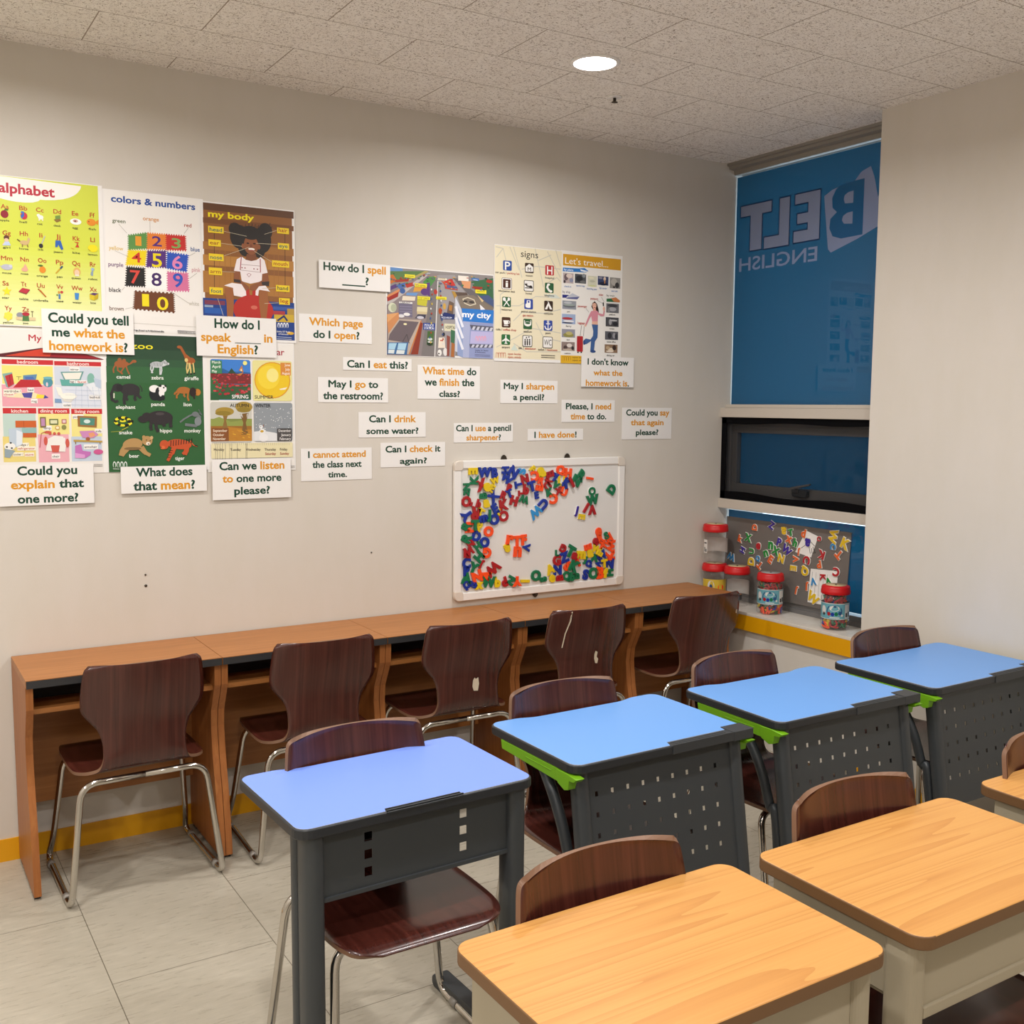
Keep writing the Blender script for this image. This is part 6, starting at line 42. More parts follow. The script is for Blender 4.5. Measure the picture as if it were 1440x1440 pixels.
'card:could tell':[["T",[[537,"Could you tell"]],[[-30849,18561],[-28232,18557]],333,2],["T",[[537,"me "],[538,"what the"]],[[-30746,18109],[-28376,18078]],305,2],["T",[[538,"homework is"],[537,"?"]],[[-30849,17656],[-28290,17600]],321,2]],
'card:how speak':[["T",[[537,"How do I"]],[[-25216,18600],[-23515,18635]],343,2],["T",[[538,"speak"]],[[-25716,18118],[-24596,18137]],310,2],["T",[[538,"in"]],[[-23360,18151],[-23030,18155]],317,2],["T",[[538,"English"],[537,"?"]],[[-25119,17699],[-23598,17699]],329,2],["R",537,[[-24470,18102],[-23484,18075]]]],
'card:explain':[["T",[[537,"Could you"]],[[-31997,13408],[-30102,13374]],306,2],["T",[[538,"explain"],[537," that"]],[[-32210,12962],[-29896,12900]],293,2],["T",[[537,"one more?"]],[[-32020,12471],[-30093,12409]],293,2]],
'card:mean':[["T",[[537,"What does"]],[[-28143,13256],[-26144,13211]],308,2],["T",[[537,"that "],[538,"mean"],[537,"?"]],[[-28245,12764],[-26063,12707]],324,2]],
'card:listen':[["T",[[537,"Can we "],[538,"listen"]],[[-25152,13404],[-22642,13353]],305,2],["T",[[538,"to"],[537," one more"]],[[-25043,12940],[-22768,12889]],290,2],["T",[[537,"please?"]],[[-24612,12461],[-23231,12423]],291,2]],
'card:spell':[["T",[[537,"How do I "],[538,"spell"]],[[-20954,21004],[-18322,21010]],307,2],["T",[[537,"?"]],[[-19209,20545],[-19060,20541]],296,2],["R",537,[[-20189,20508],[-19209,20458]]]],
'card:which':[["T",[[538,"Which page"]],[[-21546,18867],[-19297,18907]],294,2],["T",[[537,"do I "],[538,"open"],[537,"?"]],[[-21377,18392],[-19449,18426]],294,2]],
'card:eat':[["T",[[537,"Can I "],[538,"eat"],[537," this?"]],[[-19990,17312],[-17327,17300]],289,2]],
'card:time':[["T",[[538,"What time"],[537," do"]],[[-16657,17104],[-14105,17121]],301,2],["T",[[537,"we "],[538,"finish"],[537," the"]],[[-16570,16646],[-14205,16653]],302,2],["T",[[537,"class?"]],[[-15887,16191],[-14900,16179]],259,2]],
'card:restroom':[["T",[[537,"May I "],[538,"go"],[537," to"]],[[-20782,16514],[-18656,16510]],286,2],["T",[[537,"the restroom?"]],[[-21003,16054],[-18446,16042]],287,2]],
'card:drink':[["T",[[537,"Can I "],[538,"drink"]],[[-19067,15160],[-16957,15118]],280,2],["T",[[537,"some water?"]],[[-19184,14690],[-16855,14641]],253,2]],
'card:check':[["T",[[537,"Can I "],[538,"check"],[537," it"]],[[-18353,13932],[-15831,13887]],271,2],["T",[[537,"again?"]],[[-17712,13446],[-16465,13416]],243,2]],
'card:attend':[["T",[[537,"I "],[538,"cannot attend"]],[[-21653,13769],[-19222,13746]],260,2],["T",[[537,"the class next"]],[[-21481,13380],[-19406,13347]],260,2],["T",[[537,"time."]],[[-20840,12974],[-20035,12963]],233,2]],
'card:dont':[["T",[[537,"I don't know"]],[[-8353,17728],[-6006,17697]],278,2],["T",[[538,"what the"]],[[-8019,17232],[-6354,17238]],251,2],["T",[[538,"homework is"],[537,"."]],[[-8439,16762],[-5966,16750]],280,2]],
'card:sharpen':[["T",[[537,"May I "],[538,"sharpen"]],[[-12745,16566],[-10112,16534]],280,2],["T",[[537,"a pencil?"]],[[-12259,16090],[-10638,16076]],267,2]],
'card:need':[["T",[[537,"Please, I "],[538,"need"]],[[-9470,15702],[-6925,15682]],278,2],["T",[[538,"time"],[537," to do."]],[[-9212,15242],[-7199,15232]],278,2]],
'card:say':[["T",[[537,"Could you "],[538,"say"]],[[-6045,15415],[-3430,15401]],289,2],["T",[[538,"that again"]],[[-5763,14965],[-3778,14949]],260,2],["T",[[537,"please?"]],[[-5451,14497],[-4087,14484]],261,2]],
'card:done':[["T",[[537,"I "],[538,"have done"],[537,"!"]],[[-11146,14436],[-8861,14411]],273,2]],
'card:use':[["T",[[537,"Can I "],[538,"use"],[537," a pencil"]],[[-15087,14763],[-12358,14724]],265,2],["T",[[538,"sharpener"],[537,"?"]],[[-14587,14358],[-12871,14349]],243,2]],
}
SHEET={'could tell': ((-3.105, 1.9), (-2.807, 1.753)), 'how speak': ((-2.588, 1.904), (-2.288, 1.758)), 'explain': ((-3.257, 1.374), (-2.957, 1.235)), 'mean': ((-2.866, 1.359), (-2.563, 1.263)), 'listen': ((-2.542, 1.378), (-2.239, 1.226)), 'spell': ((-2.114, 2.138), (-1.813, 2.033)), 'which': ((-2.195, 1.93), (-1.892, 1.824)), 'eat': ((-2.016, 1.77), (-1.716, 1.72)), 'time': ((-1.689, 1.748), (-1.393, 1.609)), 'restroom': ((-2.121, 1.69), (-1.822, 1.592)), 'drink': ((-1.952, 1.554), (-1.652, 1.452)), 'check': ((-1.857, 1.43), (-1.561, 1.33)), 'attend': ((-2.195, 1.412), (-1.896, 1.285)), 'dont': ((-0.869, 1.808), (-0.569, 1.671)), 'sharpen': ((-1.291, 1.694), (-0.993, 1.594)), 'need': ((-0.97, 1.611), (-0.672, 1.511)), 'say': ((-0.628, 1.577), (-0.328, 1.429)), 'use': ((-1.519, 1.509), (-1.226, 1.426)), 'done': ((-1.149, 1.481), (-0.85, 1.43))}
MAGS=[('w','E','yellow',-1.4354,1.3044,-90,0.0399,0),('w','W','blue',-1.3781,1.2981,0,0.0392,0),('w','B','blue',-1.3288,1.2954,4,0.0383,0),('w','K','green',-1.4292,1.2673,88,0.0358,0),('w','N','green',-1.4809,1.2386,90,0.0294,0),('w','Z','green',-1.4821,1.2134,80,0.0252,0),('w','X','red',-1.3938,1.245,20,0.0424,0),('w','e','yellow',-1.3692,1.2345,10,0.0351,0),('w','W','yellow',-1.3261,1.2608,18,0.0256,0),('w','E','yellow',-1.3408,1.2271,-30,0.032,0),('w','H','blue',-1.274,1.3052,90,0.0321,0),('w','W','blue',-1.2662,1.2685,-40,0.0365,0),('w','N','blue',-1.2323,1.2944,-35,0.0431,0),('w','B','green',-1.3855,1.1979,90,0.0319,0),('w','X','blue',-1.3344,1.1927,42,0.0406,0),('w','E','blue',-1.3242,1.1386,28,0.0408,0),('w','Q','red',-1.4676,1.1728,35,0.0464,0),('w','h','red',-1.4069,1.1648,-18,0.0319,0),('w','a','yellow',-1.3677,1.1631,5,0.032,0),('w','A','yellow',-1.397,1.1357,35,0.0319,0),('w','Y','blue',-1.4758,1.1172,120,0.0443,0),('w','R','red',-1.4287,1.1223,160,0.0509,0),('w','m','blue',-1.3834,1.0976,10,0.0299,0),('w','J','green',-1.36,1.1103,0,0.0471,0),('w','O','blue',-1.3289,1.0916,0,0.0419,0),('w','O','red',-1.2814,1.1042,0,0.0432,1),('w','L','yellow',-1.3016,1.1246,-45,0.028,0),('w','R','red',-1.2808,1.1937,-25,0.0323,0),('w','P','red',-1.2533,1.2271,-20,0.0302,0),('w','T','blue',-1.2531,1.2023,20,0.0324,0),('w','K','red',-1.2805,1.1538,8,0.041,0),('w','H','red',-1.2287,1.1689,-18,0.039,0),('w','R','green',-1.4842,1.0701,60,0.0402,0),('w','Z','orange',-1.4504,1.065,0,0.0403,0),('w','T','green',-1.4285,1.0734,0,0.0404,0),('w','P','yellow',-1.4004,1.0633,12,0.0384,0),('w','S','light blue',-1.189,1.2975,80,0.0368,1),('w','N','red',-1.1733,1.2623,12,0.0369,0),('w','T','blue',-1.2064,1.2395,100,0.0325,0),('w','b','red',-1.1664,1.2164,-5,0.0414,0),('w','T','red',-1.192,1.1999,90,0.0261,0),('w','M','green',-1.1763,1.1732,-18,0.0305,0),('w','F','yellow',-1.1336,1.3057,-50,0.0283,0),('w','a','yellow',-1.0852,1.2902,20,0.0416,0),('w','C','orange',-1.1203,1.2737,185,0.0415,0),('w','R','orange',-1.0861,1.2529,-20,0.0329,0),('w','E','orange',-1.0963,1.2203,80,0.0351,0),('w','T','blue',-1.1407,1.2296,15,0.0415,0),('w','E','blue',-1.1103,1.189,10,0.0285,0),('w','E','red',-1.0416,1.2802,105,0.0374,0),('w','K','red',-1.0439,1.2538,40,0.0309,0),('w','U','red',-1.0542,1.2298,-140,0.0331,0),('w','y','blue',-1.0108,1.2638,-20,0.0354,0),('w','V','green',-1.0077,1.2304,-40,0.031,0),('w','U','yellow',-0.9777,1.2472,-3,0.0411,1),('w','Q','orange',-0.9831,1.294,10,0.0443,0),('w','H','orange',-0.9412,1.2828,-5,0.0379,0),('w','K','blue',-0.9473,1.235,-35,0.0424,0),('w','I','red',-0.927,1.241,30,0.0447,0),('w','K','green',-1.0406,1.2006,10,0.0332,0),('w','X','red',-0.9926,1.2032,15,0.0289,0),('w','U','orange',-0.963,1.1988,-20,0.0357,0),('w','C','orange',-1.0189,1.1687,180,0.0422,0),('w','U','blue',-1.0744,1.1479,132,0.0419,0),('w','M','light blue',-1.1147,1.1145,38,0.0418,1),('w','N','green',-0.8949,1.2467,-30,0.0426,0),('w','R','green',-0.8664,1.2683,-38,0.0427,0),('w','I','orange',-0.8204,1.2544,80,0.0339,0),('w','D','green',-0.6951,1.2011,55,0.0413,0),('w','O','green',-0.8068,1.1951,0,0.0341,1),('w','W','green',-0.8033,1.1551,8,0.0409,0),('w','l','red',-0.839,1.1192,-35,0.0431,0),('w','V','red',-0.8039,1.1096,180,0.041,0),('w','j','purple',-0.8926,1.1059,-15,0.0451,1),('w','E','yellow',-0.8633,1.0796,-100,0.034,1),('w','O','orange',-1.3572,1.0413,0,0.0408,0),('w','R','green',-1.4756,1.0196,60,0.0424,0),('w','D','blue',-1.4174,1.0246,-20,0.0406,0),('w','N','red',-1.4453,0.9922,40,0.0298,0),('w','O','blue',-1.3768,0.9952,-10,0.0408,0),('w','H','green',-1.4099,0.9792,38,0.0321,0),('w','R','red',-1.4815,0.952,180,0.0383,0),('w','M','red',-1.4634,0.9635,20,0.0341,0),('w','G','orange',-1.3642,0.9481,170,0.0409,0),('w','H','green',-1.4036,0.9337,48,0.0408,0),('w','Y','green',-1.4304,0.8884,-25,0.0407,0),('w','J','red',-1.3899,0.9004,150,0.0366,0),('w','C','blue',-1.479,0.9103,0,0.0405,0),('w','P','blue',-1.4741,0.8769,0,0.0384,0),('w','M','red',-1.3352,0.8767,38,0.0456,0),('w','A','orange',-1.3687,0.8512,65,0.0389,0),('w','N','orange',-1.4131,0.8484,18,0.0474,0),('w','A','green',-1.4861,0.8458,-10,0.0448,0),('w','Q','blue',-1.4788,0.8152,-30,0.0364,0),('w','S','blue',-1.4375,0.817,70,0.0408,0),('w','x','yellow',-1.4031,0.8076,0,0.0281,0),('w','M','green',-1.3561,0.8198,175,0.0434,0),('w','b','yellow',-1.311,0.816,4,0.0415,0),('w','d','red',-1.2757,0.813,20,0.0394,0),('w','N','green',-1.24,0.8155,60,0.0374,0),('w','Y','orange',-1.2143,0.8122,180,0.0397,0),('w','r','orange',-1.248,0.9957,-10,0.0414,0),('w','T','orange',-1.2109,0.9901,0,0.0416,0),('w','F','orange',-1.1749,0.9933,3,0.0418,0),('w','a','yellow',-1.263,0.9618,-170,0.0327,0),('w','n','orange',-1.208,0.9427,-5,0.0417,0),('w','V','blue',-1.1629,0.9584,-100,0.0331,0),('w','l','yellow',-1.168,0.8083,85,0.0421,0),('w','O','green',-1.1106,0.8281,0,0.0446,0),('w','S','green',-1.0707,0.8069,100,0.0337,0),('w','G','red',-0.9981,0.8889,0,0.0428,0),('w','N','blue',-0.9935,0.8445,0,0.0407,0),('w','A','yellow',-1.0326,0.851,20,0.0405,0),('w','e','yellow',-1.0226,0.8074,0,0.0316,0),('w','L','green',-0.9972,0.9214,0,0.027,0),('w','G','red',-0.9645,0.9406,150,0.0338,0),('w','Z','blue',-0.9571,0.8994,15,0.043,0),('w','T','green',-0.922,0.9241,-30,0.0476,0),('w','a','red',-0.9051,0.9014,-20,0.0319,0),('w','m','yellow',-0.8637,0.9041,-5,0.0343,0),('w','T','orange',-0.8798,0.8722,28,0.0388,0),('w','S','orange',-0.9388,0.8584,-45,0.0431,0),('w','B','red',-0.9816,0.8062,90,0.034,0),('w','Q','green',-0.9435,0.8099,0,0.0432,0),('w','b','green',-0.9174,0.8032,-10,0.0365,0),('w','B','green',-0.8913,0.8068,90,0.0343,0),('w','K','green',-0.9044,0.8546,-30,0.0501,0),('w','J','green',-0.841,0.8773,-25,0.0344,0),('w','a','yellow',-0.8135,0.9075,10,0.0345,0),('w','E','orange',-0.8253,0.9381,102,0.0367,0),('w','e','red',-0.7821,0.9605,0,0.0322,0),('w','e','orange',-0.7659,1.0055,0,0.0345,0),('w','R','orange',-0.754,0.9749,20,0.0346,0),('w','X','orange',-0.7421,0.9441,10,0.0347,0),('w','S','green',-0.7214,0.9844,20,0.0324,0),('w','W','orange',-0.7052,0.9626,55,0.0371,0),('w','M','orange',-0.6946,0.934,80,0.0372,0),('w','K','orange',-0.6966,0.8923,95,0.0442,0),('w','W','yellow',-0.7772,0.9234,-30,0.0346,0),('w','E','yellow',-0.7655,0.9041,60,0.03,0),('w','A','green',-0.7878,0.8849,-10,0.0346,0),('w','W','blue',-0.7467,0.8889,38,0.0347,0),('w','N','blue',-0.759,0.8597,50,0.0301,0),('w','Q','blue',-0.8197,0.8585,10,0.0345,0),('w','S','blue',-0.8371,0.8104,-10,0.0437,0),('w','O','green',-0.7921,0.8137,0,0.0485,0),('w','B','orange',-0.7538,0.813,0,0.0511,0),('w','T','yellow',-0.7361,0.8557,5,0.0348,0),('w','f','yellow',-0.728,0.8109,0,0.0419,0),('w','N','blue',-0.7001,0.853,-5,0.0443,0),('w','H','green',-0.6978,0.8062,90,0.0351,0),('g','D','orange',-0.2049,0.9997,90,0.0362,0),('g','Z','purple',-0.3168,1.0208,-25,0.0402,0),('g','a','yellow',-0.3952,1.003,180,0.0397,0),('g','k','orange',-0.111,0.9333,-15,0.0393,0),('g','X','green',-0.1652,0.9443,-10,0.0438,0),('g','M','light blue',-0.054,0.8369,-15,0.0398,0),('g','H','purple',-0.1321,0.879,72,0.0368,0),('g','U','green',-0.1931,0.8803,90,0.0364,0),('g','e','red',-0.2368,0.9112,-10,0.0361,0),('g','D','yellow',-0.1935,0.8303,90,0.0462,0),('g','Q','light blue',-0.2377,0.8495,0,0.0338,0),('g','T','orange',-0.2523,0.8186,142,0.041,0),('g','n','green',-0.2889,0.8813,25,0.0358,0),('g','n','green',-0.3178,0.9232,0,0.0404,0),('g','X','green',-0.3523,0.9023,-20,0.0449,0),('g','P','purple',-0.371,0.946,-15,0.0423,0),('g','E','orange',-0.3223,0.8568,-28,0.0452,0),('g','N','yellow',-0.3885,0.8701,-12,0.0447,0),('g','W','purple',-0.4209,0.9143,-32,0.0443,0),('g','T','green',-0.44,0.9998,15,0.0362,0),('g','x','orange',-0.4304,0.9651,-15,0.0335,0),('g','h','green',-0.4714,0.9544,-15,0.0444,0),('g','d','orange',-0.5181,1.0041,-10,0.0439,0),('g','a','purple',-0.545,0.9643,175,0.041,0),('g','O','red',-0.6125,0.9885,0,0.0324,0),('g','M','yellow',-0.6904,1.0093,78,0.0506,0),('g','K','yellow',-0.7618,0.9829,-22,0.0526,0),('g','C','light blue',-0.6943,0.9629,-90,0.0346,0),('g','T','orange',-0.7295,0.9311,140,0.0451,0),('g','J','orange',-0.4969,0.9157,178,0.0415,0),('g','V','orange',-0.4803,0.8787,95,0.0389,0),('g','C','red',-0.5452,0.883,-100,0.0466,0),('g','K','red',-0.6297,0.9185,165,0.0432,0),('g','P','orange',-0.6197,0.8723,195,0.0406,0),('g','E','yellow',-0.4677,0.8337,-90,0.0418,0),('g','Q','yellow',-0.5386,0.8323,180,0.0523,0),('g','C','red',-0.72,0.8509,175,0.0453,0),('g','K','red',-0.6467,0.8161,-85,0.0351,0),('g','A','green',-0.678,0.8071,20,0.0296,0),('g','V','light blue',-0.5921,0.7903,195,0.0382,0),('g','J','orange',-0.5579,0.7631,180,0.0467,0),('g','J','orange',-0.496,0.7341,170,0.0445,0),('g','W','yellow',-0.5957,0.7138,-30,0.052,0)]
# ------------------------------------------------------------------ materials
def lin(h):
    if isinstance(h, str):
        h = h.lstrip('#'); c = [int(h[i:i+2], 16)/255 for i in (0, 2, 4)]
    else: c = h
    return tuple((v/12.92 if v <= .04045 else ((v+.055)/1.055)**2.4) for v in c)
MATS = {}
def mat(name, col, rough=.5, metal=0., spec=.5, **kw):
    if name in MATS: return MATS[name]
    m = bpy.data.materials.new(name); m.use_nodes = True; MATS[name] = m
    b = m.node_tree.nodes['Principled BSDF']
    b.inputs['Base Color'].default_value = (*lin(col), 1); b.inputs['Roughness'].default_value = rough
    b.inputs['Metallic'].default_value = metal; b.inputs['Specular IOR Level'].default_value = spec
    for k, v in kw.items():
        b.inputs[k.replace('_', ' ')].default_value = v
    return m
def nt(m): return m.node_tree.nodes, m.node_tree.links, m.node_tree.nodes['Principled BSDF']
def mapping(N, L, scale=(1, 1, 1), rot=(0, 0, 0), src='Object'):
    tc = N.new('ShaderNodeTexCoord'); mp = N.new('ShaderNodeMapping')
    mp.inputs['Scale'].default_value = scale; mp.inputs['Rotation'].default_value = rot
    L.new(tc.outputs[src], mp.inputs['Vector']); return mp.outputs['Vector']
def ramp(N, L, fac, stops):
    r = N.new('ShaderNodeValToRGB'); els = r.color_ramp.elements
    while len(els) < len(stops): els.new(.5)
    for e, (p, c) in zip(els, stops): e.position = p; e.color = (*lin(c), 1)
    L.new(fac, r.inputs['Fac']); return r.outputs['Color']
def noise(N, L, vec, scale, detail=4., rough=.5, dist=0.):
    n = N.new('ShaderNodeTexNoise'); n.inputs['Scale'].default_value = scale; n.inputs['Detail'].default_value = detail
    n.inputs['Roughness'].default_value = rough; n.inputs['Distortion'].default_value = dist
    L.new(vec, n.inputs['Vector']); return n.outputs['Fac']
def bump(N, L, b, height, strength, dist=.001):
    k = N.new('ShaderNodeBump'); k.inputs['Strength'].default_value = strength; k.inputs['Distance'].default_value = dist
    L.new(height, k.inputs['Height']); L.new(k.outputs['Normal'], b.inputs['Normal'])
def math_node(N, L, op, a, b=None):
    n = N.new('ShaderNodeMath'); n.operation = op
    for i, v in enumerate((a, b)):
        if v is None: continue
        if isinstance(v, (int, float)): n.inputs[i].default_value = v
        else: L.new(v, n.inputs[i])
    return n.outputs[0]

def wall_mat():
    m = mat('wallpaper', '#d2ccc2', .82, spec=.25); N, L, b = nt(m)
    v = mapping(N, L, (1, 1, 1)); f = noise(N, L, v, 420, 2)
    v2 = mapping(N, L, (1, 1, .35)); g = noise(N, L, v2, 9, 5, .6)
    c = ramp(N, L, g, [(.3, '#d0cabf'), (.7, '#d3cdc4')]); L.new(c, b.inputs['Base Color']); bump(N, L, b, f, .22, .0015)
    return m
def ceiling_mat():
    m = mat('mineral_fibre_tile', '#b9b1a6', .9, spec=.15); N, L, b = nt(m)
    tc = N.new('ShaderNodeTexCoord'); sep = N.new('ShaderNodeSeparateXYZ'); L.new(tc.outputs['Object'], sep.inputs[0])
    X, Yc = sep.outputs[0], sep.outputs[1]
    # staggered tiles .61 x .30
    row = math_node(N, L, 'DIVIDE', math_node(N, L, 'ADD', Yc, .138+30.1), .301)
    fr = math_node(N, L, 'FRACT', row); ri = math_node(N, L, 'FLOOR', row)
    odd = math_node(N, L, 'MODULO', ri, 2.0)
    sh = math_node(N, L, 'MULTIPLY', odd, .3045)
    cx = math_node(N, L, 'DIVIDE', math_node(N, L, 'ADD', math_node(N, L, 'ADD', X, 2.668+60.9), sh), .609)
    fx = math_node(N, L, 'FRACT', cx)
    ly = math_node(N, L, 'LESS_THAN', fr, .011); lx = math_node(N, L, 'LESS_THAN', fx, .0065)
    joint = math_node(N, L, 'MAXIMUM', ly, lx)
    # fissures: short worms, thresholded stretched noise with random direction, and pin holes
    d = noise(N, L, tc.outputs['Object'], 14, 2); 
    v1 = mapping(N, L, (70, 250, 1)); n1 = noise(N, L, v1, 1.0, 2, .5, 1.3)
    v2 = mapping(N, L, (220, 90, 1)); n2 = noise(N, L, v2, 1.0, 2, .5, 1.3)
    w1 = math_node(N, L, 'GREATER_THAN', n1, .625); w2 = math_node(N, L, 'GREATER_THAN', n2, .64)
    worm = math_node(N, L, 'MAXIMUM', w1, w2)
    mixa = N.new('ShaderNodeMix'); mixa.data_type = 'RGBA'; L.new(worm, mixa.inputs[0])
    c0 = ramp(N, L, d, [(.3, '#f1ece5'), (.7, '#f6f2ec')]); L.new(c0, mixa.inputs[6]); mixa.inputs[7].default_value = (*lin('#978a7d'), 1)
    mixb = N.new('ShaderNodeMix'); mixb.data_type = 'RGBA'; L.new(joint, mixb.inputs[0]); L.new(mixa.outputs[2], mixb.inputs[6])
    mixb.inputs[7].default_value = (*lin('#a09486'), 1); L.new(mixb.outputs[2], b.inputs['Base Color'])
    bump(N, L, b, math_node(N, L, 'SUBTRACT', 1.0, math_node(N, L, 'MAXIMUM', worm, joint)), .5, .002)
    return m
def floor_mat():
    m = mat('vinyl_floor_tile', '#b9b3a6', .3, spec=.4); N, L, b = nt(m)
    tc = N.new('ShaderNodeTexCoord'); sep = N.new('ShaderNodeSeparateXYZ'); L.new(tc.outputs['Object'], sep.inputs[0])
    X, Yc = sep.outputs[0], sep.outputs[1]
    col = math_node(N, L, 'DIVIDE', math_node(N, L, 'ADD', X, 3.129+45.45), .4545)
    fx = math_node(N, L, 'FRACT', col); ci = math_node(N, L, 'FLOOR', col); odd = math_node(N, L, 'MODULO', ci, 2.0)
    ry = math_node(N, L, 'FRACT', math_node(N, L, 'DIVIDE', math_node(N, L, 'ADD', math_node(N, L, 'ADD', Yc, 1.003+90.9), math_node(N, L, 'MULTIPLY', odd, .4545)), .909))
    joint = math_node(N, L, 'MAXIMUM', math_node(N, L, 'LESS_THAN', fx, .0055), math_node(N, L, 'LESS_THAN', ry, .0028))
    n1 = noise(N, L, mapping(N, L, (14, 70, 1), (0, 0, .12)), 1.0, 6, .65, .4); n2 = noise(N, L, mapping(N, L, (1, 1, 1)), 2.2, 3)
    c = ramp(N, L, n1, [(.28, '#ada696'), (.5, '#b3ac9c'), (.72, '#beb7a7')])
    mx = N.new('ShaderNodeMix'); mx.data_type = 'RGBA'; mx.blend_type = 'MULTIPLY'; mx.inputs[0].default_value = .35
    L.new(c, mx.inputs[6]); L.new(ramp(N, L, n2, [(.3, '#c9c5bc'), (.7, '#ffffff')]), mx.inputs[7])
    mj = N.new('ShaderNodeMix'); mj.data_type = 'RGBA'; L.new(joint, mj.inputs[0]); L.new(mx.outputs[2], mj.inputs[6]); mj.inputs[7].default_value = (*lin('#6c6558'), 1)
    L.new(mj.outputs[2], b.inputs['Base Color'])
    L.new(ramp(N, L, n1, [(.3, (.52,)*3), (.7, (.66,)*3)]), b.inputs['Roughness'])
    bump(N, L, b, n1, .06, .001)
    return m
def wood_mat(name, stops, scale, rough, spec=.5, ring=0., coat=0., fine=.0):
    """straight / cathedral grain along the axis with the smallest scale"""
    m = mat(name, '#a06a3a', rough, spec=spec); N, L, b = nt(m)
    v = mapping(N, L, scale); n = noise(N, L, v, 1.0, 6, .6, .6)
    if ring:
        w = N.new('ShaderNodeTexWave'); w.wave_type = 'BANDS'; w.bands_direction = 'Y'; w.inputs['Scale'].default_value = ring
        w.inputs['Distortion'].default_value = 5.; w.inputs['Detail'].default_value = 3.; w.inputs['Detail Scale'].default_value = .9; w.inputs['Detail Roughness'].default_value = .6
        L.new(mapping(N, L, (.22, 1.0, .22)), w.inputs['Vector'])
        n = math_node(N, L, 'ADD', math_node(N, L, 'MULTIPLY', n, .72), math_node(N, L, 'MULTIPLY', w.outputs['Fac'], .28))
    L.new(ramp(N, L, n, stops), b.inputs['Base Color'])
    if coat: b.inputs['Coat Weight'].default_value = coat; b.inputs['Coat Roughness'].default_value = .12
    return m

def oak_mat():
    m = mat('beech_laminate', '#d9a468', .42, spec=.35); N, L, b = nt(m)
    v = mapping(N, L, (.32, 9.0, 1.0)); w = noise(N, L, v, 1.2, 1.2, .4, .05)          # broad flowing field
    f = math_node(N, L, 'FRACT', math_node(N, L, 'MULTIPLY', w, 15.0))                   # contour lines of it = growth rings
    ln = math_node(N, L, 'SUBTRACT', 1.0, math_node(N, L, 'POWER', f, 2.2))
    fine = noise(N, L, mapping(N, L, (6, 210, 6)), 1.0, 3)
    k = math_node(N, L, 'ADD', math_node(N, L, 'MULTIPLY', ln, .5), math_node(N, L, 'MULTIPLY', fine, .5))
    L.new(ramp(N, L, k, [(.1, '#b57d40'), (.45, '#c28b4a'), (.8, '#ca9653')]), b.inputs['Base Color'])
    return m
M_WALL, M_CEIL, M_FLOOR = wall_mat(), ceiling_mat(), floor_mat()
M_YEL = mat('yellow_skirting', '#e0a000', .45)
M_TRIM = mat('window_trim_paint', '#c4bcb0', .5)
M_GREYTRIM = mat('grey_cornice', '#8d8880', .55)
M_STONE = wood_mat('sill_stone', [(.3, '#cfc9bd'), (.7, '#ddd7cc')], (18, 18, 18), .35)
M_ALU = mat('grey_window_profile', '#7b7a79', .45, .3)
M_TAPE = mat('black_hook_tape', '#07070a', .9, spec=.1)
M_CHAIR = wood_mat('rosewood_ply', [(.25, '#35150f'), (.5, '#472019'), (.65, '#52271f'), (.85, '#65362a')], (70, 2.0, 2.0), .26, .5, coat=.3)
M_PLYEDGE = mat('ply_edge', '#7a5a44', .5)
M_CHROME = mat('chrome', '#c8c4be', .12, 1.0)
M_GLIDE = mat('clear_glide', '#8f8a82', .3)
M_ORANGE = wood_mat('cherry_laminate', [(.25, '#96602f'), (.5, '#a66c38'), (.75, '#b47a44')], (3, 60, 60), .42, .4)
M_ORANGE_V = wood_mat('cherry_laminate_upright', [(.25, '#8f562a'), (.5, '#a06232'), (.75, '#ad703c')], (60, 60, 3), .45, .4)
M_DARKEDGE = mat('dark_edge_band', '#2c2c2e', .5)
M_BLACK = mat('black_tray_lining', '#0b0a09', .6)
M_BLUE1 = mat('periwinkle_laminate', '#7796ea', .42, spec=.35)
M_BLUE2 = mat('sky_blue_laminate', '#6c9ede', .42, spec=.35)
M_RIM = mat('laminate_bevel_edge', '#c9d6ec', .4)
M_BAND = mat('charcoal_plastic_edge', '#26292d', .42)
M_GREY = mat('charcoal_metal', '#3d4144', .42, .15)
M_GREY2 = mat('charcoal_plastic', '#34373a', .5)
M_LIME = mat('lime_plastic', '#6da616', .4)
M_OAK = oak_mat()
M_OAKEDGE = mat('brown_edge_band', '#705030', .5)
M_CREAM = mat('cream_metal', '#a69c86', .45)
M_PAPER = mat('card_paper', '#eae8e5', .45, spec=.35)
M_WHITE = mat('white_plastic', '#ebe9e5', .35)
M_BOARD = mat('white_board_enamel', '#e2e1de', .25)
M_BOARDC = mat('cream_corner_plastic', '#d9d0c4', .4)
M_STEEL = mat('dark_steel', '#4d463e', .4, .8)
M_MAGB = mat('grey_magnetic_sheet', '#6f6a66', .25, spec=.5)
M_REDLID = mat('red_lid_plastic', '#c8141a', .35)
M_FOAM = mat('white_foam', '#eceae4', .6)
M_CHIP = mat('bare_wood_chip', '#d9cbb4', .7)
MAGC = {'yellow': '#e2c418', 'blue': '#123196', 'red': '#a81820', 'green': '#0f7048', 'orange': '#f8501c', 'light blue': '#2f8fd0', 'purple': '#3a2690'}
M_MAG = {k: mat('magnet_' + k.replace(' ', '_'), v, .35) for k, v in MAGC.items()}
M_MAG_G = {k: mat('foam_magnet_' + k.replace(' ', '_'), v, .5) for k, v in {'yellow': '#dcb81c', 'blue': '#1c3aa0', 'red': '#b3202a', 'green': '#1f8a3a', 'orange': '#dd6228', 'light blue': '#2f88c4', 'purple': '#3c2796'}.items()}
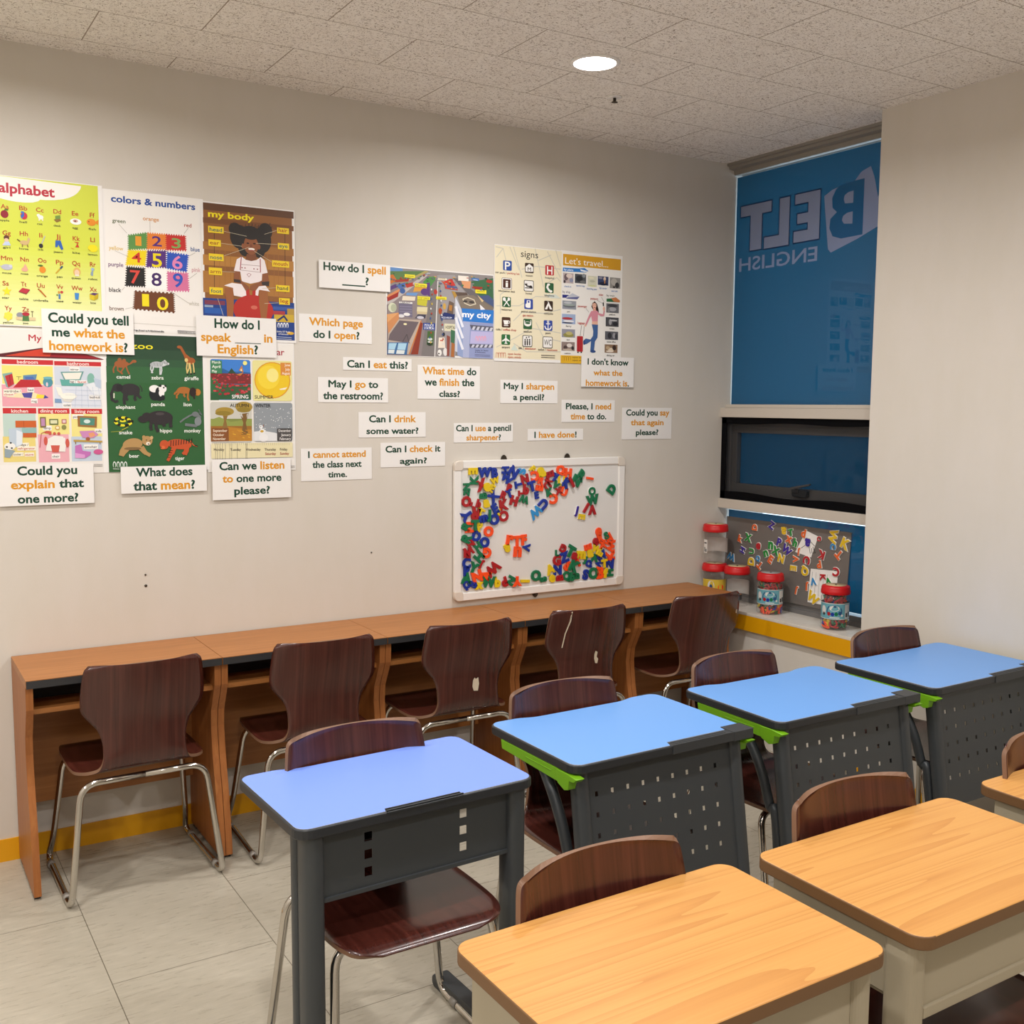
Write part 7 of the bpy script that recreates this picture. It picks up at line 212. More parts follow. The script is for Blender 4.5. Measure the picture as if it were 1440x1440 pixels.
def glass_mat():
    m = clear_mat(1.5, .0, .96); m.name = 'window_glass'; return m
def clear_mat(ior=1.4, ro=.08, tr=.93, milk=0.):
    m = bpy.data.materials.new('clear_jar_plastic'); m.use_nodes = True; N, L, b = nt(m)
    g = N.new('ShaderNodeBsdfGlossy'); g.inputs['Roughness'].default_value = ro
    t = N.new('ShaderNodeBsdfTransparent'); t.inputs['Color'].default_value = (tr, tr, tr, 1)
    fr = N.new('ShaderNodeFresnel'); fr.inputs['IOR'].default_value = ior
    mx = N.new('ShaderNodeMixShader'); ge = N.new('ShaderNodeNewGeometry'); front = math_node(N, L, 'SUBTRACT', 1.0, ge.outputs['Backfacing'])
    L.new(math_node(N, L, 'MULTIPLY', fr.outputs[0], front), mx.inputs[0]); L.new(t.outputs[0], mx.inputs[1]); L.new(g.outputs[0], mx.inputs[2])
    out = mx.outputs[0]
    if milk:
        d = N.new('ShaderNodeBsdfDiffuse'); d.inputs['Color'].default_value = (.75, .72, .68, 1); m2 = N.new('ShaderNodeMixShader'); m2.inputs[0].default_value = milk
        L.new(out, m2.inputs[1]); L.new(d.outputs[0], m2.inputs[2]); out = m2.outputs[0]
    L.new(out, N['Material Output'].inputs['Surface']); return m
def film_mat(name, dif, tra, k=.5):
    m = bpy.data.materials.new(name); m.use_nodes = True; N, L, b = nt(m)
    d = N.new('ShaderNodeBsdfDiffuse'); d.inputs['Color'].default_value = (*lin(dif), 1)
    t = N.new('ShaderNodeBsdfTranslucent'); t.inputs['Color'].default_value = (*lin(tra), 1)
    mx = N.new('ShaderNodeMixShader'); mx.inputs[0].default_value = k
    L.new(d.outputs[0], mx.inputs[1]); L.new(t.outputs[0], mx.inputs[2]); L.new(mx.outputs[0], N['Material Output'].inputs['Surface']); return m
def mesh_screen_mat():
    m = bpy.data.materials.new('insect_mesh'); m.use_nodes = True; N, L, b = nt(m)
    d = N.new('ShaderNodeBsdfDiffuse'); d.inputs['Color'].default_value = (.012, .012, .014, 1); t = N.new('ShaderNodeBsdfTransparent')
    mx = N.new('ShaderNodeMixShader'); mx.inputs[0].default_value = .45
    L.new(t.outputs[0], mx.inputs[1]); L.new(d.outputs[0], mx.inputs[2]); L.new(mx.outputs[0], N['Material Output'].inputs['Surface']); return m
def emit_mat(name, col, st):
    m = bpy.data.materials.new(name); m.use_nodes = True; N, L, b = nt(m)
    b.inputs['Base Color'].default_value = (.9, .9, .9, 1); b.inputs['Emission Color'].default_value = (*col, 1); b.inputs['Emission Strength'].default_value = st
    return m
M_GLASS, M_CLEAR, M_SCREEN = glass_mat(), clear_mat(1.45, .05, .95, .06), mesh_screen_mat()
M_FILM = film_mat('blue_window_film', '#26648c', '#123f55', .45)
M_FILM_TXT = film_mat('pale_film_lettering', '#a3b4dc', '#5878b8', .2)
M_FILM_EDGE = film_mat('film_letter_outline', '#174a80', '#1d4a80', .5)
M_LED = emit_mat('led_diffuser', LAMP_COLOR, 14.0)
LAMP = bpy.data.lights.new('downlight_lamp', 'AREA'); LAMP.shape = 'DISK'; LAMP.size = .14; LAMP.energy = LAMP_POWER; LAMP.color = LAMP_COLOR; LAMP.spread = math.radians(165)

# ------------------------------------------------------------------ mesh building
class MB:
    def __init__(s): s.v = []; s.f = []; s.m = []; s.sm = []
    def add(s, vs, fs, mi=0, smooth=False):
        o = len(s.v); s.v += [tuple(p) for p in vs]
        for f in fs: s.f.append([i+o for i in f]); s.m.append(mi); s.sm.append(smooth)
        return s
    def box(s, a, b, mi=0):
        x0, x1 = sorted((a[0], b[0])); y0, y1 = sorted((a[1], b[1])); z0, z1 = sorted((a[2], b[2]))
        return s.add([(x0,y0,z0),(x1,y0,z0),(x1,y1,z0),(x0,y1,z0),(x0,y0,z1),(x1,y0,z1),(x1,y1,z1),(x0,y1,z1)],
                     [(0,3,2,1),(4,5,6,7),(0,1,5,4),(1,2,6,5),(2,3,7,6),(3,0,4,7)], mi)
    def prism(s, poly, d0, d1, f, mi=0, top=None, side=None):
        """poly: 2D outline (ccw seen from +d); f(p, q, d) -> xyz"""
        n = len(poly); vs = [f(p, q, d0) for p, q in poly] + [f(p, q, d1) for p, q in poly]
        s.add(vs, [list(range(n-1, -1, -1))], mi)
        o = len(s.v) - 2*n
        s.f.append([o+n+i for i in range(n)]); s.m.append(mi if top is None else top); s.sm.append(False)
        for i in range(n):
            j = (i+1) % n; s.f.append([o+i, o+j, o+n+j, o+n+i]); s.m.append(mi if side is None else side); s.sm.append(False)
        return s
    def tube(s, path, r, n=10, closed=False, mi=0):
        P = [Vector(p) for p in path]; k = len(P); rings = []
        up = None
        for i in range(k):
            if closed: t = (P[(i+1) % k] - P[i-1])
            else: t = P[min(i+1, k-1)] - P[max(i-1, 0)]
            t.normalize()
            if up is None:
                up = Vector((0, 0, 1)) if abs(t.z) < .9 else Vector((1, 0, 0))
            a = (up - t*up.dot(t)).normalized(); b = t.cross(a); up = a
            rr = r[i] if isinstance(r, (list, tuple)) else r
            rings.append([P[i] + (a*math.cos(2*PI*j/n) + b*math.sin(2*PI*j/n))*rr for j in range(n)])
        vs = [p for q in rings for p in q]; fs = []
        for i in range(k if closed else k-1):
            i2 = (i+1) % k
            for j in range(n): fs.append((i*n+j, i*n+(j+1) % n, i2*n+(j+1) % n, i2*n+j))
        s.add(vs, fs, mi, True)
        if not closed:
            o = len(s.v) - len(vs); s.f.append([o+j for j in range(n-1, -1, -1)]); s.m.append(mi); s.sm.append(False)
            s.f.append([o+(k-1)*n+j for j in range(n)]); s.m.append(mi); s.sm.append(False)
        return s
    def lathe(s, prof, n=32, mi=0, c=(0, 0, 0), caps=True):
        vs = []; fs = []
        for r, z in prof:
            for j in range(n): vs.append((c[0]+r*math.cos(2*PI*j/n), c[1]+r*math.sin(2*PI*j/n), c[2]+z))
        for i in range(len(prof)-1):
            for j in range(n): fs.append((i*n+j, i*n+(j+1) % n, (i+1)*n+(j+1) % n, (i+1)*n+j))
        s.add(vs, fs, mi, True)
        if caps:
            o = len(s.v)-len(vs); k = len(prof)
            s.f.append([o+j for j in range(n-1, -1, -1)]); s.m.append(mi); s.sm.append(False)
            s.f.append([o+(k-1)*n+j for j in range(n)]); s.m.append(mi); s.sm.append(False)
        return s
    def build(s, name, mats, parent=None, bevel=0., seg=2, loc=None):
        me = bpy.data.meshes.new(name); me.from_pydata(s.v, [], s.f)
        for m in (mats if isinstance(mats, (list, tuple)) else [mats]): me.materials.append(m)
        me.polygons.foreach_set('material_index', s.m); me.polygons.foreach_set('use_smooth', s.sm); me.update()
        o = bpy.data.objects.new(name, me); COL.objects.link(o)
        if parent: o.parent = parent
        if loc: o.location = loc
        if bevel:
            b = o.modifiers.new('bevel', 'BEVEL'); b.width = bevel; b.segments = seg; b.limit_method = 'ANGLE'; b.angle_limit = .6; b.harden_normals = False
        return o
def thing(name, label, cat, loc=(0, 0, 0), rz=0., group=None):
    o = bpy.data.objects.new(name, None); COL.objects.link(o); o.location = loc; o.rotation_euler = (0, 0, rz); o.empty_display_size = .1
    o['label'] = label; o['category'] = cat
    if group: o['group'] = group
    return o
def tag(o, label, cat, group=None, kind=None):
    o['label'] = label; o['category'] = cat
    if group: o['group'] = group
    if kind: o['kind'] = kind
    return o
def struct(o, label=None, cat=None):
    o['kind'] = 'structure'
    if label: o['label'] = label
    if cat: o['category'] = cat
    return o
def dup(root, loc, rz=0., label=None, group=None):
    r = root.copy(); COL.objects.link(r); r.location = loc; r.rotation_euler = (0, 0, rz)
    if label: r['label'] = label
    if group: r['group'] = group
    for ch in list(root.children):
        c = ch.copy(); COL.objects.link(c); c.parent = r
        for g in list(ch.children):
            d = g.copy(); COL.objects.link(d); d.parent = c
    return r
def rrect(x0, y0, x1, y1, r, n=5):
    out = []
    for cx, cy, a in ((x1-r, y0+r, -PI/2), (x1-r, y1-r, 0), (x0+r, y1-r, PI/2), (x0+r, y0+r, PI)):
        for i in range(n+1):
            t = a + PI/2*i/n; out.append((cx+r*math.cos(t), cy+r*math.sin(t)))
    return out
XY = lambda p, q, d: (p, q, d)
XZ = lambda p, q, d: (p, -d, q)         # outline in x/z, depth toward the room (-y)
YZ = lambda p, q, d: (d, p, q)          # outline in y/z, extruded along x

# text as flat mesh, cached
GL = {}
def glyphs(txt, bold=.012, extrude=0., bevel=0., res=3):
    k = (txt, bold, extrude, bevel, res)
    if k in GL: return GL[k]
    if bold > .01 and 'M' in txt and not extrude:
        v, f, a, b = glyphs(txt, 0., 0., 0., res); n = len(v); vs = []; fs = []
        for q, (dx, dy) in enumerate(((-bold, 0), (bold, 0), (0, bold*.8), (0, -bold*.8))):
            vs += [(p[0]+dx, p[1]+dy, q*2.5e-6) for p in v]; fs += [[i+q*n for i in r] for r in f]
        GL[k] = (vs, fs, a-bold, b+bold); return GL[k]
    cu = bpy.data.curves.new('t', 'FONT'); cu.body = txt; cu.size = 1.0; cu.resolution_u = res; cu.offset = bold; cu.extrude = extrude; cu.bevel_depth = bevel; cu.bevel_resolution = 1
    ob = bpy.data.objects.new('t', cu); me = ob.to_mesh()
    vs = [tuple(v.co) for v in me.vertices]; fs = [list(p.vertices) for p in me.polygons]
    ob.to_mesh_clear(); bpy.data.objects.remove(ob); bpy.data.curves.remove(cu)
    xs = [v[0] for v in vs] or [0]
    GL[k] = (vs, fs, min(xs), max(xs)); return GL[k]
CAP = .727

# printed artwork on a sheet that lies on the wall y = 0
class Print:
    def __init__(s): s.mb = MB(); s.mats = []; s.idx = {}; s.d = 0.0
    def mi(s, col):
        if col not in s.idx:
            s.idx[col] = len(s.mats); h = PAL[col]; s.mats.append(mat('print_ink_%d' % col, tuple(v/255 for v in h), .42, spec=.4))
        return s.idx[col]
    def poly(s, pts, col):
        a = sum(pts[i][0]*pts[(i+1) % len(pts)][1] - pts[(i+1) % len(pts)][0]*pts[i][1] for i in range(len(pts)))
        if a < 0: pts = pts[::-1]
        s.mb.add([(p[0], -s.d, p[1]) for p in pts], [list(range(len(pts)))], s.mi(col)); s.d += 1.2e-5
def art(ops, base):
    P = Print(); P.d = base
    S = 1e-4
    for op in ops:
        k = op[0]
        if k == 'P':
            P.poly_c(op) if False else tri_poly(P, [(x*S, z*S) for x, z in op[2]], op[1])
        elif k in ('R', 'RR'):
            (x0, z0), (x1, z1) = op[2]; x0, x1 = sorted((x0*S, x1*S)); z0, z1 = sorted((z0*S, z1*S))
            P.poly([(x0, z0), (x1, z0), (x1, z1), (x0, z1)] if k == 'R' else rrect(x0, z0, x1, z1, op[3]*S), op[1])
        elif k == 'E':
            cx, cz = op[2][0]; rx, rz, ro = op[3]; ro = math.radians(ro); n = 14 if max(rx, rz) < 40 else 26
            pts = []
            for i in range(n):
                t = 2*PI*i/n; a, b = rx*math.cos(t), rz*math.sin(t)
                pts.append(((cx + a*math.cos(ro) + b*math.sin(ro))*S, (cz - a*math.sin(ro) + b*math.cos(ro))*S))
            P.poly(pts, op[1])
        elif k == 'L':
            w = op[3]*S/2; pts = [Vector((x*S, z*S)) for x, z in op[2]]
            for i in range(len(pts)-1):
                d = pts[i+1]-pts[i]
                if d.length < 1e-6: continue
                d.normalize(); nrm = Vector((-d.y, d.x))*w; e = d*w*.6 if len(pts) > 2 else d*0
                q = [pts[i]-e+nrm, pts[i]-e-nrm, pts[i+1]+e-nrm, pts[i+1]+e+nrm]; P.poly([(a.x, a.y) for a in q], op[1])
        elif k == 'T':
            segs, (l, r), h, bold = op[1], op[2], op[3], op[4]
            x0, x1 = l[0]*S, r[0]*S; z = (l[1]+r[1])/2*S; bo = (.014, .0, .029)[0 if bold == 1 else 1 if not bold else 2]
            full = ''.join(t for c, t in segs); g = glyphs(full, bo); wid = max(g[3]-g[2], .05); sx = (x1-x0)/wid; sz = h*S/CAP; adv = 0.
            pos = 0
            for c, t in segs:
                gg = glyphs(t, bo)
                if pos == 0: offx = -g[2]
                else:       # advance: width of prefix + this, minus this
                    offx = glyphs(full[:pos] + t, bo)[3] - gg[3] - g[2]
                P.mb.add([(x0 + (v[0]+offx)*sx, -P.d - (v[2] if abs(v[2]) < 1e-4 else 0), z + v[1]*sz) for v in gg[0]], gg[1], P.mi(c)); pos += len(t)
            P.d += 1.2e-5
    return P
def tri_poly(P, pts, col):
    from mathutils.geometry import tessellate_polygon
    tris = tessellate_polygon([[Vector((p[0], p[1], 0)) for p in pts]])
    fs = []
    for t in tris:
        a, b, c = (pts[i] for i in t)
        cr = (b[0]-a[0])*(c[1]-a[1]) - (b[1]-a[1])*(c[0]-a[0])
        fs.append(list(t) if cr > 0 else list(t)[::-1])
    P.mb.add([(p[0], -P.d, p[1]) for p in pts], fs, P.mi(col)); P.d += 1.2e-5

# ------------------------------------------------------------------ room shell
XP, XC, XB, XT = -.1474, -.0112, .0549, -.0137     # pier face, cornice, film plane, mullion face
YP = -1.0193                                        # end of the window bay, where the pier starts
X0, Y0 = -5.6, -5.4                                  # far ends of the room behind and left of the camera
def slab(name, a, b, m, label=None, cat=None): return struct(MB().box(a, b).build(name, m), label, cat)
slab('floor', (X0, Y0, -.06), (.30, .0, 0), M_FLOOR, 'pale beige vinyl tile floor', 'floor')
slab('ceiling', (X0, Y0, H), (.30, .0, H+.06), M_CEIL, 'fissured mineral tile ceiling', 'ceiling')
slab('wall_back', (X0, 0, -.06), (.30, .10, H+.06), M_WALL, 'long beige wall covered in posters', 'wall')
slab('wall_left', (X0-.1, Y0, -.06), (X0, .1, H+.06), M_WALL, 'wall behind the left edge of the photo', 'wall')
slab('wall_front', (X0-.1, Y0-.1, -.06), (.3, Y0, H+.06), M_WALL, 'wall behind the photographer', 'wall')
slab('wall_right', (XP, Y0, 0), (.30, YP, H), M_WALL, 'plain beige wall to the right of the window', 'wall')
slab('wall_under_window', (-.132, YP, 0), (.12, 0, .538), M_WALL, 'low wall under the window sill', 'wall')
slab('baseboard_back', (X0, -.006, 0), (-.132, 0, .079), M_YEL, 'yellow skirting along the poster wall', 'baseboard')
slab('baseboard_right', (XP-.006, Y0, 0), (XP, YP, .079), M_YEL, 'yellow skirting along the right wall', 'baseboard')
sill = MB().box((-.1524, YP, .6095), (.045, 0, .6226)).build('trim_1', M_STONE, bevel=.0015); struct(sill, 'pale window sill with a yellow front', 'sill')
MB().box((-.1524, YP, .538), (-.131, 0, .6095)).build('sill_front', M_YEL, sill)
cor = MB().prism([(XC, H), (XC, H-.012), (XC+.012, H-.014), (XC+.014, H-.026), (XC+.045, H-.030), (XC+.05, H-.050), (.066, H-.050), (.066, H)], YP, 0, lambda p, q, d: (p, d, q)).build('trim_2', M_GREYTRIM)
struct(cor, 'stepped grey cornice above the window', 'trim')
for n, z0, z1, lb in (('trim_3', 1.533, 1.5785, 'wide mullion between the blue pane and the opening sash'), ('trim_4', 1.083, 1.1295, 'mullion between the opening sash and the lowest pane')):
    struct(MB().box((XT, YP, z0), (.08, 0, z1)).build(n, M_TRIM, bevel=.002), lb, 'trim')
struct(MB().box((.018, YP, 1.5785), (.08, 0, 1.596)).build('trim_5', M_TRIM, bevel=.002), 'thin ledge under the blue pane', 'trim')
struct(MB().box((.046, YP, .6226), (.09, 0, .668)).box((.040, YP, .6226), (.05, 0, .644)).build('trim_6', M_ALU, bevel=.001), 'grey frame at the foot of the lowest pane', 'trim')
# upper pane: glass, blue film stuck outside with a gap of daylight around it
def pane(name, y0, y1, z0, z1, gap, label):
    w = MB().box((XB-.008, y0, z0), (XB-.004, y1, z1)).build(name, M_GLASS); struct(w, label, 'window')
    gl, gr, gb, gt = gap
    f = MB().add([(XB, y0+gr, z0+gb), (XB, y0+gr, z1-gt), (XB, y1-gl, z1-gt), (XB, y1-gl, z0+gb)], [(0, 1, 2, 3)]).build('blue_film', M_FILM, w)
    return w, f
w1, film1 = pane('window_1', YP-.06, 0, 1.59, H-.048, (.004, 0, .005, .013), 'tall upper window pane backed with blue film')
def film_poly(mb, pts, mi, d): 
    a = sum(pts[i][0]*pts[(i+1) % len(pts)][1] - pts[(i+1) % len(pts)][0]*pts[i][1] for i in range(len(pts)))
    mb.add([(XB-d, p[0], p[1]) for p in pts], [list(range(len(pts)))], mi)
def grow(pts, k):
    cx = sum(p[0] for p in pts)/len(pts); out = []
    n = len(pts); ar = sum(pts[i][0]*pts[(i+1) % n][1] - pts[(i+1) % n][0]*pts[i][1] for i in range(n)); sg = 1 if ar > 0 else -1
    for i in range(n):
        a, b, c = Vector(pts[i-1]), Vector(pts[i]), Vector(pts[(i+1) % n])
        e1, e2 = (b-a).normalized(), (c-b).normalized(); n1, n2 = Vector((e1.y, -e1.x))*sg, Vector((e2.y, -e2.x))*sg
        m = (n1+n2)
        if m.length < 1e-4: m = n1
        m.normalize(); out.append(tuple(b + m*k/max(.4, m.dot(n1))))
    return out
def tess(mb, pts, mi, d):
    from mathutils.geometry import tessellate_polygon
    mb.add([(XB-d, p[0], p[1]) for p in pts], [list(t) for t in tessellate_polygon([[Vector((p[0], p[1], 0)) for p in pts]])], mi)
lt = MB()
LOGO = [[(-.036,2.552),(-.238,2.552),(-.238,2.503),(-.178,2.503),(-.178,2.336),(-.103,2.336),(-.103,2.503),(-.036,2.503)],        # T
        [(-.291,2.552),(-.352,2.552),(-.352,2.334),(-.196,2.334),(-.196,2.386),(-.291,2.386)],                                    # mirrored L
        [(-.386,2.553),(-.534,2.553),(-.534,2.338),(-.382,2.338),(-.382,2.387),(-.466,2.387),(-.466,2.420),(-.402,2.420),(-.402,2.464),(-.466,2.464),(-.466,2.510),(-.386,2.510)]]  # mirrored E
for p in LOGO:
    tess(lt, grow(p, .006), 1, .0006); tess(lt, p, 0, .0012)
def arc(cy, cz, ry, rz, a0, a1, n=14): return [(cy+ry*math.cos(math.radians(a0+(a1-a0)*i/n)), cz+rz*math.sin(math.radians(a0+(a1-a0)*i/n))) for i in range(n+1)]
# swoosh badge around a blue B
badge = [(-.556,2.520),(-.60,2.540),(-.626,2.545),(-.722,2.556),(-.757,2.590),(-.806,2.605),(-.826,2.56),(-.85,2.47),(-.90,2.60),(-.98,2.66),(-.98,2.40),(-.86,2.35),(-.75,2.31),(-.605,2.268),(-.588,2.285)]
tess(lt, badge, 0, .0006)
bshape = [(-.776,2.560),(-.776,2.325),(-.66,2.322),(-.612,2.338),(-.592,2.375),(-.596,2.415),(-.632,2.440),(-.606,2.462),(-.602,2.505),(-.624,2.540),(-.66,2.556)]
tess(lt, bshape, 2, .0012)
tess(lt, [(-.72,2.518),(-.69,2.515),(-.672,2.505),(-.668,2.488),(-.676,2.47),(-.72,2.466)], 0, .0018)
tess(lt, [(-.72,2.430),(-.688,2.428),(-.668,2.418),(-.662,2.400),(-.674,2.384),(-.72,2.378)], 0, .0018)
g = glyphs('ENGLISH', .012); k = (.527-.033)/(g[3]-g[2])
lt.add([(XB-.0006, -.527+(v[0]-g[2])*k, 2.243+v[1]*.066/CAP) for v in g[0]], g[1], 0)   # reads mirrored from inside
lt.build('film_lettering', [M_FILM_TXT, M_FILM_EDGE, film_mat('blue_film_print', '#2273b0', '#1c5f98', .2)], w1)
# opening sash behind an insect screen taped on with black hook tape
w2 = MB().box((.060, YP, 1.207), (.064, -.068, 1.457)).build('window_2', M_GLASS); struct(w2, 'small opening window behind a dark insect screen', 'window')
MB().add([(.068, YP, 1.2), (.068, YP, 1.46), (.068, -.06, 1.46), (.068, -.06, 1.2)], [(0, 1, 2, 3)]).build('blue_film', M_FILM, w2)
MB().box((.04, YP, 1.457), (.072, -.004, 1.533)).box((.04, YP, 1.1295), (.072, -.004, 1.207)).box((.04, -.068, 1.207), (.072, -.004, 1.457)) \
    .box((.028, YP, 1.492), (.05, -.004, 1.533)).box((.028, YP, 1.1295), (.05, -.004, 1.158)).box((.028, -.036, 1.158), (.05, -.004, 1.492)).build('sash_frame', M_ALU, w2, .002)
MB().prism(rrect(-.545, 1.172, -.455, 1.206, .012), .018, .040, YZ).box((.012, -.50, 1.190), (.030, -.46, 1.206)).build('handle_base', M_GREY, w2, .002)
MB().add([(.012,-.45,1.200),(.012,-.565,1.228),(.012,-.57,1.238),(.012,-.45,1.214),(.024,-.45,1.200),(.024,-.565,1.228),(.024,-.57,1.238),(.024,-.45,1.214)], [(0,1,2,3),(4,7,6,5),(0,4,5,1),(1,5,6,2),(2,6,7,3),(3,7,4,0)]).build('handle', M_ALU, w2, .002)
MB().add([(.004, YP, 1.13), (.004, YP, 1.533), (.004, 0, 1.533), (.004, 0, 1.13)], [(0, 1, 2, 3)]).build('insect_screen', M_SCREEN, w2)
tp = MB(); n = 24
for zz, s_, amp, hh in ((1.532, -1, .004, .028), (1.1305, 1, .006, .034)):
    for i in range(n):
        ya, yb = 0 + (YP)*i/n, YP*(i+1)/n
        ha, hb = hh+amp*math.sin(i*.45), hh+amp*math.sin((i+1)*.45)
        tp.add([(-.001, ya, zz), (-.001, yb, zz), (-.001, yb, zz+s_*hb), (-.001, ya, zz+s_*ha), (.003, ya, zz), (.003, yb, zz), (.003, yb, zz+s_*hb), (.003, ya, zz+s_*ha)], [(0,1,2,3),(7,6,5,4),(3,2,6,7),(0,4,5,1)])
tp.box((-.001, -.032, 1.131), (.003, 0, 1.532)); tp.build('hook_tape', M_TAPE, w2)
w3, film3 = pane('window_3', YP-.06, 0, .668, 1.083, (.008, .0, .012, .013), 'lowest window pane backed with blue film')
# outside reveal
slab('wall_outer_reveal', (.09, YP, H-.05), (.30, 0, H), M_WALL)
slab('wall_outer_sill', (.12, YP, 0), (.30, 0, .62), M_WALL)

# ------------------------------------------------------------------ downlights
def downlight(loc, label, group=None):
    t = thing('downlight', label, 'light', loc, 0, group)
    MB().lathe([(.074, 0), (.086, -.0005), (.0865, -.003), (.080, -.006), (.074, -.0062), (.072, -.004)], 40, caps=False).build('trim_ring', M_WHITE, t)
    MB().lathe([(.0735, -.0052), (.0735, -.0045)], 40).build('diffuser', M_LED, t)
    lo = bpy.data.objects.new('lamp', LAMP); COL.objects.link(lo); lo.parent = t; lo.location = (0, 0, -.0075)
    return t
dl = downlight((-1.442, -.866, H), 'round lit LED downlight in the ceiling near the window')
spots = [(-1.442-1.827*i, -.866-1.505*j) for j in range(3) for i in range(3) if (i, j) != (0, 0)]
for p in spots:
    dup(dl, (p[0], p[1], H), 0, 'round recessed LED downlight of the ceiling rows outside the photo', 'ceiling downlights out of frame')
sp = thing('sprinkler_head', 'small steel sprinkler head in the ceiling beside the lit downlight', 'sprinkler', (-1.139, -.581, H))
MB().lathe([(.028, 0), (.029, -.002), (.024, -.004), (.012, -.005)], 24).build('escutcheon', M_WHITE, sp)
MB().lathe([(.006, -.004), (.006, -.018), (.012, -.019), (.012, -.021), (.004, -.022)], 16).build('deflector', M_STEEL, sp)

# ------------------------------------------------------------------ chairs
def smooth_path(ctrl, n):
    """Catmull-Rom through control points, n samples per span"""
    out = []
    P = [ctrl[0]] + list(ctrl) + [ctrl[-1]]
    for i in range(1, len(P)-2):
        p0, p1, p2, p3 = (Vector(P[j]) for j in (i-1, i, i+1, i+2))
        for k in range(n):
            t = k/n; out.append(.5*((2*p1) + (p2-p0)*t + (2*p0-5*p1+4*p2-p3)*t*t + (3*p1-p0-3*p2+p3)*t**3))
    out.append(Vector(P[-2])); return out
# side profile (forward y, z, half width, wrap): from the top of the back to the front lip
PROF = [(-.046,.766,.163,.038), (-.0457,.763,.171,.039), (-.0445,.754,.179,.040), (-.038,.720,.184,.040), (-.029,.680,.188,.038), (-.020,.645,.189,.034), (-.014,.622,.184,.030), (-.008,.595,.165,.024), (-.004,.565,.143,.018), (-.002,.530,.131,.013),
        (.000,.495,.1275,.010), (.004,.465,.130,.008), (.016,.438,.143,.004), (.036,.423,.172,.0), (.058,.417,.195,-.003), (.085,.413,.206,-.006), (.14,.409,.2095,-.009), (.22,.409,.210,-.010), (.30,.413,.208,-.007), (.345,.417,.203,-.003), (.372,.418,.195,-.001), (.390,.415,.184,.0), (.403,.409,.160,.0), (.410,.401,.120,.0)]
def make_chair(name, label):
    t = thing(name, label, 'chair')
    pr = smooth_path([Vector(p) for p in PROF], 4); nu = 20; K = len(pr); TH = .010
    def surf(i, j):
        y, z, w, s = pr[i]; u = -1 + 2*j/nu
        f = s*abs(u)**2.2
        back = max(0., min(1., (z-.44)/.06))
        zz = z + (.010*(1-u*u)*max(0, (z-.70)/.066) if z > .70 else 0)
        return Vector((u*w, y + f*back, zz - f*(1-back)))
    G = [[surf(i, j) for j in range(nu+1)] for i in range(K)]
    def nrm(i, j):
        a = G[min(i+1, K-1)][j] - G[max(i-1, 0)][j]; b = G[i][min(j+1, nu)] - G[i][max(j-1, 0)]
        return a.cross(b).normalized()
    top = [p for r in G for p in r]; bot = [G[i][j] - nrm(i, j)*TH for i in range(K) for j in range(nu+1)]
    # nrm: from back towards the sitter?  orient so the offset goes behind / beneath
    if nrm(8, nu//2).y < 0: bot = [G[i][j] + nrm(i, j)*TH for i in range(K) for j in range(nu+1)]
    W = nu+1; nT = len(top); fs = []; fb = []; rim = []
    for i in range(K-1):
        for j in range(nu):
            a, b, c, d = i*W+j, i*W+j+1, (i+1)*W+j+1, (i+1)*W+j
            fs.append((a, d, c, b)); fb.append((a+nT, b+nT, c+nT, d+nT))
    edge = [i*W for i in range(K)] + [(K-1)*W+j for j in range(1, W)] + [i*W+nu for i in range(K-2, -1, -1)] + [j for j in range(nu-1, 0, -1)]
    for q in range(len(edge)):
        a, b = edge[q], edge[(q+1) % len(edge)]; rim.append((a, b, b+nT, a+nT))
    mb = MB(); mb.add(top+bot, fs+fb, 0, True); mb.f += [list(r) for r in rim]; mb.m += [1]*len(rim); mb.sm += [False]*len(rim)
    shell = mb.build('seat_shell', [M_CHAIR, M_PLYEDGE], t)
    me = shell.data; bm = bmesh.new(); bm.from_mesh(me); bmesh.ops.recalc_face_normals(bm, faces=bm.faces); bm.to_mesh(me); bm.free()
    def bend(P, r=.045, n=5):
        out = []
        m = len(P)
        for i in range(m):
            a, b, c = Vector(P[i-1]), Vector(P[i]), Vector(P[(i+1) % m])
            d1, d2 = (a-b), (c-b); rr = min(r, d1.length*.45, d2.length*.45); p, q = b+d1.normalized()*rr, b+d2.normalized()*rr
            for k in range(n+1):
                s_ = k/n; out.append(p*(1-s_)**2 + b*2*s_*(1-s_) + q*s_*s_)
        return out
    R = .0105; zs = .392
    for s_ in (-1, 1):   # each side runner with its two legs
        side = [(0, .015, zs), (s_*.195, .015, zs), (s_*.240, -.012, .0105), (s_*.236, .435, .0105), (s_*.225, .385, .10), (s_*.195, .315, zs+.004), (0, .315, zs+.004)]
        pts = [Vector(side[0])]
        for i in range(1, len(side)-1):
            a, b, c = Vector(side[i-1]), Vector(side[i]), Vector(side[i+1]); d1, d2 = a-b, c-b; r = {1: .055, 2: .05, 3: .045, 4: .04, 5: .05}[i]
            r = min(r, d1.length*.48, d2.length*.48); p, q = b+d1.normalized()*r, b+d2.normalized()*r
            for k in range(7):
                u = k/6; pts.append(p*(1-u)**2 + b*2*u*(1-u) + q*u*u)
        pts.append(Vector(side[-1]))
        MB().tube(pts, R, 12).build('sled_frame', M_CHROME, t)
        for yy in (.06, .35):
            MB().tube([(s_*.2385, yy, .011), (s_*.2385, yy+.028, .011)], .0125, 10).build('glide', M_GLIDE, t)
    return t
chair0 = make_chair('school_chair', '')
FIRST = [True]
def place_chair(x, y, rz, label, group):
    if FIRST[0]:
        FIRST[0] = False; chair0.location = (x, y, 0); chair0.rotation_euler = (0, 0, rz); chair0['label'] = label; chair0['group'] = group; return chair0
    return dup(chair0, (x, y, 0), rz, label, group)
CH = []
